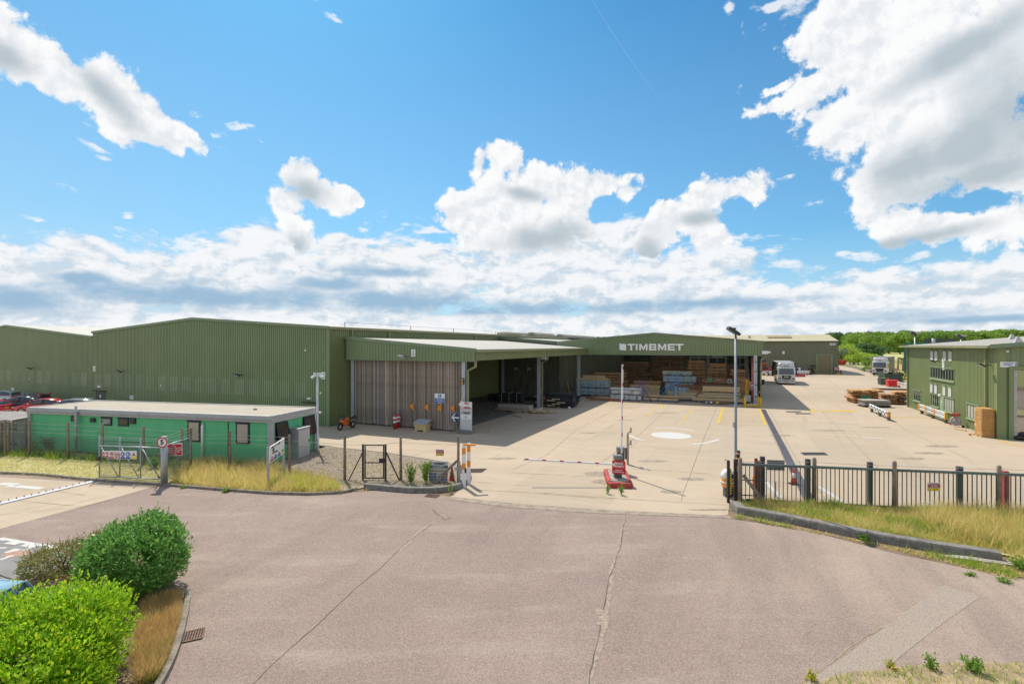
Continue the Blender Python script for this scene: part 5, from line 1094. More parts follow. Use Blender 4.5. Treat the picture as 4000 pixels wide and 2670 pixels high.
# lamp post
p = G(2874,1950); hz = ZZ(1312, p.y)
t = thing('lamp_post', 'tall grey tubular lamp post with two floodlights beside the sliding gate', 'lamp post', (p.x, p.y, 0)); hz = ZZ(1312, p.y)
MB().tube([(0,0,0), (0,0,1.2), (0,0,1.3), (0,0,hz)], [.085,.085,.06,.05], 12).build('column', mat('dull_galvanised', (.27,.31,.34), .5, .5, var=.12, scale=4), t); MB().tube([(0,0,hz), (0,0,hz+.14)], .035, 8).build('spigot', M_dark, t)
k = MB(); k.box((-.14,0,hz+.24), (.5,.32,.13), M=Matrix.Rotation(R(32), 3, 'Y')); k.build('floodlight', M_dark, t); k = MB(); k.box((.12,.05,hz+.12), (.2,.2,.1), M=Matrix.Rotation(R(40), 3, 'Y')); k.build('floodlight', M_dark, t); MB().bx(-.22,.0,-.05,.05,hz+.3,hz+.37).build('bracket', M_dark, t)
MB().bx(-.12,-.06,-.05,.05,hz-4.1,hz-3.85).build('bracket', M_fascia, t)
# ---- sliding gate and its posts on the right
sg0, sg1 = G(2868,1957), G(4400,2034)
rz = math.atan2(sg1.y-sg0.y, sg1.x-sg0.x); Ls = (sg1-sg0).length
t = thing('sliding_gate', 'long dark sliding gate of thin vertical bars behind the chain link fence', 'gate', sg0, rz); zt = 1.66
M_gate = mat('gate_green_black', (.022,.036,.036), .45, var=.1); M_rail = mat('gate_rail', (.13,.17,.17), .4, .2, var=.15, scale=4)
MB().bx(0, Ls, -.05, .05, zt-.05, zt+.05).build('top_rail', M_rail, t); MB().bx(.5, Ls, -.04, .04, .06, .14).build('bottom_rail', M_gate, t); MB().bx(.25, 1.3, -.02, .02, .95, .99).build('mid_rail', M_gate, t); MB().bx(.25, 1.3, -.02, .02, .28, .32).build('mid_rail', M_gate, t)
pb_ = None; n = 0; x = .3
while x < Ls:
    if pb_ is None: q = pb_ = MB().bx(-.014, .014, -.014, .014, .14, zt-.05).build('bar', M_gate, t)
    else: q = pb_.copy(); COL.objects.link(q)
    q.parent = t; q.location.x = x; x += .172
def gpost(label, px, py, ptop, w, m, capm=None, name='gate_post', cat='gate post'):
    p = G(px, py); h = ZZ(ptop, p.y); t = thing(name, label, cat, p, rz); MB().bx(-w/2, w/2, -w/2, w/2, 0, h).build('post', m, t)
    if capm: MB().bx(-w/2-.004, w/2+.004, -w/2-.004, w/2+.004, h-.22, h+.01).build('cap', capm, t)
    return t, h
M_chip = mat('chipped_paint', (.05,.06,.065), .5, var=.2, spots=.8, spotcol=(.42,.43,.42), spotscale=6)
gpost('dark chipped guide post, leftmost of the four behind the long gate', 2978, 1950, 1783, .17, M_gate, M_chip)
gpost('dark chipped guide post, second of the four behind the long gate', 3155.5, 1962, 1793, .17, M_gate, M_chip)
gpost('dark chipped guide post, third of the four behind the long gate', 3398, 1977, 1805, .16, M_gate, M_chip)
gpost('dark chipped guide post, rightmost of the four behind the long gate', 3748, 1993, 1822, .17, M_gate, M_chip)
M_rp = mat('dull_red_post', (.27,.055,.04), .55, var=.12, scale=3)
gpost('taller of two dull red posts behind the left end of the sliding gate', 2953, 1953, 1789, .11, M_rp); gpost('shorter of two dull red posts behind the left end of the sliding gate', 2963, 1955, 1799, .13, M_rp)
gpost('bright red post at the far right behind the sliding gate', 3926, 1997, 1839, .19, mat('red_post', (.42,.04,.05), .5, var=.1))
t, h = gpost('black gate end post with a yellow and black striped edge', 2845, 1962, 1797, .11, M_dark)
for i in range(10): k = MB(); z = .38+i*.112; k.add([(.062,-.058,z), (.115,-.058,z+.045), (.115,-.058,z+.1), (.062,-.058,z+.055)], [(0,1,2,3)]); k.build('stripe', BY, t)
MB().bx(.058, .118, -.057, -.03, .33, 1.5).build('edge', M_dark, t); k = MB(); k.tube([(-.12,0,h), (-.12,0,h+.07)], .03, 8); k.build('knob', M_beige, t)
t, h = gpost('black double post carrying two orange sensor heads beside the lamp post', 2872, 1958, 1793, .12, M_dark); MB().bx(.1,.18,-.05,.05,0,h).build('post', M_dark, t)
for z in (h+.02, h+.24): MB().bx(.03, .2, -.1, .08, z, z+.05).build('sensor_head', mat('pale_orange', (.72,.34,.18), .5), t); MB().bx(.06, .19, -.04, .06, z-.12 if z < h+.1 else z-.16, z).build('bracket', M_dark, t)
MB().bx(.06,.2,-.05,.05,h+.29,h+.4).build('sensor_box', M_barg, t)
t, h = gpost('grey sheet sign plate seen from behind beyond the sliding gate bars', 3030, 1940, 1880, .04, M_fascia, name='sign', cat='sign'); p = t.location; MB().bx(-.37,.37,-.02,.02,ZZ(1835, p.y),ZZ(1796, p.y)).build('plate', mat('sign_back', (.19,.20,.19), .5, .3, var=.08), t)
# white and yellow reach of the barrier bollard / pump with rounded body
p = G(2846,1938); t = thing('traffic_mirror_bollard', 'rounded white and orange plastic housing half hidden behind the black gate post', 'bollard', p)
k = MB(); k.loft([[(x*s-.02, y*s, z) for x, y in rrect(.62, .5, .2)] for z, s in ((.38,.4),(.46,.8),(.62,1.0),(.80,1.02),(.88,.96))]); k.build('lower_shell', mat('orange_plastic', (.80,.36,.05), .35, var=.05), t)
k = MB(); k.loft([[(x*s-.02, y*s, z) for x, y in rrect(.62, .5, .2)] for z, s in ((.86,1.0),(1.0,.98),(1.12,.86),(1.22,.6),(1.25,.3))]); k.build('upper_shell', M_white, t)
MB().loft([[(x*s-.02, y*s, z) for x, y in rrect(.64, .52, .2)] for z, s in ((.62,.6),(.64,1.01),(.72,1.02),(.74,.6))]).build('white_band', M_white, t)
MB().bx(-.06,.2,-.275,-.26,.9,1.08).build('screen', M_glassd, t); MB().bx(-.2,.2,-.15,.15,0,.42).build('pedestal', M_barg, t)
p = G(2948,1935); t = thing('warning_lamp', 'orange block lamp glimpsed between the red posts behind the gate', 'lamp', p); MB().bx(-.05,.05,-.05,.05,0,.45).build('stem', M_dark, t); MB().loft([[(x, y, z) for x, y in rrect(.2*s, .16*s, .05*s)] for z, s in ((.42,.8),(.5,1),(.85,1),(.9,.8))]).build('lens', mat('orange_plastic', (0,0,0)), t)
# camera mast beside the cabin
p = G(1240,1762); hz = ZZ(1457, p.y); t = thing('camera_mast', 'white camera mast with three cameras beside the right end of the green cabin', 'camera mast', p)
MB().tube([(0,0,0), (0,0,1.05), (0,0,1.12), (0,0,hz)], [.11,.11,.065,.06], 12).build('column', mat('mast_white', (.66,.68,.68), .5, var=.08, scale=2, spots=.3, spotcol=(.45,.46,.40), spotscale=2), t); MB().bx(-.28,.28,-.04,.04,hz-.04,hz+.02).build('crossbar', M_white, t)
def camera(x, z, ang, tl):
    MB().bar((x,0,z), (x,0,z-.1), .05).build('bracket', M_white, t); d = Vector((math.sin(ang)*math.cos(tl), -math.cos(ang)*math.cos(tl), -math.sin(tl))); c = Vector((x,0,z-.16)); ca_ = MB().bar(c-d*.1, c+d*.26, .12, .12).build('camera', M_white, t)
    MB().bar(c+d*.261, c+d*.27, .08, .08).build('lens', M_dark, ca_)
camera(-.2, hz, R(-50), R(35)); camera(.18, hz, R(60), R(25)); camera(.02, ZZ(1600, p.y), R(75), R(5))
# ------------------------------------------------------------------ timber and things about the yard
def wood(name, cols, **kw): return mat(name, cols[0], .85, island=cols, **kw)
W_tan = wood('fresh_timber', [(.66,.45,.24),(.76,.55,.32),(.56,.36,.18),(.72,.50,.27)])
W_pale = wood('pale_timber', [(.58,.47,.29),(.66,.55,.36),(.50,.39,.23)])
W_brown = wood('brown_timber', [(.45,.26,.14),(.54,.33,.18),(.36,.20,.11),(.48,.28,.15)])
W_dark = wood('dark_timber', [(.24,.14,.09),(.30,.18,.11),(.17,.10,.07)])
W_red = wood('reddish_timber', [(.30,.14,.09),(.36,.18,.11),(.24,.11,.075)])
W_black = wood('black_wrapped_timber', [(.025,.026,.03),(.04,.042,.048),(.015,.016,.02)])
W_orange = wood('sawn_oak', [(.58,.33,.15),(.66,.42,.22),(.46,.24,.10),(.62,.38,.18)])
W_grey = wood('silvered_timber', [(.36,.33,.29),(.44,.41,.37),(.28,.25,.22)])
M_wrapb = mat('blue_grey_wrap', (.42,.53,.58), .4, var=.10, scale=1.5, stretch=(1,1,3), bump=.03, bscale=5)
M_wrapw = mat('white_wrap', (.62,.65,.68), .45, var=.12, scale=1.5, bump=.03, bscale=5)
M_wrapg = mat('grey_wrap', (.44,.50,.48), .45, var=.12, scale=1.5, bump=.03, bscale=5)
M_strap = mat('dark_strap', (.04,.05,.055), .5)
M_wstrap = mat('white_strap', (.66,.64,.58), .5)
def span(x0, x1, a):
    r0, _ = RA(x0, a); r1, _ = RA(x1, a); return r0, r1, RA((x0+x1)/2, a)[1]
def pack(label, x0, x1, y0, y1, a, m, depth=1.15, wrap=False, floor=False, straps=0, endm=None, grp='timber packs in the shed', jit=.06, z=None, bearers=True, lay=.075, cat='timber pack', name='timber_pack'):
    """bundle of boards whose long face is seen between columns x0, x1 and rows y0, y1 of the photograph"""
    r0, r1, Y = span(x0, x1, a); zb, zt = ZZ(y1, Y), ZZ(y0, Y)
    if floor or zb < .25: zb = 0
    if z is not None: zb, zt = z
    L = r1-r0; hb = .11 if bearers and zt-zb > .25 else 0
    t = site(name, label, cat, (r0+r1)/2, a, zb, random.uniform(-.012,.012), grp)
    if hb:
        for x in (-L*.36, 0, L*.36): MB().bx(x-.05, x+.05, .02, depth-.02, 0, hb).build('bearer', W_tan, t)
    h = zt-zb-hb
    if wrap:
        k = MB(); k.loft([[(x, y, zz) for y, zz in ((.0,hb+.04),(.0,hb+h-.05),(.05,hb+h),(depth-.05,hb+h),(depth,hb+h-.05),(depth,hb+.04))] for x in (-L/2, -L/2+.04, L/2-.04, L/2)], False); k.build('wrapping', m, t)
    else:
        n = max(1, round(h/lay)); k = MB(); nb = max(2, round(depth/.28))
        for i in range(n):
            z0, z1 = hb+h*i/n, hb+h*(i+1)/n-.008
            for b in range(nb):
                if 0 < b < nb-1 and i < n-1: continue
                y0_, y1_ = depth*b/nb+.004, depth*(b+1)/nb-.004
                k.bx(-L/2+random.uniform(-jit,jit), L/2+random.uniform(-jit,jit), y0_+random.uniform(-.012,.012), y1_, z0, z1)
            if n > 1 and i < n-1: k.bx(-L/2+.03, L/2-.03, depth/nb, depth-depth/nb, z0, z1)
        k.build('boards', m, t, kind='stuff')
        if endm: MB().bx(L/2+.02, L/2+.05, .02, depth-.02, hb+.02, hb+h-.02).build('painted_end', endm, t)
    for i in range(straps):
        x = -L/2+L*(i+.6)/(straps+.2); MB().bx(x-.02, x+.02, -.03, depth+.02, hb-.01, hb+h+.02).build('strap', M_strap if wrap else M_wstrap, t)
    t['half'] = L/2
    return t
def printed(t, s, n, z, sz, m, y=-.012):
    L = t['half']*2
    for i in range(n): text(s, sz, t, (-L/2+L*(i+.5)/n, y, z), m, ext=.001)
T = lambda x, y: (2220+x/5.8725, 1440+y/5.8725)
a = 67.4
t1 = pack('lower of two blue grey wrapped timber packs behind the left shed column', 2252, 2377, 1516, 1546, a, M_wrapb, 1.3, True, True, 4)
t2 = pack('upper of two blue grey wrapped timber packs behind the left shed column', 2252, 2377, 1484.5, 1515.5, a, M_wrapb, 1.3, True, False, 4)
M_tg = mat('print_green', (.03,.25,.14), .5); M_tr = mat('print_red', (.55,.05,.08), .5)
for t in (t1, t2): printed(t, 'Thermowood', 3, .5, .2, M_tg); [MB().bx(t['half']*(-.62+.55*i), t['half']*(-.55+.55*i), -.012, -.008, .42, .6).build('emblem', M_tr, t) for i in range(3)]
pack('thin layer of tan boards lying on the blue grey wrapped packs', 2252, 2374, 1477, 1484, a, W_tan, 1.2, bearers=False)
pack('small bundle of tan boards with white straps topmost above the blue grey packs', 2277, 2360, 1466, 1476.5, a+.1, W_tan, .9, straps=2, bearers=False)
for i, (x0, x1, y0, y1) in enumerate(((2322,2441,1456,1465.5),(2326,2441,1466,1475),(2330,2434,1476,1485),(2340,2446,1486,1497.5),(2340,2447,1498.5,1513))):
    pack(('topmost','second from the top','middle','fourth from the top','bottom')[i]+' brown pack in the stack behind the blue grey wrapped packs', x0, x1, y0, y1, 72, W_brown, 1.2, floor=(i == 4))
for i in range(6):
    y0 = 1415+11.6*i; pack(('topmost','second','third','fourth','fifth','lowest')[i]+' dark pack of the shadowy stack left of the shed centre, counted from the top', 2431+random.uniform(-3,3), 2530+(0,4,-6,-3,8,6)[i], y0, y0+10.9, 84, W_dark, 1.3, floor=(i == 5))
for i in range(5):
    y0 = 1391+11.2*i; pack(('topmost','second','third','fourth','lowest')[i]+' almost black pack in the stack deep inside the shed, counted from the top', 2546, 2610+(70,60,10,0,0)[i], y0, y0+10.4, 97, W_dark, 1.3, floor=(i == 4))
for i, (x0, x1, y0, y1) in enumerate(((2607,2672,1411,1419.5),(2607,2674,1420,1428),(2609,2672,1429,1436),(2579,2680,1437,1448.5))):
    pack(('topmost','second','third','lowest')[i]+' dark brown pack from the top behind the rounded grey wrapped pack', x0, x1, y0, y1, 80, W_dark, 1.2, floor=(i == 3))
pack('mixed brown pack with a pale top board left of the small purple stairs', 2474, 2579, 1489, 1503, 72, W_brown, 1.2, floor=False)
pack('dark lower pack under the mixed brown pack left of the purple stairs', 2476, 2575, 1503.5, 1512, 72, W_dark, 1.2, floor=True)
pack('ragged layer of tan boards on top of the green ended pack', 2465, 2568, 1504, 1508, 69, W_tan, 1.0, bearers=False, jit=.4)
pack('big tan pack with green painted ends behind the purple stairs', 2460, 2577, 1508.5, 1544, 69, W_tan, 1.2, floor=True, endm=mat('green_end_paint', (.02,.25,.14), .6), straps=0)
e1 = pack('lower white wrapped pack with dark straps in front of the shed', 2386, 2503, 1542.5, 1566, 63.2, M_wrapw, 1.2, True, True, 4)
e2 = pack('torn white wrapped pack in a wooden frame, upper of the two white packs', 2387, 2502, 1522, 1542, 63.2, M_wrapw, 1.2, True, False, 2)
L = e2['half']
for p, q in (((-L,-.04,.05),(-L*.45,-.04,.16)), ((-L*.4,-.04,.62),(-L*.98,-.04,.55)), ((L*.35,-.04,.1),(L*.98,-.04,.0)), ((L*.35,-.04,.1),(L*.38,-.04,.62)), ((L*.38,-.04,.55),(L*.98,-.04,.66)), ((L*.97,-.04,0),(L*.97,-.04,.66)), ((-L*.98,-.04,.05),(-L*.98,-.04,.6))): MB().bar(p, q, .08, .05).build('frame_board', W_brown, e2)
[disc(e1, -.2+1.6*i, .38, .16, M_blk, -.012, 'emblem', 14, rin=.09) for i in range(2)]
pack('sheet of grey wrap and boards lying on the torn white pack', 2384, 2504, 1516, 1522, 63.2, M_wrapw, 1.25, True, bearers=False)
# loose boards before the shed
def loose(label, x0, y0, x1, y1, w, m, n, sp, z=.02, h=.06, grp='loose boards on the ground', name='board_pile', cat='boards'):
    p, q = G(x0, y0), G(x1, y1); d = (q-p); c = (p+q)/2; t = thing(name, label, cat, (c.x, c.y, 0), math.atan2(d.y, d.x), grp); L = d.length
    for i in range(n):
        k = MB(); dz = z+h*(i % 3)*1.02; yy = random.uniform(-sp, sp); o = random.uniform(-.2, .2)*L*.5
        k.box((o, yy, dz+h/2), (L*random.uniform(.75,1), w, h), random.uniform(-.03,.03)); k.build('board', m, t)
    return t
loose('dark brown boards heaped in front of the blue grey wrapped packs', 2300, 1556, 2400, 1550, .22, W_dark, 6, .5, h=.09)
loose('orange tan boards lying in front of the blue grey packs', 2330, 1557, 2432, 1563, .2, W_tan, 6, .25, .15)
loose('reddish brown boards nearest the yard in front of the blue grey packs', 2292, 1561, 2425, 1567, .22, W_red, 7, .25, h=.09)
loose('dark blue wrapped length of timber at the left of the loose boards', 2290, 1553, 2318, 1556, .25, mat('dark_blue_wrap', (.02,.04,.16), .5), 1, .01, h=.16)
pack('tan pack with a green end at the foot of the blue stairs, upper of two', 2514, 2652, 1545.5, 1553.5, 63.8, W_tan, 1.1)
pack('tan pack with a green end at the foot of the blue stairs, lower of two', 2512, 2648, 1554, 1570, 63.8, W_tan, 1.1, floor=True, endm=mat('green_end_paint', (0,0,0)), straps=0)
for i, (x0, x1, y0, y1) in enumerate(((2687,2752,1409,1421.5),(2686,2757,1423,1434),(2685,2757,1435,1445.5),(2690,2757,1446.5,1452.5),(2704,2757,1453.5,1465.5),(2704,2757,1466.5,1478),(2704,2757,1479,1492),(2704,2757,1493,1512))):
    pack(('topmost','second','third','thin fourth','fifth','sixth','seventh','lowest')[i]+' brown pack of the tall stack at the shed centre, counted from the top', x0, x1, y0, y1, 74, W_brown, 1.2, floor=(i == 7))
for i, (x0, x1, y0, y1) in enumerate(((2771,2836,1420,1424.5),(2772,2836,1425,1436),(2769,2836,1437,1449.5),(2765,2839,1450.5,1461),(2765,2839,1462,1470),(2761,2837,1470.5,1479),(2765,2837,1480,1500))):
    pack(('thin topmost','second','third','fourth','fifth','sixth','lowest')[i]+' brown pack of the stack right of the shed centre, counted from the top', x0, x1, y0, y1, 73, W_brown, 1.2, floor=(i == 6))
for i, (x0, x1, y0, y1, a) in enumerate(((2838,2887,1425,1433,78),(2840,2887,1434,1443,78),(2856,2924,1443,1458,72),(2850,2925,1459,1467,72),(2864,2927,1468,1481,72))):
    pack(('back upper','back lower','tallest front','middle front','lowest front')[i]+' brown pack of the stack behind the lamp post inside the shed', x0, x1, y0, y1, a, W_brown if i > 1 else W_red, 1.2, floor=(i in (1, 4)))
kp = pack('long reddish brown pack with white stencilled print and two round labels', 2742, 2880, 1479.5, 1498, 69.5, W_red, 1.3, floor=False, lay=.3)
[MB().bx(-.55+.1*i, .35-.1*i, -.03, -.02, .56-.1*i, .60-.1*i).build('stencil_line', mat('stencil_white', (.55,.50,.48), .6), kp) for i in range(3)]; MB().bx(-.2, .0, -.03, -.02, .12, .30).build('emblem', M_tr, kp); disc(kp, kp['half']-.9, .36, .3, mat('teal_label', (.30,.48,.50), .5), -.03); disc(kp, kp['half']-.9, .36, .12, M_dark, -.04); MB().bx(-kp['half']+.7, -kp['half']+1.2, -.03, -.02, .2, .7).build('label', mat('green_label', (.10,.35,.16), .5), kp)
pack('dark pack under the stencilled reddish brown pack', 2735, 2878, 1499, 1507, 69.5, W_dark, 1.3, floor=True)
pack('brown pack beside the right end of the stencilled pack, upper', 2881, 2926, 1481.5, 1494, 69.6, W_brown, 1.2); pack('brown pack beside the right end of the stencilled pack, lower', 2881, 2926, 1495, 1508, 69.6, W_brown, 1.2, floor=True)
g1_ = pack('rounded grey wrapped pack topmost above the blue stairs', 2588, 2703, 1450, 1467.5, 71, M_wrapg, 1.2, True); [MB().bx(-g1_['half']+.5+1.3*i, -g1_['half']+1.3+1.3*i, -.012, -.008, .22+.1*q, .26+.1*q).build('print_line', M_tg, g1_) for i in range(3) for q in (0, 1)]
g2_ = pack('blue grey wrapped pack second in the stack above the blue stairs', 2591, 2719, 1468.5, 1495, 71, M_wrapb, 1.2, True, False, 4); printed(g2_, 'Thermowood', 3, .5, .17, M_tg)
pack('blue grey wrapped pack third in the stack behind the blue stairs', 2599, 2710, 1496, 1524, 71, M_wrapb, 1.2, True, True, 3)
pack('brown pack with two white labels behind the right leg of the blue stairs', 2634, 2707, 1502, 1511.5, 68.5, W_red, 1.0)
pack('small blue grey wrapped pack under the labelled brown pack', 2637, 2692, 1512, 1530, 68.5, M_wrapb, 1.0, True, True, 3)
for i, (x0, x1, y0, y1, m) in enumerate(((2690,2745,1508,1514,W_dark),(2693,2746,1515,1521,W_red),(2690,2745,1522,1533,W_brown))):
    pack(('upper','middle','lower')[i]+' short dark pack left of the big honey coloured pack', x0, x1, y0, y1, 68, m, 1.2, floor=(i == 2))
pack('big honey coloured pack with two white straps behind the lamp post', 2744, 2889, 1511, 1533, 66.6, W_tan, 1.2, straps=2, lay=.1)
for i, (x0, x1, y0, y1) in enumerate(((2745,2890,1534,1540.5),(2731,2872,1541,1546.5),(2722,2889,1547,1556))):
    pack(('upper','middle','lower')[i]+' thin layer of pale boards below the big honey coloured pack', x0, x1, y0, y1, 66.4, W_pale, 1.3, jit=.15)
pack('lowest long tan pack along the front of the shed right of centre', 2704, 2906, 1556.5, 1578, 65.9, W_tan, 1.3, floor=True, lay=.09)
for i, (x0, x1, y0, y1) in enumerate(((2605,2723,1531.5,1539),(2612,2721,1540,1549))):
    pack(('upper','lower')[i]+' layer of pale planks behind the foot of the blue stairs', x0, x1, y0, y1, 67, W_pale, 1.2, jit=.2, floor=(i == 1))
dp = pack('low dark pack with pale top board and small labels nearest the yard', 2748, 2842, 1567, 1581, 63.4, W_dark, 1.0, floor=True)
for x, m in ((-1.1, M_wrapb), (-.6, M_white), (.1, BY)): MB().bx(x, x+.25, -.03, -.02, .12, .34).build('label', m, dp)
loose('plank leaning up against the labelled pack beside the blue stairs', 2656, 1549, 2700, 1545, .2, W_brown, 1, 0, h=.08, name='leaning_plank', cat='plank').rotation_euler.y = R(-24)
bpy.data.objects['leaning_plank'].location.z = .72
p = G(2905, 1527); t = thing('offcut_pile', 'pile of dark offcuts beside the corner column of the shed', 'offcuts', p)
for i in range(16): k = MB(); k.box((random.uniform(-.8,.8), random.uniform(-.5,.5), .08+.04*i*random.random()), (random.uniform(.5,1.3),.12,.05), random.uniform(0,3)); k.build('offcut', W_dark if i % 3 else W_tan, t)
# steel racking at the back of the shed
for i, (x0, x1) in enumerate(((2695,2762),(2768,2835),(2868,2915))):
    r0, r1, Y = span(x0, x1, 96); t = site('steel_rack', ('left','middle','right')[i]+' tall steel storage rack at the back of the timber shed', 'rack', (r0+r1)/2, 96, 0, 0, 'steel racks in the shed'); L = r1-r0
    for x in (-L/2, 0, L/2):
        for y in (0, 1.4): MB().bx(x-.07, x+.07, y, y+.1, 0, 5.9).build('upright', M_galv, t)
    for z in (2.3, 3.5, 4.7):
        for y in (0, 1.4): MB().bx(-L/2, L/2, y-.04, y, z, z+.14).build('beam', M_galv, t)
    for x in (-L/2, 0, L/2): MB().bar((x,0,3.6), (x,1.4,4.6), .05).build('lattice', M_galv, t)
    if i == 1: MB().bx(-L*.3, L*.3, .05, 1.3, 4.86, 5.5).build('board_stack', W_grey, t)
# mobile stairs
def stairs(label, px, py, ptop, w, run, m, d):
    p = G(px, py); t = thing('mobile_stairs', label, 'mobile stairs', p, -TH, 'mobile stairs before the shed'); h = ZZ(ptop, p.y); pl = h-1.0
    for y in (0, w):
        MB().tube([(-run*d,y,.15), (0,y,pl)], .03, 6).build('stringer', m, t); MB().tube([(-run*d*.8,y,1.15), (-.05*d,y,h), (.55*d,y,h), (.6*d,y,h-.15), (.6*d,y,.1)], .022, 6).build('handrail', m, t)
        MB().tube([(0,y,pl), (0,y,.1)], .025, 6).build('leg', m, t); MB().tube([(-run*d,y,.15), (.6*d,y,.15)], .025, 6).build('base_rail', m, t); MB().tube([(-.0,y,pl), (0,y,h)], .018, 5).build('rail_post', m, t); MB().tube([(0,y,pl+.5), (.6*d,y,pl+.5)], .018, 5).build('mid_rail', m, t)
        MB().tube([(0,y,pl*.5), (.6*d,y,pl*.5)], .018, 5).build('brace', m, t)
        for x in (-run*d*.95, .55*d): MB().cyl((x, y, .09), .09, .05, 10, 'Y').build('castor', M_dark, t)
    n = max(4, int(pl/.24))
    for i in range(1, n): f = i/n; MB().box((-run*d*(1-f), w/2, .15+(pl-.15)*f), (.16,w,.03)).build('tread', m, t)
    MB().bx(min(0,.6*d), max(0,.6*d), 0, w, pl-.02, pl+.02).build('platform', m, t)
    for x in (0, .6*d): MB().tube([(x,0,h), (x,w,h)], .018, 5).build('end_rail', m, t)
M_stb = mat('stairs_blue', (.03,.20,.62), .45, var=.08); M_stp = mat('stairs_violet', (.12,.12,.48), .45, var=.08)
stairs('smaller violet blue mobile stairs on castors before the green ended pack', 2512, 1566, 1489, .7, 1.0, M_stp, -1)
stairs('larger bright blue mobile stairs climbing to the right before the shed', 2629, 1571, 1463, .75, 1.9, M_stb, 1)
# around the right hand shed column
def no_entry(label, x0, x1, y0, y1, p, pole=True):
    z0, z1 = ZZ(y1, p.y), ZZ(y0, p.y); w = (x1-x0)/F*p.y; t = thing('no_entry_sign', label, 'sign', (p.x, p.y, z0), 0, 'faded no entry signs'); h = z1-z0
    k = MB(); k.prof([(-w/2,h*.12),(-w*.2,0),(w*.2,0),(w/2,h*.12),(w/2,h),(-w/2,h)], -.015, .015); k.build('plate', mat('faded_pink', (.66,.30,.33), .5, var=.06, scale=2), t)
    disc(t, 0, h*.52, w*.45, M_blk, -.02, 'ring', 24, rin=w*.40); disc(t, 0, h*.52, w*.39, mat('faded_rose', (.60,.19,.23), .5), -.018, 'roundel', 24); MB().bx(-w*.33, w*.33, -.03, -.024, h*.47, h*.60).build('bar', BS, t); text('NO ENTRY', w*.15, t, (0, -.03, h*.27), BS)
    return t
cp = W(2.05, 65.1); sp_ = G(2939, 1575)
t = thing('fire_main', 'faded red water pipe running up beside the right hand shed column', 'pipe', sp_); M_pink = mat('faded_red_pipe', (.52,.16,.15), .55, var=.1, scale=2)
MB().tube([(0,0,.2), (0,0,5.55)], .13, 10).build('pipe', M_pink, t); MB().tube([(0,0,1.15), (.6,0,1.15), (.6,0,.95)], .07, 8).build('branch', M_pink, t); MB().cyl((0,0,1.5), .2, .08, 10).build('flange', M_pink, t); MB().tube([(-.45,0,0), (-.45,0,.9), (0,0,.9)], .06, 8).build('branch', M_pink, t); MB().cyl((.85,0,1.35), .16, .05, 10, 'Y').build('valve_wheel', M_pink, t)
no_entry('faded pink no entry sign fixed to the pipe beside the right hand shed column', 2928, 2955, 1489, 1521, sp_+Vector((-.05,-.25,0)))
r_, Y_ = RA(3267, 142.4); no_entry('faded pink no entry sign at the right corner of the far warehouse', 3257, 3277, 1431, 1447, W(r_, 141.9))
p = G(2933, 1578); t = thing('guard_post', 'dark guard post with a yellow foot beside the right hand shed column', 'post', W(1.15, 66.5)); MB().bx(-.13,.13,-.13,.13,0,5.7).build('post', M_barg, t); MB().bx(-.14,.14,-.14,.14,.3,2.9).build('yellow_sleeve', M_yel, t)
gp_ = G(2941, 1590); t = thing('column_guard', 'bright yellow steel guard rails round the foot of the right hand shed column', 'guard rail', gp_, -TH*.3)
for x in (-.86, .82): MB().bx(x-.1, x+.1, -.1, .1, 0, 1.12).build('upright', M_yel, t)
MB().bx(-.8, .8, -.08, .05, .08, .28).build('rail', M_yel, t); MB().bx(.72, .88, .6, .75, 0, 1.15).build('upright', M_yel, t); MB().bx(-.6,.6,-.2,.4,.28,.34).build('board', W_pale, t)
t = thing('control_box', 'pale grey control box on two posts left of the yellow column guard', 'box', G(2919, 1582)); MB().bx(-.36,.36,-.12,.12,.45,1.15).build('box', M_fascia, t)
for x in (-.3,.2): MB().bx(x-.03,x+.03,-.03,.03,0,.45).build('leg', M_rp, t)
t = site('camera_box', 'white box and camera on the right end of the lettered fascia', 'camera', 2.85, 65.0, 5.95); MB().bx(-.12,.5,-.2,-.02,0,.36).build('box', M_white, t); MB().ball((.62,-.15,.2), .14).build('camera', M_white, t)
t = site('green_machine', 'bright green machine glimpsed behind the right hand shed column', 'machine', 1.55, 76); k = MB(); k.prof([(-.7,.4),(.6,.4),(.7,1.5),(.1,2.0),(-.6,1.7)], 0, 1.3); k.build('body', mat('lime_paint', (.10,.62,.06), .45), t)
for x in (-.5,.5): MB().cyl((x, 0, .4), .4, .3, 14, 'Y').build('wheel', M_dark, t)
# ---- against the slatted wall
SW = 34.42
def swall(x, y): r, Y = RA(1300+x/3.136, SW); return r, ZZ(1240+y/3.136, Y), Y
for i, (x0, x1, y0, y1) in enumerate(((935,992,1037,1137),(1115,1173,1047,1148),(1272,1331,1053,1157),(1428,1491,1060,1157))):
    r0, z0, Y = swall(x0, y1); r1, z1, Y = swall(x1, y0); w, h = r1-r0, z1-z0
    t = site('chevron_sign', ('leftmost orange and yellow arrowhead sign on the slatted wall','orange and yellow arrowhead sign second from the left on the slatted wall','orange and yellow arrowhead sign below the blue drivers notice','orange and yellow arrowhead sign just above the blue arrow disc')[i], 'sign', r1, SW, z0, 0, 'arrowhead signs on the slatted wall')
    for j, m in enumerate((BR, BY, BR, BY, BR, BY)):
        f = 1-j*.165; k = MB(); k.prof([(-w*f, h/2), (0, h/2-h/2*f), (0, h/2+h/2*f)], -.012-.003*j, .012); k.build('stripe', mat('chevron_orange', (.75,.13,.02), .45) if m is BR else mat('chevron_yellow', (.85,.42,.02), .45), t)
r0, z0, Y = swall(1249, 1048); r1, z1, Y = swall(1373, 932); w, h = r1-r0, z1-z0
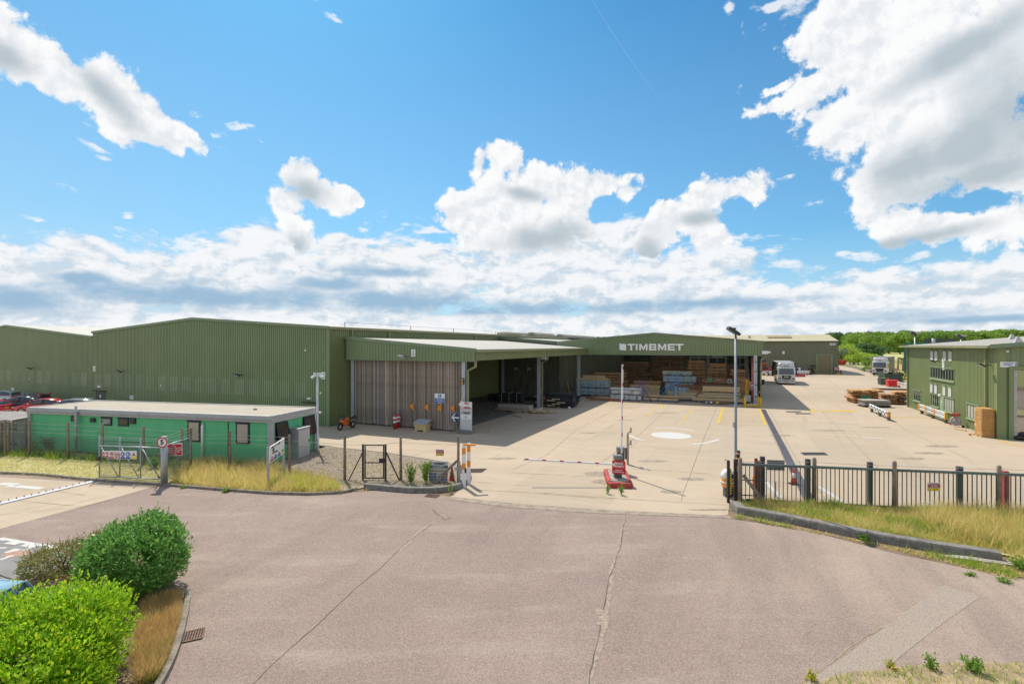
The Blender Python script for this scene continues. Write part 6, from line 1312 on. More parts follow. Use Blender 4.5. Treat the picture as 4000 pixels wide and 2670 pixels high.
t = board('blue and white notice telling all drivers and visitors to report to the traffic office', (r0+r1)/2, SW, z0, w, h); MB().bx(-w*.48, w*.48, -.026, -.021, h*.02, h*.56).build('panel', BP, t); disc(t, 0, h*.78, h*.18, BP); text('!', h*.34, t, (0, -.036, h*.78), BS, bold=.02)
for i, s_ in enumerate(('All drivers and visitors', 'MUST report', 'to the Traffic Office', 'opposite')): text(s_, h*.125, t, (0, -.03, h*(.49-.13*i)), BS, bold=.002)
r0, z0, Y = swall(1572, 1370); r1, z1, Y = swall(1714, 1030); w, h = r1-r0, z1-z0
t = board('tall white lorry direction board with an arrow right of the slatted wall', (r0+r1)/2, SW-.12, z0, w, h, mat('board_grey_white', (.60,.60,.61), .5, var=.05))
k = MB(); k.prof([(-w*.62,h*.90),(-w*.32,h*1.07),(-w*.32,h*.99),(w*.5,h*.99),(w*.5,h*.80),(-w*.32,h*.82),(-w*.32,h*.74)], -.035, -.022); k.build('arrow_panel', BS, t)
for p, q in (((-w*.64,h*.90),(-w*.30,h*1.09)), ((-w*.64,h*.90),(-w*.30,h*.72))): MB().bar((p[0],-.03,p[1]), (q[0],-.03,q[1]), .03, .06, up=(0,1,0)).build('arrow_edge', M_yel, t)
text('ALL', .27, t, (.08, -.045, h*.945), BR, bold=.008); text("HGV's", .24, t, (.12, -.045, h*.79), BR, bold=.008)
MB().bx(-w*.46, w*.46, -.028, -.022, h*.39, h*.66).build('panel', BS, t); text('TIMBMET', .2, t, (.05, -.034, h*.615), M_blk, bold=.006); MB().bx(-w*.45, -w*.36, -.034, -.029, h*.60, h*.64).build('emblem', mat('leaf_green', (0,0,0)), t)
MB().bx(-w*.44, w*.42, -.034, -.029, h*.565, h*.58).build('text_line', BP, t)
for s_, zz in (('971', .525), ('655', .435)): text(s_, .1, t, (0, -.034, h*zz), M_blk)
MB().bx(-w*.2, w*.2, -.034, -.029, h*.47, h*.48).build('text_line', M_blk, t)
r0, z0, Y = swall(1447, 1288); r1, z1, Y = swall(1562, 1155); rr = (r1-r0)/2
t = site('arrow_sign', 'round blue sign with a white arrow pointing left on the slatted wall', 'sign', (r0+r1)/2, SW-.05, (z0+z1)/2-rr); disc(t, 0, rr, rr, BS, .0, 'rim', 28); disc(t, 0, rr, rr*.97, mat('deep_blue', (.025,.055,.17), .45), -.006, 'disc', 28)
k = MB(); s_ = rr; k.prof([(-.85*s_,rr), (-.15*s_,rr+.75*s_), (.1*s_,rr+.75*s_), (-.38*s_,rr+.14*s_), (.8*s_,rr+.14*s_), (.8*s_,rr-.14*s_), (-.38*s_,rr-.14*s_), (.1*s_,rr-.75*s_), (-.15*s_,rr-.75*s_)], -.02, -.012); k.build('arrow', BS, t)
def bollard(label, x, y, yt):
    px, py = 1300+x/3.136, 1240+y/3.136; p = G(px, py); h = ZZ(1240+yt/3.136, p.y); t = thing('bollard', label, 'bollard', p, 0, 'red and white bollards at the slatted wall')
    MB().tube([(0,0,0), (0,0,h-.04), (0,0,h)], [.15,.15,.13], 14).build('tube', mat('bollard_red', (.55,.04,.05), .4, var=.15, scale=3), t)
    for f in (.45, .72): MB().tube([(0,0,h*f), (0,0,h*f+.16)], .153, 14).build('band', BS, t)
bollard('left one of two red and white bollards before the slatted wall', 761, 1365, 1190); bollard('right one of two red and white bollards before the slatted wall', 805, 1350, 1182)
p = G(1300+1090/3.136, 1240+1395/3.136); t = thing('grit_bin', 'cream grit bin with a grey sloping lid before the slatted wall', 'grit bin', (p.x, p.y+.3, 0), -TH)
M_cream = mat('cream_plastic', (.66,.50,.25), .5, var=.08, scale=2)
MB().loft([[(x*s, y*s, z) for x, y in rrect(1.22, .8, .08)] for z, s in ((.12,.84),(.42,.92),(.42,.96),(.62,1))], False).build('tub', M_cream, t)
MB().loft([[(x, y, z+(.24 if y > 0 else 0)) for x, y in rrect(1.3, .88, .08)] for z in (.60, .68)], False).build('lid', mat('grey_lid', (.42,.42,.44), .5, var=.1, scale=3), t)
for x in (-.42, .42): MB().bx(x-.12, x+.12, -.34, .34, 0, .14).build('foot', M_cream, t)
p = G(1300+42/3.136, 1240+1310/3.136); q = Vector((p.x, p.y, 0)); t = thing('striped_pole', 'short red and white pole leaning on the olive warehouse wall', 'pole', q); k = MB(); k.tube([(0,0,.0), (.14,.0,1.05)], .05, 8); k.build('pole', M_white, t)
for z in (0, .72): MB().tube([(.14*z/1.05,0,z), (.14*(z+.3)/1.05,0,z+.3)], .053, 8).build('band', BR, t)
# ---- under the canopy
def low(label, x0, x1, y0, y1, m, depth=1.1, rz=None, **kw):
    p = G((x0+x1)/2, y1); _, a = SR(p); return pack(label, x0, x1, y0, y1, a, m, depth, floor=True, grp='packs under the canopy', **kw)
low('black wrapped pack deepest under the canopy at the far wall', 1905, 1990, 1540, 1566, W_black, 1.2); low('black wrapped pack with glinting straps under the canopy, right of the deepest one', 1942, 2036, 1534, 1572, W_black, 1.2, straps=3)
low('low black pack at the foot of the dark boarded wall under the canopy', 2046, 2098, 1551, 1566, W_black, 1.1)
sp2 = low('grey sheets stacked on an orange pallet under the canopy', 1944, 2068, 1581, 1607, W_grey, 1.1, lay=.09)
for i in range(5): MB().bx(-2.1+i*.95, -1.95+i*.95, -.06, .04, 0, .28).build('pallet_block', W_brown, sp2)
low('dark sheets lying behind the grey sheets under the canopy', 1958, 2090, 1575, 1589, W_black, 1.0)
p = G(2185, 1584); t = pack('black boards with pale bearers stacked near the middle canopy column', 2128, 2234, 1538, 1584, 52.8, W_black, 2.2, floor=True, grp='packs under the canopy', jit=.5, lay=.16)
for i in range(5): MB().bx(-1.3+.6*(i % 3), -.4+.6*(i % 3), -.15, .1, .2+.18*i, .28+.18*i).build('pale_bearer', W_pale, t)
MB().tube([(t['half']*.8, -.3, .12), (t['half']*.95, -.32, .12)], .12, 10).build('pale_pipe_end', M_white, t)
p = G(2100, 1612); t = thing('offcut_pile', 'heap of pale splintered offcuts at the foot of the middle canopy column', 'offcuts', p)
for i in range(34): k = MB(); k.box((random.gauss(0,.7), random.gauss(0,.32), .04+random.random()*.22), (random.uniform(.5,1.6),random.uniform(.07,.2),.03), M=Matrix.Rotation(random.uniform(-.7,.7)+(.2 if i % 2 else 2.6), 3, 'Z') @ Matrix.Rotation(random.uniform(-.25,.25), 3, 'Y')); k.build('offcut', W_pale if i % 4 else W_brown, t)
MB().box((.1,0,.3), (.9,.7,.04), M=Matrix.Rotation(.35, 3, 'X') @ Matrix.Rotation(-.3, 3, 'Y')).build('board', W_pale, t)
loose('two short pale battens lying on the dusty ground under the canopy edge', 2003, 1622, 2047, 1631, .1, W_pale, 2, .06, h=.05)
loose('short orange batten by the concrete column plinth', 1903, 1690, 1918, 1688, .12, W_orange, 1, .0, h=.07)
loose('pale blue steel beam lying under the canopy', 2040, 1565, 2102, 1548, .25, mat('pale_blue_steel', (.22,.33,.38), .5), 1, 0, h=.2, name='steel_beam', cat='beam')
t = thing('leaning_board', 'grey board leaning against the middle canopy column', 'board', G(2102, 1594)); MB().bar((0,0,0), (.35,.3,2.3), .2, .04).build('board', W_grey, t)
t = site('orange_frame', 'tall thin orange steel frame standing at the olive wall beside the shed', 'frame', -22.05, AR(2228, -22.05)[0]); h = 2.4
for x in (-.17,.17): MB().bx(x-.025,x+.025,-.03,.03,0,h).build('upright', M_org, t)
for z in (.1, h): MB().bx(-.19,.19,-.03,.03,z-.05,z).build('crossbar', M_org, t)
t = site('leaning_plank', 'tan plank leaning beside the tall orange frame', 'plank', -22.0, AR(2226, -22.0)[0]-.6); MB().bar((.2,0,0), (-.25,.1,1.75), .16, .06).build('plank', W_tan, t)
t = thing('red_machine', 'red painted machine parts lying behind the middle canopy column', 'machine', G(2125, 1566)); k = MB(); k.box((0,.2,.35), (1.6,.4,.25), .4); k.box((-.5,0,.2), (.4,.5,.4)); k.build('parts', M_redp, t, kind='stuff'); MB().bx(-.8,.7,.3,.5,.0,.18).build('skid', M_dark, t)
# ---- by the workshop
Z3 = lambda x, y: (3300+x/7.83, 1420+y/7.83)
def oak(label, x0, x1, yt, yb, m, n, depth, endm=None, rz=0., bark=False):
    """stack of waney sawn boards with their ends towards the camera"""
    a, b = Z3(x0, yb), Z3(x1, yb); p = G(a[0], a[1]); w = (b[0]-a[0])/F*p.y; h = ZZ(Z3(x0, yt)[1], p.y)*.88; t = thing('timber_stack', label, 'timber stack', (p.x+w/2, p.y, 0), -TH+rz, 'sawn stacks by the workshop')
    z = .08
    for x in (-w*.3, w*.3): MB().bx(x-.06, x+.06, .1, depth-.1, 0, .08).build('bearer', W_dark, t)
    i = 0; ox, rot = 0, 0
    while z < h:
        th = random.uniform(.05, .09); nb = 3
        for j in range(nb):
            x0_, x1_ = -w/2+w*j/nb+random.uniform(-.06,.06), -w/2+w*(j+1)/nb+random.uniform(-.08,.04); y0 = random.uniform(-.35,.3)
            k = MB(); bv = .03 if bark else .01; k.prof([(x0_, z+.01), (x1_, z), (x1_-bv, z+th), (x0_+bv, z+th)], y0, depth+random.uniform(-.2,.2)); q = k.build('board', m, t); q.location.x = ox+random.uniform(-.04,.04); q.rotation_euler.z = rot+random.uniform(-.02,.02)
        z += th+.014; i += 1
        if i % 4 == 3: z += .10; ox, rot = random.uniform(-.18,.18), random.uniform(-.07,.07)
    if endm: MB().bx(-w*.1, w*.55, -.2, -.17, h*.42, h*.62).build('painted_end', endm, t)
    return t
oak('stack of orange sawn boards, leftmost by the workshop, with a green painted end', 300, 720, 775, 1215, W_orange, 10, 2.6, mat('green_end_paint', (0,0,0)), .12, True)
oak('squared pale boards on the stack behind the grey sheets by the workshop', 740, 1180, 790, 1075, W_orange, 7, 2.4, None, .0, True)
oak('waney edged slabs with dark bark right of the grey sheets by the workshop', 1180, 1560, 880, 1240, mat('bark_slabs', (.40,.22,.11), .9, island=[(.55,.32,.16),(.22,.12,.08),(.48,.28,.15),(.16,.09,.06)]), 9, 2.4, None, -.1, True)
oak('tall stack of mixed boards with a dark blue end beside the workshop corner', 1560, 1900, 820, 1245, W_orange, 10, 2.6, mat('navy_end_paint', (.03,.05,.16), .6), -.05, True)
p = G(*Z3(1000, 1330)); t = thing('sheet_stack', 'low stack of weathered grey sheets in front of the sawn timber', 'sheets', (p.x, p.y+.5, 0), -TH+.25); z = .05
for i in range(9): k = MB(); k.box((random.uniform(-.08,.08), random.uniform(-.1,.1), z+.035), (2.7+random.uniform(-.2,.1), 1.5, .055), random.uniform(-.04,.04)); k.build('sheet', W_grey if i > 1 else W_black, t); z += .075 if i != 4 else .15
p = G(*Z3(1520, 805)); t = thing('sheet_stack', 'thin pale sheets lying flat behind the sawn timber by the workshop', 'sheets', (p.x, p.y+.6, 0), -TH+.1)
for i in range(4): k = MB(); k.box((random.uniform(-.3,.3), random.uniform(-.2,.2), .06+.07*i), (4.4, 1.6, .05), random.uniform(-.06,.06)); k.build('sheet', W_grey if i == 3 else W_orange, t)
def bin_(label, x0, x1, y0, y1, m, name='wheeled_bin', cat='bin'):
    a, b = Z3(x0, y1), Z3(x1, y1); p = G((a[0]+b[0])/2, a[1]); w = (b[0]-a[0])/F*p.y; h = ZZ(Z3(0, y0)[1], p.y); t = thing(name, label, cat, (p.x, p.y+.5, 0), -.25)
    MB().loft([[(x*s, y*s, z) for x, y in rrect(w, w*.75, .12)] for z, s in ((.12,.82),(h*.82,.96),(h*.84,1.0),(h*.88,1.0))], False).build('body', m, t); MB().loft([[(x*s, y*s, z) for x, y in rrect(w*1.03, w*.78, .12)] for z, s in ((h*.88,1),(h*.96,.98),(h,.8))], False).build('lid', m, t)
    for x in (-w*.36, w*.36):
        for y in (-w*.25, w*.25): MB().cyl((x, y, .1), .1, .06, 10, 'X').build('castor', M_dark, t)
    return t
bin_('bright red wheeled waste bin beside the workshop', 1365, 1660, 500, 715, mat('bin_red', (.72,.02,.03), .35, var=.05))
p = G(*Z3(1215, 655)); t = thing('tipping_skip', 'small dark green tipping skip full of offcuts left of the red bin', 'skip', p, -.1); k = MB(); k.prof([(-.95,.12),(.95,.12),(1.05,1.5),(-1.1,1.5)], 0, 1.3); k.build('body', M_dgreen, t); MB().bx(-1.1,-.9,-.15,-.05,0,.5).build('foot', M_dgreen, t); k = MB(); [k.box((random.uniform(-.8,.8), .6, 1.52), (random.uniform(.4,.9),.15,.06), random.random()*3) for i in range(8)]; k.build('offcuts', W_pale, t, kind='stuff'); t.scale = (.58, .7, .8)
p = G(*Z3(1500, 630)); t = thing('open_skip', 'large dark green open skip behind the red bin', 'skip', (p.x, p.y, 0), -TH+.1); M_skg = mat('skip_green', (.04,.075,.055), .5, var=.15, scale=2)
MB().bx(-1.25,1.25,0,.08,.15,1.9).build('side_panel', M_skg, t); MB().bx(-1.33,-1.25,0,3.2,.15,2.0).build('side_panel', M_skg, t); MB().bx(1.25,1.33,0,3.2,.15,1.7).build('side_panel', M_skg, t); MB().bx(-1.25,1.25,.08,3.2,.1,.16).build('floor_plate', M_skg, t); MB().bx(-1.33,1.33,-.06,.0,1.8,1.9).build('top_rim', M_skg, t)
p = G(*Z3(1330, 690)); t = thing('pallet_truck', 'small yellow lifting frame between the green skip and the red bin', 'lifting frame', p); MB().bx(-.05,.05,-.05,.05,0,1.35).build('mast', M_yel, t); MB().bx(-.35,.2,-.06,.06,.1,.22).build('base', M_yel, t); MB().bx(-.4,.2,-.05,.05,.7,.78).build('arm', M_yel, t)
p = G(*Z3(1760, 620)); t = thing('flower_tub', 'clump of yellow flowers and litter at the corner of the workshop', 'plants', (p.x, p.y+.3, 0))
k = MB()
for i in range(260):
    c = Vector((random.gauss(0,.65), random.gauss(0,.45), abs(random.gauss(.9,.5)))); n = Vector((random.gauss(0,1), random.gauss(0,1), 1)).normalized(); u = n.orthogonal().normalized()*.09; v = n.cross(u); k.poly([c-u-v, c+u-v, c+u+v, c-u+v])
k.build('foliage', mat('yellow_flowers', (.7,.5,.02), .8, island=[(.85,.62,.02),(.16,.26,.03),(.75,.6,.05),(.25,.34,.06)]), t, kind='stuff')
def rail_barrier(label, posts, z0, z1, stripes, endm, twin=False):
    P = [G(*p) for p in posts]; o = P[0]; t = thing('crash_barrier', label, 'crash barrier', (o.x, o.y, 0), 0, 'crash barriers in the yard')
    for p in P: MB((o.x, o.y)).bx(p.x-.09, p.x+.09, p.y-.09, p.y+.09, 0, z1-.05).build('post', M_barg, t)
    d = (P[-1]-P[0]).normalized(); e0, e1 = P[0]-d*.45, P[-1]+d*.45; s = Vector((d.y, -d.x, 0)); s = s if s.y < 0 or s.x < 0 else -s
    for za, zb in (((z0, z1),) if not twin else ((z0, (z0+z1)/2-.03), ((z0+z1)/2+.03, z1))):
        h = zb-za; k = MB((o.x, o.y)); k.loft([[e+s*x+Vector((0,0,za+h*z)) for x, z in ((.10,0),(.20,.18),(.20,.35),(.13,.5),(.20,.65),(.20,.82),(.10,1),(.07,1),(.07,0))] for e in (e0, e1)], False); r = k.build('rail', mat('barrier_white', (.66,.67,.68), .4, .1, var=.06), t)
        for m, f0, f1, lo, hi in stripes:
            a_, b_ = e0.lerp(e1, f0), e0.lerp(e1, f1); q = MB((o.x, o.y)); q.loft([[e+s*x+Vector((0,0,za+h*z)) for x, z in ((.205,lo),(.212,lo),(.212,hi),(.205,hi))] for e in (a_, b_)], False); q.build('painted_patch', m, r)
    k = MB((o.x, o.y)); k.loft([[e1+d*u+s*x+Vector((0,0,z)) for x, z in ((.05,z0-.02),(.24,z0-.02),(.24,z1+.02),(.05,z1+.02))] for u in (0, .12)], False); k.build('end_piece', endm, t)
st = []
for i in range(13):
    st.append((M_blk, i/13+.0, i/13+.04, (.05 if i % 2 else .5), (.45 if i % 2 else .95)))
rail_barrier('free standing crash barrier with black and white chequers by the timber stacks', [(3406,1609),(3437.6,1625),(3472,1642)], .40, .84, st, M_org)
so = [(M_org, .0, .06, 0, 1), (M_org, .26, .33, 0, 1), (M_org, .58, .65, 0, 1)]
rail_barrier('white double rail crash barrier with orange bands along the workshop wall', [(3601.5,1616),(3644.5,1633.7),(3695,1652)], .40, 1.0, so, M_yel, True)
q1 = Z3(1660, 770); rail_barrier('white rail barrier with orange bands beside the red bin', [(3513,1514),(3545,1522)], .45, 1.0, so, M_org, True)
rail_barrier('long white rail barrier before the far warehouse, left of the white lorry', [(2966,1469),(3000,1468),(3030,1466)], .55, 1.1, [(M_org,0,.05,0,1)], M_org)
rail_barrier('long white rail barrier before the far warehouse, right of the white lorry', [(3106,1466),(3130,1466),(3152,1466)], .5, 1.15, [], M_org)
p = G(3120, 1471); t = thing('red_implement', 'low red implement on the ground right of the white lorry', 'implement', p); MB().bx(-1.2,1.3,-.3,.3,.15,.5).build('frame', M_redp, t); [MB().bx(x-.08,x+.08,-.4,.4,0,.2).build('tine', M_redp, t) for x in (-1,-.3,.4,1.1)]
def torus(k, c, R0, r0, n=16, m=8, axis='Y'):
    secs = []
    for i in range(n+1):
        t_ = 2*math.pi*i/n; ring = []
        for j in range(m):
            u = 2*math.pi*j/m; rr = R0+r0*math.cos(u); q = (rr*math.cos(t_), r0*math.sin(u), rr*math.sin(t_)) if axis == 'Y' else (r0*math.sin(u), rr*math.cos(t_), rr*math.sin(t_))
            ring.append((c[0]+q[0], c[1]+q[1], c[2]+q[2]))
        secs.append(ring)
    return k.loft(secs, True, False)
p = G(3165, 1463); t = thing('old_tyre', 'big black tyre standing by the yellow hand rail at the far warehouse', 'tyre', p); torus(MB(), (0,0,.85), .62, .25, 18, 8).build('tyre', mat('tyre_rubber', (.022,.022,.022), .85), t)
p = G(3183, 1461); t = thing('hand_rail', 'yellow hand rail before the dark door of the far warehouse', 'hand rail', p); MB().tube([(-1.75,0,0), (-1.75,0,1.05), (.1,0,1.05), (.1,0,0)], .06, 6).build('rail', M_yel, t)
p = G(3274, 1463); t = thing('yellow_block', 'yellow painted kerb block at the corner of the far warehouse', 'kerb block', p); MB().prism(rrect(.9,.4,.08), 0, .3).build('block', M_yel, t)
for i, px in enumerate((3281.5, 3286)): p = G(px, 1461); t = thing('slim_bollard', ('left','right')[i]+' one of two slim red bollards at the corner of the far warehouse', 'bollard', p, 0, 'slim red bollards'); MB().tube([(0,0,0), (0,0,.85), (0,0,.9)], [.1,.1,.06], 8).build('post', M_rp, t)
p = G(3290, 1426); t = thing('roll_off_skip', 'red skip standing in the lane right of the far warehouse', 'skip', p, -.15); k = MB(); k.prof([(-1.9*1.5,.15),(1.9*1.5,.15),(2.0*1.5,3.4),(-2.0*1.5,3.4)], 0, 4); k.build('body', M_redp, t)
for x in (-1.6,0,1.6): MB().bx(x-.08,x+.08,-.1,0,.2,3.3).build('rib', M_redp, t)
MB().bx(-.5,.5,-.13,-.1,2.5,3.1).build('warning_panel', M_yel, t); t.scale = (.46, .6, .55)
# hose reel, stacked boards at the workshop corner, bits on the ground
p = G(3733, 1666); t = thing('hose_reel', 'grey hose reel on small wheels with a red tool box on top', 'hose reel', (p.x, p.y, 0), R(-60)); torus(MB(), (0,0,.48), .30, .10, 18, 8).build('hose', M_fascia, t); MB().cyl((0,0,.48), .40, .06, 18, 'Y').build('drum', mat('reel_grey', (.40,.41,.42), .5), t)
for y in (-.2,.2): MB().tube([(-.35,y,.05), (0,y,.95), (.35,y,.05)], .02, 5).build('frame', M_redp, t)
MB().bx(-.24,.26,-.2,.2,.95,1.12).build('tool_box', M_redp, t); MB().tube([(-.2,0,1.12), (-.2,0,1.22), (.2,0,1.22), (.2,0,1.12)], .015, 5).build('handle', M_redp, t); MB().cyl((.5,0,.1), .1, .08, 10, 'Y').build('wheel', M_dark, t)
p0_ = G(3850, 1706); h = ZZ(1594, p0_.y); t = site('board_stack', 'upright stack of tan boards with white flaking paint at the workshop corner', 'timber stack', WR-.75, WA0+.15); n = 19
bm_ = [mat('tan_board_end', (.56,.30,.10), .8, var=.12, scale=3), mat('flaked_board', (.56,.30,.10), .8, var=.1, spots=.9, spotcol=(.66,.64,.62), spotscale=1.5)]
for i in range(n): z = h*i/n; k = MB(); k.bx(-.12+random.uniform(-.02,.02), .62, random.uniform(-.02,.02), 1.25, z+.008, z+h/n-.006); k.build('board', bm_[1 if i in (0,1,2,11,17,18) or random.random() < .3 else 0], t)
loose('yellowish timber lying on the concrete near the workshop wall', 3730, 1676, 3776, 1684, .12, W_tan, 1, 0, h=.08); loose('small offcut on the concrete by the workshop', 3785, 1699, 3795, 1700, .2, W_orange, 1, 0, h=.12); loose('second small offcut on the concrete nearer the workshop corner', 3817, 1702, 3838, 1705, .16, W_orange, 1, 0, h=.08)
t = thing('rusty_plate', 'rusty red cover plate on the concrete by the workshop', 'cover plate', G(3822, 1697)); MB().box((0,0,.02), (.75,.4,.03), .2).build('plate', mat('rust_red', (.25,.09,.07), .8, var=.2, scale=6), t)
p = G(3985, 1718); t = thing('dark_sacks', 'heap of dark bags before the glazed workshop door', 'bags', (p.x, p.y, 0)); [MB().ball((x, y, z), (.42,.3,.2), 9, 6).build('bag', M_dark, t) for x, y, z in ((0,0,.18),(.5,.1,.18),(.25,.05,.45))]
p = G(*Z3(1760, 390)); t = thing('black_pile', 'heap of black wrapped timber beyond the skips', 'timber pile', (p.x, p.y, 0), -TH)
for i in range(7): k = MB(); k.box((random.uniform(-.5,.5), random.uniform(-.3,.6), .15+.22*(i//2)), (4.6,.7,.2), random.uniform(-.08,.08)); k.build('pack', W_black, t)
p = G(*Z3(1565, 330)); t = thing('pale_sacks', 'pale bags stacked beside the black wrapped timber', 'bags', (p.x, p.y, 0)); [MB().bx(x, x+.9, 0, .8, z, z+.75).build('bag', W_pale, t) for x, z in ((-.9,0),(.02,0),(-.5,.78))]
# beyond the workshop: container with railings, flood light masts
t = thing('green_tank', 'dark green plant container with railings beyond the workshop roof', 'container', (85.3, 100, 0), -TH*1.6); MB().bx(-2.2,2.8,0,4,0,8.4).build('body', M_dgreen, t)
for x in (-1.4,.3,2.4): MB().bx(x-.04,x+.04,.02,.1,8.4,9.6).build('rail_post', mat('rail_green', (.03,.16,.09), .5), t)
for z in (8.95, 9.55): MB().bx(-1.5,2.5,.02,.08,z,z+.06).build('rail', MATS['rail_green'], t)
t = thing('green_tank', 'low flat green container roof behind the far corner of the workshop', 'container', (82.3, 101, 0), -TH*1.6); MB().bx(-2.4,1.4,0,3,0,7.6).build('body', mat('container_green', (.03,.15,.10), .5, var=.1), t)
def mast(label, px, Y, ptop):
    t = thing('floodlight_mast', label, 'floodlight mast', ((px-2000)/F*Y, Y, 0), 0, 'floodlight masts beyond the workshop'); h = ZZ(ptop, Y); MB().tube([(0,0,0), (0,0,h)], .1, 8).build('mast', M_galv, t); k = MB(); k.box((-.3,0,h+.2), (.9,.5,.25), M=Matrix.Rotation(R(30), 3, 'Y')); k.build('floodlight', M_dark, t); MB().box((.35,0,h+.25), (.6,.5,.3)).build('floodlight', M_fascia, t)
mast('floodlight mast rising behind the far end of the workshop roof', 3574, 75, 1306); mast('floodlight mast behind the middle of the workshop roof', 3754, 76, 1317)
# ------------------------------------------------------------------ vehicles
M_tyre = mat('tyre_rubber', (.022,.022,.022), .85); M_rim = mat('alloy_rim', (.50,.51,.53), .3, .7, var=.05)
M_chrome = mat('chrome', (.6,.62,.64), .15, .9, var=.03); M_lampr = mat('tail_lamp', (.45,.01,.02), .2); M_lampw = mat('head_lamp', (.55,.58,.60), .1, var=.1)
M_wind = mat('tinted_windscreen', (.03,.05,.075), .04, spec=.9, var=.1)
M_plate = mat('number_plate_yellow', (.75,.52,.05), .5); M_platew = mat('number_plate_white', (.75,.75,.70), .5)
def wheel(t, x, y, r, w, spokes=5, m=None):
    """wheel with its axle along y: tyre, rim and spokes"""
    wh_ = MB(); torus(wh_, (x, y, r), r*.78, r*.24, 20, 8); wo = wh_.build('wheel', M_tyre, t)
    s = 1 if y > 0 else -1
    MB().cyl((x, y+s*w*.18, r), r*.62, .04, 18, 'Y').build('rim', m or M_rim, wo)
    for i in range(spokes):
        a = 2*math.pi*i/spokes; MB().bar((x, y+s*w*.32, r), (x+r*.6*math.cos(a), y+s*w*.28, r+r*.6*math.sin(a)), .05).build('spoke', m or M_rim, wo)
    return wo
def car(label, loc, rz, col, roofcol=None, kind='hatch', L=4.4, spoiler=False, rails=False, group='cars parked along the warehouse'):
    """car facing local +x"""
    t = thing('parked_car', label, 'car', loc, rz, group); m = mat('car_'+label.split(' ')[0]+'_'+str(len(MATS)), col, .3, .25, var=.02, coat=.8)
    W2 = .9; s = L/4.4
    # body: stations along x with sill, belt and half width
    st = [(-2.2,.42,.80,.70),(-2.16,.30,.95,.80),(-1.9,.24,1.0,.88),(-1.0,.22,.97,.90),(0,.22,.95,.90),(.9,.22,.94,.90),(1.3,.22,.90,.89),(1.8,.24,.78,.86),(2.1,.30,.66,.76),(2.2,.40,.56,.62)]
    if kind == 'fastback': st = [(-2.25,.45,.85,.68),(-2.2,.32,.98,.80),(-1.9,.26,1.0,.88)]+st[3:]
    secs = [[(x*s, -w*.96, zs), (x*s, -w, zs+(zb-zs)*.45), (x*s, -w*.95, zb-.04), (x*s, -w*.82, zb), (x*s, w*.82, zb), (x*s, w*.95, zb-.04), (x*s, w, zs+(zb-zs)*.45), (x*s, w*.96, zs)] for x, zs, zb, w in st]
    MB().loft(secs).build('body', m, t)
    rf = {'hatch': [(-2.1,.98,.66,.0),(-1.75,1.30,.60,0),(-1.2,1.44,.58,0),(-.2,1.48,.58,0),(.35,1.40,.57,0),(1.15,.94,.70,0)], 'fastback': [(-2.0,.99,.62,0),(-1.4,1.24,.58,0),(-.6,1.42,.56,0),(.1,1.43,.56,0),(.5,1.34,.56,0),(1.2,.93,.70,0)], 'estate': [(-2.12,1.02,.70,0),(-1.95,1.38,.62,0),(-1.2,1.47,.60,0),(-.1,1.50,.60,0),(.4,1.42,.58,0),(1.2,.94,.72,0)]}[kind]
    MB().loft([[(x*s, -.84, .93), (x*s, -w, z), (x*s, w, z), (x*s, .84, .93)] for x, z, w, _ in rf]).build('glasshouse', M_wind, t)
    mid = rf[1:5] if kind != 'estate' else rf[1:5]
    k = MB(); k.loft([[(x*s, -w-.035, z-.035), (x*s, -w+.03, z+.02), (x*s, 0, z+.035), (x*s, w-.03, z+.02), (x*s, w+.035, z-.035)] for x, z, w, _ in mid]); k.build('roof', mat('car_roof_'+str(len(MATS)), roofcol, .3, .25, var=.02, coat=.8) if roofcol else m, t)
    for sg in (-1, 1):
        for a, b in ((rf[4], rf[5]), (rf[1], rf[0])): MB().bar((a[0]*s, sg*(a[2]+.02), a[1]-.01), (b[0]*s, sg*.80, .95), .09, .05).build('pillar', m, t)
        MB().bar((-.35*s, sg*.60, 1.45), (-.3*s, sg*.865, .95), .08, .03).build('pillar', M_dark, t)
        MB().ball((.75*s, sg*.98, 1.0), (.1,.09,.07)).build('mirror', m, t)
        MB().bx((2.0)*s, (2.17)*s, sg*.62-.14, sg*.62+.14, .58, .70).build('headlight', M_lampw, t); MB().bx(-2.235*s, -2.1*s, sg*.6-.2, sg*.6+.2, .78, .90).build('tail_light', M_lampr, t)
        for x in (-1.35, 1.35): wheel(t, x*s, sg*.83, .33, .2)
        for x in (-.3, .5): MB().bx(x*s-.1, x*s+.06, sg*.905-.01, sg*.905+.012, .82, .85).build('door_handle', m, t)
        if rails: MB().tube([(-1.7*s, sg*.57, 1.46), (-1.5*s, sg*.57, 1.54), (.1*s, sg*.55, 1.55), (.3*s, sg*.55, 1.46)], .02, 5).build('roof_rail', M_chrome if rails is True else M_dark, t)
    MB().bx(-2.27*s, -2.235*s, -.26, .26, .56, .67).build('number_plate', M_plate, t); MB().bx(2.19*s, 2.22*s, -.26, .26, .40, .50).build('number_plate', M_platew, t)
    MB().bx(2.08*s, 2.195*s, -.5, .5, .38, .52).build('grille', M_dark, t)
    if spoiler: MB().box((-2.12*s, 0, 1.40), (.34,1.3,.05)).build('spoiler', m, t); [MB().bar((-2.0*s, y, 1.18), (-2.12*s, y, 1.40), .05, .2).build('spoiler_stay', m, t) for y in (-.6, .6)]
    return t
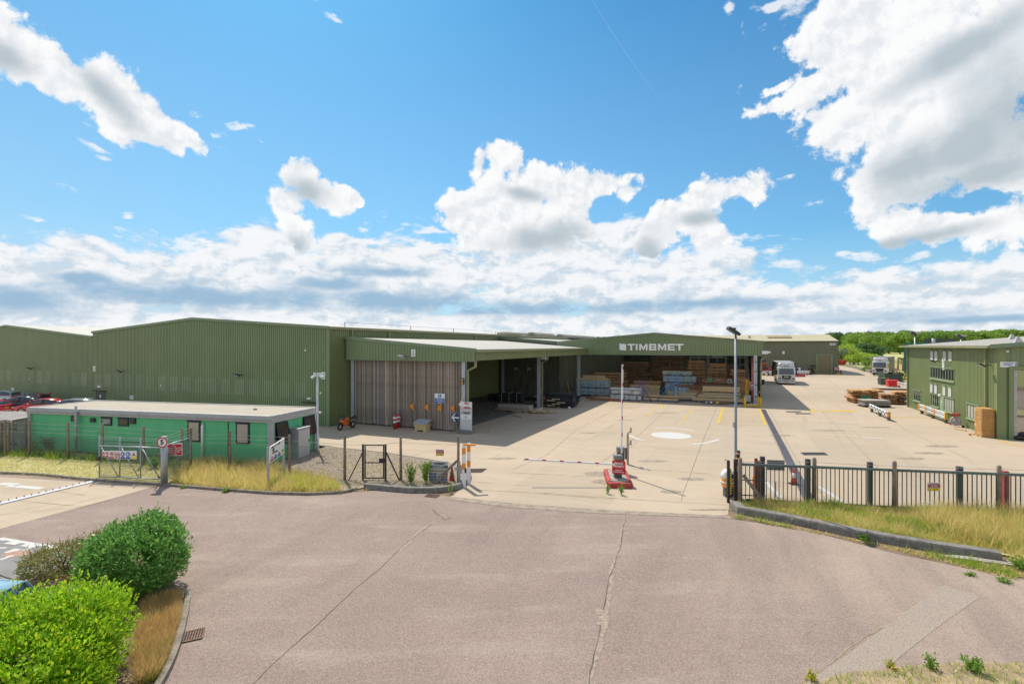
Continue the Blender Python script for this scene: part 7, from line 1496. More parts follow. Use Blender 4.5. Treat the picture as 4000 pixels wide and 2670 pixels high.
# cars stand in a row at an angle before the left warehouse; +x of the car is its nose
def carpos(px, py, z=.4): return G(px, py, z)
A_ = R(180-24-24)
c1 = carpos(46, 1586, .33); car('dark navy fastback car seen from behind before the left warehouse', (-52.3, 53.9, .006), R(12), (.015,.02,.04), kind='fastback', L=4.7)
c2 = carpos(136, 1570, .6); car('red hatchback with a dark roof and a tall rear spoiler behind the navy car', (-55.6, 57.4, .006), R(172), (.55,.03,.04), (.03,.03,.035), 'hatch', 4.5, True)
car('bright red saloon with blue tinted windscreen between the navy and the silver car', (-48.4, 51.6, .006), R(192), (.62,.03,.03), kind='fastback', L=4.7)
car('silver estate car nearest the end of the green cabin roof', (-44.6, 50.4, .006), R(192), (.42,.43,.44), kind='estate', L=4.7, rails=True)
car('pale grey car half cut off by the left edge of the picture', (-61.8, 60.5, .006), R(175), (.46,.47,.46), kind='hatch')
car('pinkish red car of which only the rear shows at the left edge', (-53.6, 50.4, .006), R(190), (.60,.05,.12), kind='hatch')
# car in the corner beside the bushes: only its roof shows
t = car('light blue car with black roof rails parked beside the bright green bush', (-13.45, 11.0, .006), R(183), (.25,.40,.50), (.42,.62,.72), 'estate', 4.6, rails='dark', group='cars parked near the bushes')
def lorry(label, loc, rz, boxm, ht=4.0, openside=False, yellow=False, grp='white lorries in the yard', badge=None, length=10.5, roofm=None):
    """lorry facing local -y: cab with deflector, load body, wheels"""
    t = thing('lorry', label, 'lorry', loc, rz, grp); M_cabw = mat('lorry_white', (.72,.73,.75), .35, var=.02, coat=.4)
    w = 1.27
    cabp = [(-.02,.45),(-.08,1.1),(-.10,1.75),(.10,2.95),(.25,3.08),(2.1,3.08),(2.1,.75),(1.5,.75),(1.3,.45)]
    k = MB(); k.prof(cabp, -w, w, 'X'); k.build('cab', M_cabw, t)
    k = MB(); k.loft([[(x, y, z) for x, y in rrect(a, 1.7, .3)] for z, a in ((3.06,2.4),(3.5,2.3),(3.86,2.1))], True); d = k.build('roof_deflector', M_cabw, t); d.location.y = 1.15
    MB().bx(-.36,.36,.27,.32,3.28,3.36).build('air_slot', M_dark, d); d.children[0].location.y = -1.15+.02
    k = MB(); k.add([(-1.08,-.135,1.82), (1.08,-.135,1.82), (1.02,.06,2.86), (-1.02,.06,2.86)], [(0,1,2,3)]); k.add([(-1.08,-.1,1.80), (1.08,-.1,1.80), (1.02,.09,2.84), (-1.02,.09,2.84)], [(3,2,1,0)]); k.build('windscreen', M_wind, t)
    for s in (-1, 1):
        MB().bx(s*w-.012 if s > 0 else -w-.012, s*w+.012 if s > 0 else -w+.012, .25, 1.25, 1.85, 2.75).build('side_window', M_wind, t)
        MB().bx(s*1.42-.1, s*1.42+.1, .0, .2, 1.75, 2.6).build('mirror', M_yel if yellow else M_dark, t); MB().bar((s*1.25,.1,2.5), (s*1.42,.1,2.5), .05).build('mirror_arm', M_dark, t)
        MB().bx(s*.95-.22, s*.95+.22, -.13, -.05, 1.0, 1.2).build('headlight', mat('lamp_cluster', (.10,.11,.12), .15), t); MB().bx(s*.95-.2, s*.95+.2, -.10, -.02, .58, .7).build('fog_lamp', M_dark, t)
        MB().bx(s*1.0-.18, s*1.0+.18, .4, .5, 3.07, 3.13).build('marker_lamp', M_dark, t)
        for y in (.95, length-2.2, length-1.1): q = wheel(t, 0, 0, .5, .3, 0, M_fascia); q.rotation_euler.z = R(90); q.location = (s*1.05, y, 0)
        MB().bx(s*1.2-.04, s*1.2+.04, 2.4, length-2.9, .45, 1.0).build('side_guard', M_fascia, t)
    k = MB(); k.add([(-.72,-.125,1.62), (.72,-.125,1.62), (.55,-.105,1.02), (-.55,-.105,1.02)], [(3,2,1,0)]); k.add([(-.72,-.09,1.62), (.72,-.09,1.62), (.55,-.08,1.02), (-.55,-.08,1.02)], [(0,1,2,3)]); k.build('grille', M_dark, t)
    for i in range(4): MB().bx(-.6,.6,-.12,-.06,.66+.1*i,.70+.1*i).build('grille_bar', M_fascia if not yellow else M_dark, t)
    MB().loft([[(x, y+.35, z) for x, y in rrect(a, .95, .2)] for z, a in ((.28,2.3),(.36,2.5),(.60,2.54))], True).build('bumper', M_dark if yellow else M_cabw, t); MB().bx(-.28,.28,-.155,-.135,.45,.56).build('number_plate', M_plate if not yellow else M_platew, t)
    if badge: text(badge, .24, t, (0, -.135, 1.36), M_chrome, bold=.012, ext=.01, sx=1.3)
    MB().bx(-.5,.5,1.3,length-.3,.7,.95).build('chassis', M_dark, t); MB().bx(-1.25,1.25,2.3,length,.98,1.14).build('load_bed', mat('load_bed_wood', (.30,.20,.12), .8), t)
    MB().bx(-1.28,1.28,2.25,length+.05,ht-.08,ht).build('roof', roofm or mat('lorry_roof_grey', (.36,.37,.38), .5, var=.08), t); MB().bx(-1.26,1.26,2.25,2.32,1.1,ht-.08).build('headboard', mat('headboard_grey', (.36,.35,.36), .6), t); MB().bx(-1.26,1.26,length-.05,length,1.1,ht-.08).build('rear_doors', M_fascia, t)
    for s in (-1, 1):
        if openside and s < 0:
            for y in (length-.5, length-4): MB().bx(s*1.25, s*1.25+.08, y, y+.1, 1.1, ht-.08).build('side_post', M_dark, t)
            k = MB(); n = 14; secs = []
            for i in range(n): y = length-3.2+i*.11; x = -1.28-(.16 if i % 2 else 0)-.3*(1-abs(i/n-.5)); secs.append([(x, y-.5, 1.05), (x+.05, y, 2.4), (x+.25, y, ht-.1)])
            k.add([p for q in secs for p in q], [(3*i+j, 3*i+j+3, 3*i+j+4, 3*i+j+1) for i in range(n-1) for j in range(2)]); k.build('drawn_curtain', mat('black_curtain', (.02,.022,.028), .5), t)
        else: MB().bx(s*1.26-.015, s*1.26+.015, 2.3, length, .95, ht-.08).build('side_curtain', boxm, t)
    return t
l1 = G(3072, 1502); lorry('white lorry with one curtain side drawn open parked beyond the timber shed', (l1.x, l1.y, .006), -TH, mat('dark_curtain', (.10,.10,.11), .5), 3.95, True, badge='MAN', length=11.5).scale = (1.08, 1, 1)
l2 = G(3436, 1468); t = lorry('white lorry with yellow mirrors and a brown curtain side near the trees', (l2.x, l2.y, .006), -R(45), mat('brown_curtain_side', (.125,.10,.06), .5, var=.08), 4.05, False, True, length=9.5); t.scale = (1.12, 1.05, 1.08)
q = text('TIMBMET', .75, t, (1.29, 6.6, 3.2), mat('pale_print', (.42,.38,.30), .6), rot=(0, 0, R(90)), ext=.004); [MB().bx(1.28, 1.292, 4.6, 6.4-.5*i, 2.0-.3*i, 2.12-.3*i).build('print_line', MATS['pale_print'], t) for i in range(2)]
# red forklift beside the white lorry
p = G(2990, 1464); t = thing('forklift', 'red forklift truck with a dark mast parked left of the white lorry', 'forklift', p, R(12)); k = MB(); k.prof([(-1.6,.45),(1.1,.45),(1.1,1.0),(.3,1.35),(-1.6,1.25)], -.7, .7); k.build('body', M_redp, t)
MB().box((1.5,0,1.5), (3.2,.45,.3), M=Matrix.Rotation(R(8), 3, 'Y')).build('boom', M_redp, t)
for x in (-1.4,.1):
    for y in (-.6,.6): MB().bx(x-.05,x+.05,y-.05,y+.05,1.2,2.7).build('cab_post', M_redp, t)
MB().bx(-1.5,.2,-.7,.7,2.65,2.75).build('cab_roof', M_redp, t); MB().bx(-1.3,0,-.5,.5,1.3,1.9).build('seat', M_dark, t); MB().bx(-2.9,-1.7,-.6,.6,.4,1.25).build('counterweight', M_redp, t); MB().bx(.3,2.9,-.5,.5,.35,.95).build('chassis', M_dark, t)
for y in (.8,1.9): MB().bx(.2+y*.3,.35+y*.3,y-.08,y+.08,0,4.4).build('mast', M_dark, t)
for z in (2.2,3.2,4.3): MB().bx(.45,.9,.75,1.95,z,z+.15).build('mast_bar', M_dark, t)
for x in (-1.0,1.6):
    for y in (-.75,.75): wheel(t, x, y, .48, .3, 0, M_redp)
p = G(2966, 1500); t = thing('flat_trailer', 'dark flat trailer half hidden behind the right hand shed column', 'trailer', p, -TH); MB().bx(-2.2,.9,-.5,1.5,.62,.8).build('deck', M_dark, t); MB().bx(-2,.7,-.2,1.2,.4,.62).build('frame', M_barg, t); [wheel(t, .5, y, .3, .2, 0, M_dark) for y in (-.4,1.3)]
p = G(3108, 1463); t = thing('dark_machine', 'dark machine with an orange beacon behind the white lorry', 'machine', (p.x, p.y, 0)); MB().bx(-.6,.7,0,1.2,.3,1.6).build('body', M_dark, t); k = MB(); k.prof([(-.5,1.6),(.5,1.6),(.3,2.9),(-.4,2.9)], .1, 1.0); k.build('cab', M_barg, t); MB().bx(-.5,-.1,.2,.5,2.9,3.05).build('beacon', M_org, t); [MB().cyl((x,0,.4), .4, .3, 12, 'Y').build('wheel', M_dark, t) for x in (-.4,.5)]
p = G(3118, 1462); t = thing('white_drum', 'small white drum standing before the far warehouse', 'drum', p); MB().cyl((0,0,.8), .5, 1.6, 14).build('drum', M_white, t)
# orange sports motorcycle
pf, pr_ = G(1300+97/3.136, 1240+1378/3.136), G(1300+232/3.136, 1240+1350/3.136); d = (pf-pr_); d.z = 0
t = thing('motorcycle', 'orange and white sports motorcycle parked at the left end of the slatted wall', 'motorcycle', (pr_+pf)/2, math.atan2(d.y, d.x)); t.rotation_euler.x = R(-8)
M_bo = mat('bike_orange', (.85,.16,.01), .3, coat=.6); M_bk = mat('bike_black', (.02,.021,.024), .4)
for x in (-.72, .72): w_ = torus(MB(), (x,0,.31), .25, .065, 22, 8).build('wheel', M_tyre, t); torus(MB(), (x,0,.31), .185, .022, 20, 6).build('rim', M_bo, w_); [MB().bar((x,0,.31), (x+.18*math.cos(a), 0, .31+.18*math.sin(a)), .025).build('spoke', M_bk, w_) for a in (0, 2.1, 4.2)]; MB().cyl((x,.07,.31), .12, .01, 14, 'Y').build('brake_disc', M_chrome, w_)
MB().loft([[(x, -h, z0), (x, -h*1.05, (z0+z1)/2), (x, -h*.5, z1), (x, h*.5, z1), (x, h*1.05, (z0+z1)/2), (x, h, z0)] for x, h, z0, z1 in ((-.25,.10,.42,.62),(.05,.17,.28,.80),(.35,.20,.30,.88),(.58,.17,.55,.90),(.78,.07,.70,.86))]).build('fairing', M_bo, t)
MB().loft([[(x, -h, z0), (x, 0, z1), (x, h, z0)] for x, h, z0, z1 in ((.0,.175,.30,.50),(.30,.215,.34,.62),(.55,.18,.52,.66))]).build('white_panel', M_white, t)
MB().loft([[(x, -h, z0), (x, -h, z1-.05), (x, 0, z1), (x, h, z1-.05), (x, h, z0)] for x, h, z0, z1 in ((-.25,.09,.70,.84),(-.05,.15,.68,.98),(.2,.16,.70,1.0),(.38,.10,.74,.92))]).build('tank', M_bo, t)
MB().loft([[(x, -h, z-.08), (x, -h, z), (x, h, z), (x, h, z-.08)] for x, h, z in ((-.95,.05,1.02),(-.75,.10,.98),(-.5,.13,.86),(-.22,.12,.84))]).build('seat', M_bk, t)
MB().loft([[(x, -h, z), (x, 0, z+.05), (x, h, z)] for x, h, z in ((.72,.10,.86),(.58,.15,1.0),(.42,.14,1.12))]).build('windscreen', M_wind, t)
MB().bx(-.35,.25,-.13,.13,.28,.6).build('engine', M_bk, t); MB().bar((-.72,.0,.31), (-.15,0,.42), .14, .08).build('swing_arm', M_bk, t); MB().tube([(-.1,-.16,.25), (-.45,-.17,.3), (-.7,-.17,.42)], .05, 8).build('silencer', M_chrome, t)
for y in (-.09,.09): MB().tube([(.72,y,.31), (.48,y,.95)], .025, 6).build('fork', M_bk, t)
MB().tube([(.42,-.32,.98), (.46,0,.98), (.42,.32,.98)], .018, 6).build('handlebar', M_bk, t)
for y in (-.30,.30): MB().ball((.60,y,1.12), (.03,.07,.04)).build('mirror', M_bk, t); MB().tube([(.55,y*.6,1.0), (.6,y,1.12)], .01, 5).build('mirror_stem', M_bk, t)
MB().bar((-1.0,0,.98), (-1.08,0,.62), .12, .02).build('tail_plate', M_bk, t); MB().tube([(-.1,.12,.3), (.0,.34,.02)], .015, 5).build('side_stand', M_bk, t)
# ------------------------------------------------------------------ vegetation
rng = np.random.default_rng(11)
def quads(name, C, U, V, m, parent=None, tri=False, **props):
    """many small leaves or blades as one mesh: centre, half width and half length vectors"""
    n = len(C)
    if tri: P = np.stack([C-U, C+U, C+V*2], 1).reshape(-1, 3); F_ = np.arange(n*3).reshape(-1, 3)
    else: P = np.stack([C-V, C+U, C+V, C-U], 1).reshape(-1, 3); F_ = np.arange(n*4).reshape(-1, 4)
    me = bpy.data.meshes.new(name); k = F_.shape[1]
    me.vertices.add(len(P)); me.vertices.foreach_set('co', P.astype(np.float32).ravel()); me.loops.add(F_.size); me.loops.foreach_set('vertex_index', F_.astype(np.int32).ravel())
    me.polygons.add(n); me.polygons.foreach_set('loop_start', np.arange(n, dtype=np.int32)*k); me.update(calc_edges=True); me.materials.append(m)
    o = bpy.data.objects.new(name, me); COL.objects.link(o)
    if parent: o.parent = parent
    for a, b in props.items(): o[a] = b
    return o
def inpoly(P, poly):
    x, y = P[:, 0], P[:, 1]; r = np.zeros(len(P), bool); n = len(poly)
    for i in range(n):
        x0, y0 = poly[i][:2]; x1, y1 = poly[i-1][:2]
        c = ((y0 > y) != (y1 > y)) & (x < (x1-x0)*(y-y0)/(y1-y0+1e-12)+x0); r ^= c
    return r
def lump(x, y, s, ph=0): return (np.sin(x*s+ph)*np.sin(y*s*1.3+2*ph)+.6*np.sin(x*s*2.3+y*s*1.7+ph*3)+.4*np.sin(x*s*4.1-y*s*3.3+ph))/2
def grass(name, label, poly, n, h, w, m, z=.03, dens=None, lean=.5, cat='grass', hv=.5):
    poly = [(p[0], p[1]) for p in poly]; a = np.array(poly); lo, hi = a.min(0), a.max(0)
    P = rng.uniform(lo, hi, (n*4, 2)); P = P[inpoly(P, poly)]
    if dens is not None: P = P[rng.random(len(P)) < np.clip(dens(P[:, 0], P[:, 1]), 0, 1)]
    P = P[:n]; k = len(P); hh = h*(1-hv+hv*2*rng.random(k))*(1+.45*lump(P[:, 0], P[:, 1], 1.1, 3)); hh = np.maximum(hh, h*.2)
    C = np.column_stack([P, np.full(k, z)]); th = rng.uniform(0, 2*np.pi, k); U = np.column_stack([np.cos(th), np.sin(th), np.zeros(k)])*(w*(.6+.8*rng.random(k)))[:, None]
    V = np.column_stack([rng.normal(0, lean, k), rng.normal(0, lean, k), np.ones(k)]); V /= np.linalg.norm(V, axis=1)[:, None]; V *= (hh/2)[:, None]
    o = quads(name, C, U, V, m, tri=True, kind='stuff'); tag(o, label, cat); return o
def leafm(name, cols, trans=.35, rough=.45): return mat(name, cols[0], rough, island=cols, trans=trans, spec=.35)
G_straw = leafm('straw_grass', [(.84,.62,.26),(.90,.72,.36),(.62,.54,.17),(.42,.50,.10),(.80,.54,.22)], .4, .8)
G_mown = leafm('mown_grass', [(.78,.64,.32),(.68,.60,.25),(.44,.50,.13),(.82,.70,.40)], .3, .85)
G_green = leafm('green_grass', [(.28,.44,.04),(.38,.52,.06),(.19,.33,.04),(.48,.54,.10)], .42, .7)
G_lime = leafm('lime_grass', [(.50,.60,.03),(.60,.66,.05),(.40,.52,.03)], .45, .7)
G_rye = leafm('verge_grass', [(.66,.58,.17),(.52,.55,.11),(.78,.64,.26),(.38,.46,.09),(.72,.56,.22)], .4, .8)
cab_front = [CP-CX*18.8+CY*-.25, CP+CY*-.2]
left_poly = [(-45,27.9)]+PXP([(0,1852),(300,1874),(640,1896),(1050,1926),(1330,1926)])+[G(1150,1852), Vector((-14.2,28.7,0)), Vector((-32.4,32.9,0)), Vector((-45,34,0))]
fence_y = lambda x: np.interp(x, [-50,-30.2,-17.7,-11.9], [32.2,31.2,28.2,26.75])
grass('mown_grass', 'short sun bleached mown grass along the left kerb', left_poly, 34000, .08, .014, G_mown, lean=1.1, dens=lambda x, y: np.where(y < fence_y(x)-.35, 1, .1))
grass('weedy_grass', 'bright green rank grass along the foot of the green cabin', left_poly, 15000, .34, .018, G_green, dens=lambda x, y: np.where(y > fence_y(x)-.45, np.where(x < -17, .9, .25), 0)*(.6+.6*lump(x, y, .9)))
tall = [G(680,1890), G(900,1915), G(1100,1927), G(1330,1926), G(1300,1890), G(1150,1850), Vector((-14.3,28.6,0)), Vector((-18.5,29.8,0)), G(700,1835)]
grass('tall_dry_grass', 'tall golden grass around the leaning white board', tall, 15000, .42, .014, G_straw, dens=lambda x, y: .75+.4*lump(x, y, 1.2, 1))
grass('lime_grass', 'patch of bright lime green grass at the foot of the leaning board', PXP([(1030,1905),(1060,1885),(1140,1870),(1260,1893),(1330,1915),(1240,1918),(1130,1918)]), 5000, .32, .014, G_lime, dens=lambda x, y: .6+.8*lump(x, y, 1.5, 2))
right_poly = PXP([(2868,1972),(3000,1962),(3375,1984),(3960,2006),(4300,2025),(4300,2200),(3925,2165),(3700,2130),(3500,2095),(3300,2062),(3100,2026),(2930,2000)])
grass('verge_grass', 'rough half dry grass between the high kerb and the chain link fence', right_poly, 36000, .21, .014, G_rye, z=.05, lean=.75, dens=lambda x, y: .85+.3*lump(x, y, .8))
grass('verge_tall_grass', 'taller pale seeding grass at the right end of the verge', PXP([(3560,2020),(3960,2008),(4300,2030),(4300,2260),(3960,2220),(3930,2160),(3700,2120)]), 11000, .62, .011, G_straw, z=.05, dens=lambda x, y: .6+.5*lump(x, y, .9, 5))
grass('verge_green_tufts', 'green tufts scattered through the right verge', right_poly, 13000, .27, .016, G_green, z=.05, dens=lambda x, y: lump(x, y, 1.3, 7)*1.8-.1)
grass('kerb_weeds', 'thin weeds growing along the foot of the high kerb', PXP([(2850,2010),(2960,2032),(3200,2078),(3500,2140),(3900,2200),(4010,2240),(3960,2260),(3600,2170),(3300,2100),(3000,2046),(2850,2024)]), 9000, .20, .012, G_green, z=.01, dens=lambda x, y: .05+.9*lump(x, y, 1.4, 4))
grass('kerb_straw', 'dry stalks littering the soil below the high kerb', PXP([(2880,2012),(3200,2080),(3500,2142),(3900,2200),(4010,2240),(3960,2265),(3600,2175),(3300,2104),(3000,2048)]), 4000, .12, .012, G_straw, z=.01, lean=1.4)
near = [G(3140,2690), G(3260,2645), G(3500,2610), G(3700,2596), G(4010,2590), Vector((17,9,0)), Vector((17,4.5,0)), Vector((4,3.5,0))]
grass('near_verge_grass', 'green and yellow grass in the lower right corner', near, 13000, .12, .010, G_green, z=.012, dens=lambda x, y: .45+.9*lump(x, y, 1.6, 2))
grass('seam_straw', 'dry tufts along the edge of the road patch', [G(3135,2688), G(3330,2546), G(3480,2438), G(3590,2358), G(3586,2346), G(3476,2424), G(3326,2534), G(3118,2680)], 900, .07, .010, G_straw, z=.004, dens=lambda x, y: .3+.9*lump(x, y, 3.1, 2), lean=1)
grass('near_verge_straw', 'dry grass in the lower right corner', near, 7000, .13, .008, G_straw, z=.012, dens=lambda x, y: .6-.5*lump(x, y, 1.6, 2))
island = [G(535,2690), G(600,2672), G(640,2600), G(672,2520), G(694,2450), G(702,2395), G(700,2330), G(640,2330), G(560,2400), G(540,2500), G(520,2600)]
G_foxy = leafm('foxy_grass', [(.60,.38,.15),(.72,.50,.23),(.46,.31,.11),(.78,.62,.26)], .4, .8)
grass('island_grass', 'long foxy brown dry grass between the bushes and the curved kerb', island, 11000, .27, .006, G_foxy, z=.07, dens=lambda x, y: .9)
grass('island_green_grass', 'yellowish grass at the tip of the planted island', [G(560,2690), G(610,2670), G(650,2580), G(670,2520), G(560,2540)], 4000, .17, .006, leafm('yellow_grass', [(.40,.34,.07),(.30,.30,.05),(.46,.40,.12)], .3, .8), z=.07)
grass('gravel_weeds', 'sparse weeds coming through the gravel bed', [G(1150,1856), G(1340,1922), G(1600,1906), G(1780,1896), G(1700,1830), G(1400,1790)], 1600, .11, .013, G_straw, z=.035, dens=lambda x, y: .4+.6*lump(x, y, 1.7))
grass('verge_seed_heads', 'pale seed heads standing over the right verge', right_poly, 5000, .42, .007, leafm('seed_heads', [(.86,.70,.38),(.78,.58,.28),(.62,.50,.20)], .3, .8), z=.06, dens=lambda x, y: .35+.8*lump(x, y, 1.0, 9))
grass('cabin_seed_heads', 'golden seed heads in the tall grass before the cabin', tall, 3500, .62, .008, MATS['seed_heads'], dens=lambda x, y: .4+.8*lump(x, y, 1.1, 6))
# stones on the gravel bed
gpoly = [(p[0], p[1]) for p in [G(1250,1742), G(1500,1769), G(1745,1806), G(1822,1850), G(1800,1896), G(1640,1908), G(1420,1900), G(1345,1920), G(1140,1858), (-13.4,31.5,0), (-12.7,34,0)]]
P = rng.uniform(np.array(gpoly).min(0), np.array(gpoly).max(0), (26000, 2)); P = P[inpoly(P, gpoly)][:11000]; n = len(P); s = rng.uniform(.012, .04, n); C = np.column_stack([P, .034+s*.3])
th = rng.uniform(0, 6.28, n); U = np.column_stack([np.cos(th)*s, np.sin(th)*s, rng.normal(0,.25,n)*s]); V = np.column_stack([-np.sin(th)*s, np.cos(th)*s, rng.normal(0,.25,n)*s])
o = quads('gravel_stones', C, U, V, mat('gravel_stone', (.4,.3,.2), .9, island=[(.48,.39,.29),(.30,.22,.15),(.58,.50,.40),(.20,.15,.11),(.42,.32,.23)]), kind='stuff'); tag(o, 'loose stones of the gravel bed by the black gate', 'gravel')
def bush_leaves(lobes, n, size, gap=0, holes=(), shell=.30, up=.45):
    """leaves over the outside of a set of ellipsoid lobes, those inside other lobes dropped"""
    Cs, Ns = [], []
    areas = np.array([l[3]*l[4]+l[4]*l[5] for l in lobes]); areas = areas/areas.sum()
    for l, a in zip(lobes, areas):
        k = int(n*a*1.5); d = rng.normal(0, 1, (k, 3)); d /= np.linalg.norm(d, axis=1)[:, None]
        rr = 1-shell*rng.random(k)**1.6+.10*rng.random(k)*(rng.random(k) < .2)
        rr *= 1+.09*np.sin(d[:, 0]*7+l[0]*5)*np.sin(d[:, 1]*8+l[1])+.07*np.sin(d[:, 2]*11+d[:, 0]*9)
        C = np.array(l[:3])+d*rr[:, None]*np.array(l[3:6]); Cs.append(C); Ns.append(d)
    C = np.concatenate(Cs); Nn = np.concatenate(Ns); keep = C[:, 2] > .03
    for l in lobes: q = (C-np.array(l[:3]))/np.array(l[3:6]); keep &= (q**2).sum(1) > (1-shell)**2*.9
    for h in holes: keep &= (((C-np.array(h[:3]))**2).sum(1) > h[3]**2*(.7+.6*rng.random(len(C))))
    if gap: keep &= (np.sin(C[:, 0]*4.3+1)*np.sin(C[:, 1]*4.9+C[:, 2]*2)*np.sin(C[:, 2]*5.1+C[:, 0]*1.7) < gap) | (rng.random(len(C)) < .15)
    C, Nn = C[keep], Nn[keep]; k = len(C)
    D = Nn*.8+rng.normal(0, .55, (k, 3)); D[:, 2] += up; D /= np.linalg.norm(D, axis=1)[:, None]
    X = np.cross(D, Nn+rng.normal(0, .5, (k, 3))); X /= np.linalg.norm(X, axis=1)[:, None]+1e-9
    s = size*(.6+.7*rng.random(k)); return C, X*(s*.30)[:, None], D*(s*.62)[:, None]
def twigs(k, c, h, r, n, rad=.02):
    for i in range(n):
        a = random.uniform(0, 6.28); q = Vector((c[0]+math.cos(a)*r*random.random(), c[1]+math.sin(a)*r*random.random(), h*random.uniform(.55,.95))); m_ = Vector((c[0], c[1], 0)).lerp(q, .5)+Vector((random.gauss(0,.1), random.gauss(0,.1), 0)); k.tube([(c[0]+random.gauss(0,.05), c[1]+random.gauss(0,.05), 0), m_, q], [rad, rad*.6, rad*.25], 5)
    return k
M_bark = mat('bark', (.13,.10,.075), .9, var=.25, scale=6)
def bush(name, label, loc, lobes, n, size, m, cat='bush', stems=14, sprigs=90, **kw):
    t = thing(name, label, cat, loc); C, U, V = bush_leaves(lobes, n, size, **kw); quads('foliage', C, U, V, m, t, kind='stuff')
    if sprigs:      # young shoots standing out of the outline
        Cs, Us, Vs = [], [], []; kk = MB()
        for i in range(sprigs):
            l = random.choice(lobes[:5]); a = random.uniform(0, 6.28); e = random.uniform(.15, 1.4); d = Vector((math.cos(a)*math.cos(e), math.sin(a)*math.cos(e), math.sin(e))); b = Vector(l[:3])+Vector((d.x*l[3], d.y*l[4], d.z*l[5]))*.94; L = random.uniform(.12, .34); d = (d+Vector((random.gauss(0,.25), random.gauss(0,.25), .5))).normalized(); kk.tube([b, b+d*L], [.006,.003], 3, False)
            for j in range(7):
                q = b+d*L*(j/6); o_ = Vector((random.gauss(0,1), random.gauss(0,1), random.gauss(.4,.5))).normalized(); x_ = o_.cross(d).normalized(); Cs.append(q+o_*size*.5); Us.append(x_*size*.26); Vs.append((o_*.8+d*.5)*size*.5)
        quads('shoots', np.array([tuple(c) for c in Cs]), np.array([tuple(c) for c in Us]), np.array([tuple(c) for c in Vs]), m, t, kind='stuff'); kk.build('twigs', M_bark, t, kind='stuff')
    h = max(l[2]+l[5]*.5 for l in lobes); k = twigs(MB(), (0,0), h, max(l[3] for l in lobes)*.8, stems, .025); k.build('stems', M_bark, t, kind='stuff'); return t
L_lime = leafm('laurel_leaf', [(.32,.58,.02),(.45,.70,.025),(.18,.40,.02),(.55,.74,.035),(.36,.64,.025),(.11,.28,.02),(.50,.70,.03),(.26,.50,.02),(.62,.60,.03),(.40,.66,.03),(.14,.34,.02),(.48,.72,.03)], .46, .42)
L_dark = leafm('privet_leaf', [(.15,.36,.08),(.22,.46,.10),(.08,.22,.05),(.36,.56,.13),(.17,.40,.08),(.06,.18,.04)], .4, .38)
L_red = leafm('photinia_leaf', [(.30,.36,.08),(.20,.32,.06),(.42,.30,.14),(.52,.34,.22),(.16,.26,.05),(.38,.42,.10)], .38, .45)
bush('laurel_bush', 'big glossy lime green bush filling the lower left corner', (-9.75, 9.9, .05), [(0,0,.8,1.35,1.3,1.05),(.75,.45,1.0,1.0,1.0,.9),(-.75,.35,.85,1.05,.98,.80),(.6,-.75,.75,1.15,.9,.8),(-.45,-1.0,.7,1.2,.9,.8),(1.15,-.25,.7,.85,.95,.75),(1.25,-.7,.45,.9,.95,.6),(-1.0,-.3,.9,.8,1.0,.85),(.1,.85,.9,1.0,.6,.8)], 44000, .078, L_lime, shell=.48, gap=.22, holes=[(.35,-1.62,.8,.30),(-.35,-1.8,.6,.36),(-.1,-.85,1.42,.22),(1.35,-1.4,.5,.28),(-.95,-1.5,1.0,.26),(.0,-1.9,.35,.3),(.9,-1.5,.95,.18),(-.6,-.2,1.6,.2)])
bush('privet_bush', 'rounded dark green bush behind the lime green one', (-10.55, 14.0, .06), [(0,0,.95,1.25,1.2,.98),(.5,-.25,1.0,.95,1.0,.9),(-.6,.2,.8,1.0,1.0,.8),(.15,.3,1.25,.85,.85,.80)], 21000, .085, L_dark, shell=.38, gap=.34)
bush('photinia_bush', 'low reddish tinged bush beside the parking bays', (-13.5, 15.1, .01), [(0,0,.45,.95,.8,.48),(.9,.35,.6,.9,.8,.55),(1.9,.9,.65,.8,.7,.62),(-.5,-.2,.35,.6,.6,.4)], 9000, .06, L_red, shell=.32)
def weed(label, p, h, r, n, m, size=.07, name='weed'):
    t = thing(name, label, 'weed', p, 0); k = MB(); Cs = []
    for i in range(n):
        a = random.uniform(0, 6.28); q = Vector((math.cos(a)*r*random.random(), math.sin(a)*r*random.random(), h*random.uniform(.6,1))); k.tube([(0,0,0), q*.5+Vector((0,0,.05)), q], [.012,.009,.004], 4)
        for j in range(16): Cs.append(q*random.uniform(.12,1)+Vector((random.gauss(0,.045), random.gauss(0,.045), random.gauss(0,.02))))
    k.build('stems', leafm('weed_stem', [(.20,.28,.06),(.28,.30,.09)], .1), t, kind='stuff'); C = np.array([tuple(c) for c in Cs]); kk = len(C); D = rng.normal(0, .6, (kk, 3)); D[:, 2] += .4; D /= np.linalg.norm(D, axis=1)[:, None]; X = np.cross(D, rng.normal(0, 1, (kk, 3))); X /= np.linalg.norm(X, axis=1)[:, None]
    quads('leaves', C, X*size*.28, D*size*.6, m, t, kind='stuff'); return t
L_weed = leafm('weed_leaf', [(.20,.36,.05),(.28,.44,.08),(.14,.27,.04)], .4, .5)
weed('tall green weed left of its twin between the wire fence post and the safety board', G(1605,1889), 1.15, .38, 22, L_weed, .10); weed('tall green weed just left of the site safety board', G(1663,1886), 1.25, .42, 26, L_weed, .10)
weed('small weed growing from the kerb near the striped posts', G(1762,1925), .45, .12, 6, L_weed); weed('weed at the left front corner of the barrier island', G(2374,1928), .5, .12, 6, L_weed); weed('weed at the right front corner of the barrier island', G(2428,1932), .6, .16, 8, L_weed)
weed('dandelion rosette on the soil below the high kerb', G(3378,2110), .16, .18, 12, L_weed, .13); weed('green plant at the right end of the high kerb', G(3985,2225), .4, .4, 18, L_weed, .10); weed('tuft of weed on the road near the right edge', G(3915,2270), .1, .25, 14, L_weed, .06)
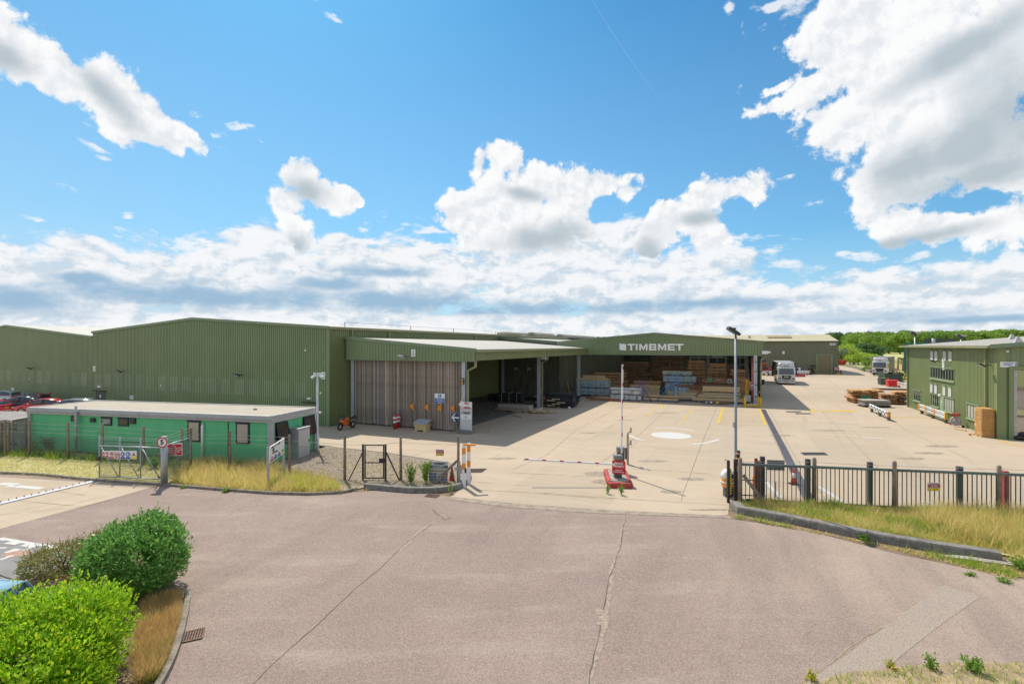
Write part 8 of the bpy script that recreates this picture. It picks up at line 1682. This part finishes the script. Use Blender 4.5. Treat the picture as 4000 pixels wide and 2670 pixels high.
weed('tuft in the trench seam near the right end of the high kerb', G(3790,2245), .08, .2, 10, L_weed, .05)
weed('tall dark plant with whitish flower heads at the foot of the cabin', G(165,1768)+Vector((0,.6,0)), 1.05, .75, 40, leafm('thistle_leaf', [(.07,.15,.06),(.12,.20,.08),(.22,.26,.16)], .25, .6), .10, 'thistle'); weed('leafy thistle between the cabin corner and the first fence post', G(128,1770), .9, .35, 18, L_weed, .09, 'thistle')
weed('bramble behind the wide gate beside the steel post', G(600,1830), .75, .5, 24, L_dark, .10, 'bramble'); weed('bramble below the red sign on the mesh panel', G(690,1840), .7, .5, 22, L_dark, .10, 'bramble'); weed('bramble at the foot of the cabin by the tall windows', G(930,1830), .5, .6, 22, L_weed, .09, 'bramble'); weed('pale green weed under the leaning white board', G(1105,1852), .55, .35, 16, L_weed, .09)
weed('tuft of grass at the foot of the left kerb near the steel post', G(716,1905), .14, .22, 12, L_weed, .06); weed('green tuft on the road edge below the leaning board', G(880,1921), .18, .25, 14, L_weed, .07); weed('yellow flowered weed at the kerb below the leaning board', G(1180,1925), .22, .25, 14, leafm('buttercup', [(.34,.36,.05),(.7,.55,.03),(.24,.32,.05)], .3), .06)
weed('yellow flowered weed at the lower right edge of the road', G(3480,2608), .16, .12, 8, MATS['buttercup'], .05); weed('tall weed in the lower right corner nearest the road', G(3640,2612), .3, .14, 8, L_weed, .07); weed('leafy weed at the lower right corner of the picture', G(3800,2620), .32, .2, 12, L_weed, .08); weed('weed with yellow buds at the very bottom right of the road patch', G(3165,2652), .2, .12, 8, MATS['buttercup'], .05)
# ---- trees
def crown(seed, n, size, lobes):
    global rng
    rng = np.random.default_rng(seed); return bush_leaves(lobes, n, size, shell=.45, up=.15)
L_tree = [leafm('oak_leaf', [(.19,.33,.045),(.28,.44,.065),(.12,.22,.035),(.34,.49,.09)], .35, .6), leafm('ash_leaf', [(.24,.40,.06),(.33,.50,.085),(.15,.27,.04),(.38,.54,.11)], .35, .6), leafm('dark_leaf', [(.09,.18,.05),(.13,.25,.07),(.06,.13,.04),(.16,.28,.09)], .3, .6), leafm('hedge_leaf', [(.36,.50,.05),(.46,.58,.08),(.25,.39,.04)], .4, .6), leafm('silver_leaf', [(.22,.29,.16),(.28,.34,.21),(.15,.20,.10)], .25, .6)]
PROTO = {}
def tree(kind, label, x, y, h, w, m, rz=0., group=None, shrub=False):
    """tapered trunk with limbs and a crown of leaf clumps; crowns of one kind share their mesh"""
    t = thing('shrub' if shrub else 'tree', label, 'shrub' if shrub else 'tree', (x, y, 0), rz, group); key = (kind, m.name)
    if key not in PROTO:
        random.seed(kind*7+1); lobes = []
        for i in range(9 if not shrub else 6):
            a = random.uniform(0, 6.28); r = random.uniform(.12,.34) if i else 0; z = random.uniform(.20,.80) if not shrub else random.uniform(.25,.6); s = random.uniform(.20,.32) if not shrub else random.uniform(.24,.36); lobes.append((math.cos(a)*r, math.sin(a)*r, z, s*.9, s*.9, s*random.uniform(.5,.75)))
        C, U, V = crown(kind+50, 4200 if not shrub else 2600, .052, lobes); o = quads('crown', C, U, V*.8, m, t, kind='stuff'); k = MB(); k.tube([(0,0,0), (.01,0,.2), (0,.01,.42), (0,0,.7)], [.028,.022,.016,.006], 7)
        for i in range(6): a = random.uniform(0, 6.28); k.tube([(0,0,.24+.05*i), (math.cos(a)*.12, math.sin(a)*.12, .40+.05*i), (math.cos(a)*.26, math.sin(a)*.26, .52+.05*i)], [.012,.008,.003], 5)
        q = k.build('trunk', M_bark, t); PROTO[key] = (o, q)
    else:
        for s_ in PROTO[key]: c = s_.copy(); COL.objects.link(c); c.parent = t
    t.scale = (w, w, h); return t
def px2(px, Y): return (px-2000)/F*Y
random.seed(21); n = 0
# the wood beyond the meadow: individually labelled by what stands beneath each tree in the picture
edge = [(3318,640,1296,66),(3352,600,1292,60),(3392,470,1302,62),(3432,440,1300,62),(3474,430,1298,64),(3516,420,1292,68),(3556,410,1294,60),(3598,400,1290,66),(3640,395,1288,66),(3684,390,1290,66),(3726,385,1284,70),(3770,380,1290,66),(3812,378,1284,70),(3852,375,1282,70),(3894,372,1288,66),(3936,370,1280,74),(3976,368,1277,74),(4020,366,1280,74)]
where = ['meeting the distant dark clump','just left of the yellow mirrored lorry','above the left half of the yellow mirrored lorry','above the right half of the yellow mirrored lorry','over the pale meadow right of the yellow mirrored lorry','over the meadow at the far corner of the workshop','over the far end of the workshop roof','behind the first floodlight mast','right of the first floodlight mast','behind the green tank railings','right of the green tank railings','behind the second floodlight mast','right of the second floodlight mast','over the middle of the workshop roof','over the right half of the workshop roof','left of the metal roof vent at the right edge','above the metal roof vent at the right edge','at the very right edge of the picture']
for i, (px, Y, pt, wpx) in enumerate(edge):
    h = ZZ(pt+random.uniform(-3, 7), Y); tree(i % 4, 'broad tree of the wood edge '+where[i], px2(px, Y), Y, h, wpx/F*Y*1.5, L_tree[(0, 1, 1, 0)[i % 4]], random.uniform(0, 6.28), 'trees along the wood edge')
for i in range(17):
    px = 3350+42*i+random.uniform(-8,8); Y = 520+random.uniform(-20,30); h = ZZ(1291-.016*(px-3350)+random.uniform(-4,4), Y); tree(i % 4, 'tree in the second rank of the wood, '+('counted %s from the left' % ('first','second','third','fourth','fifth','sixth','seventh','eighth','ninth','tenth','eleventh','twelfth','thirteenth','fourteenth','fifteenth','sixteenth','seventeenth')[i]), px2(px, Y), Y, h, 80/F*Y*1.4, L_tree[(1, 0)[i % 2]], random.uniform(0, 6.28), 'trees in the second rank of the wood')
for i in range(9):
    px = 3225+24*i; Y = 760+random.uniform(-20,20); h = ZZ(1300+random.uniform(-5,5)-(0 if i < 2 else 7), Y); tree(4+i % 3, 'dark tree of the distant blue green clump, %s from the left' % ('first','second','third','fourth','fifth','sixth','seventh','eighth','ninth')[i], px2(px, Y), Y, h, 52/F*Y*1.4, L_tree[2], random.uniform(0, 6.28), 'trees of the distant dark clump')
tree(1, 'spreading dark tree standing alone by the lane before the meadow', px2(3398,215), 215, ZZ(1334,215), 110/F*215*1.25, L_tree[2], 1.0)
sh_ = [(3292,190,1352,46,4,'silvery shrub at the right corner of the far warehouse'),(3335,185,1356,66,3,'bright green shrub left of the spreading dark tree'),(3312,230,1345,60,3,'tall yellow green shrub over the red skip'),(3372,195,1372,52,3,'bright shrub under the spreading dark tree'),(3392,170,1388,44,0,'dark green shrub by the wire fence along the lane'),(3352,240,1338,60,3,'yellow green shrub behind the bright ones by the lane'),(3384,135,1428,30,0,'small shrub left of the yellow mirrored lorry'),(3534,180,1392,40,3,'small round bush in the meadow at the workshop corner'),(3415,330,1370,50,0,'hedge bush at the left edge of the meadow')]
for i, (px, Y, pt, wpx, mi, lb) in enumerate(sh_): tree(10+i % 3, lb, px2(px, Y), Y, max(1.2, ZZ(pt, Y))*1.3, wpx/F*Y*1.7, L_tree[mi], random.uniform(0, 6.28), None, True)
t = thing('rotten_boards', 'rotten grey boards lying in the soil at the right end of the high kerb', 'boards', G(3840,2196)); [MB().box((.1*i, .09*i, .04), (2.2-.25*i, .09, .05), R(-22+3*i)).build('board', W_grey, t) for i in range(3)]
t = thing('paper_litter', 'scrap of white paper caught in the weeds below the high kerb', 'litter', G(3755,2152)); k = MB(); k.add([(-.12,0,.02),(.02,-.06,.05),(.14,0,.03),(.10,.08,.16),(-.04,.06,.12)], [(0,1,2,3,4)]); k.build('paper', M_white, t)
# lane side: low wall of blocks, wire fence with pale posts
lane = [(3295,1432),(3335,1440),(3380,1452),(3400,1458)]
kerb('lane_kerb', PXP([(3300,1429),(3340,1440),(3400,1456)]), .7, .5, 4, M_kerb)
fp = [G(3320,1420), G(3353,1424), G(3380,1428), G(3408,1434), G(3440,1436), G(3508,1446), G(3527,1449), G(3546,1452)]
chain_fence('chain_link_fence', 'distant wire fence with pale concrete posts along the lane beside the meadow', fp, [3.4]*8, .2, (2.9,), w=.35)
flat('lane', [W(24,110), W(37,112), G(3400,1462), G(3290,1432), G(3240,1412), G(3215,1405), W(22.9,172), W(22.9,140)], .010, M_conc)
flat('dry_bank', [G(3400,1462), G(3480,1475), G(3546,1482), G(3700,1500), G(3700,1404), G(3440,1404), G(3400,1428)], .012, mat('straw_bank', (.42,.31,.12), .9, var=.15, scale=.4, col2=(.28,.26,.08)))
flat('meadow', [G(3250,1396), G(3440,1403), G(3900,1406), (700,330), (700,420), G(3700,1371.5), G(3400,1371.5)], -.02, mat('mown_hay', (.47,.42,.18), .95, var=.1, scale=.05, col2=(.36,.37,.13)))
# far ridge: one bank of woodland that reads as a mass
hb = MB(); N_ = 220; rows = []
for i in range(N_+1):
    px = 2300+i*(1400/N_); Y = 3000+300*math.sin(i*.05); x = px2(px, Y); hgt = ZZ(1316-6*math.exp(-((px-2980)/160)**2)-3*math.exp(-((px-3150)/60)**2), Y)+random.uniform(-5,5)
    rows.append([(x, Y-350, -2), (x, Y-120, hgt*.55+random.uniform(-4,4)), (x+random.uniform(-4,4), Y, hgt), (x, Y+500, 0)])
hb.add([p for r in rows for p in r], [(4*i+j, 4*i+j+4, 4*i+j+5, 4*i+j+1) for i in range(N_) for j in range(3)])
hb.build('hills', mat('ridge_wood', (.045,.085,.06), .95, var=.25, scale=.02, col2=(.03,.06,.05)), kind='structure')
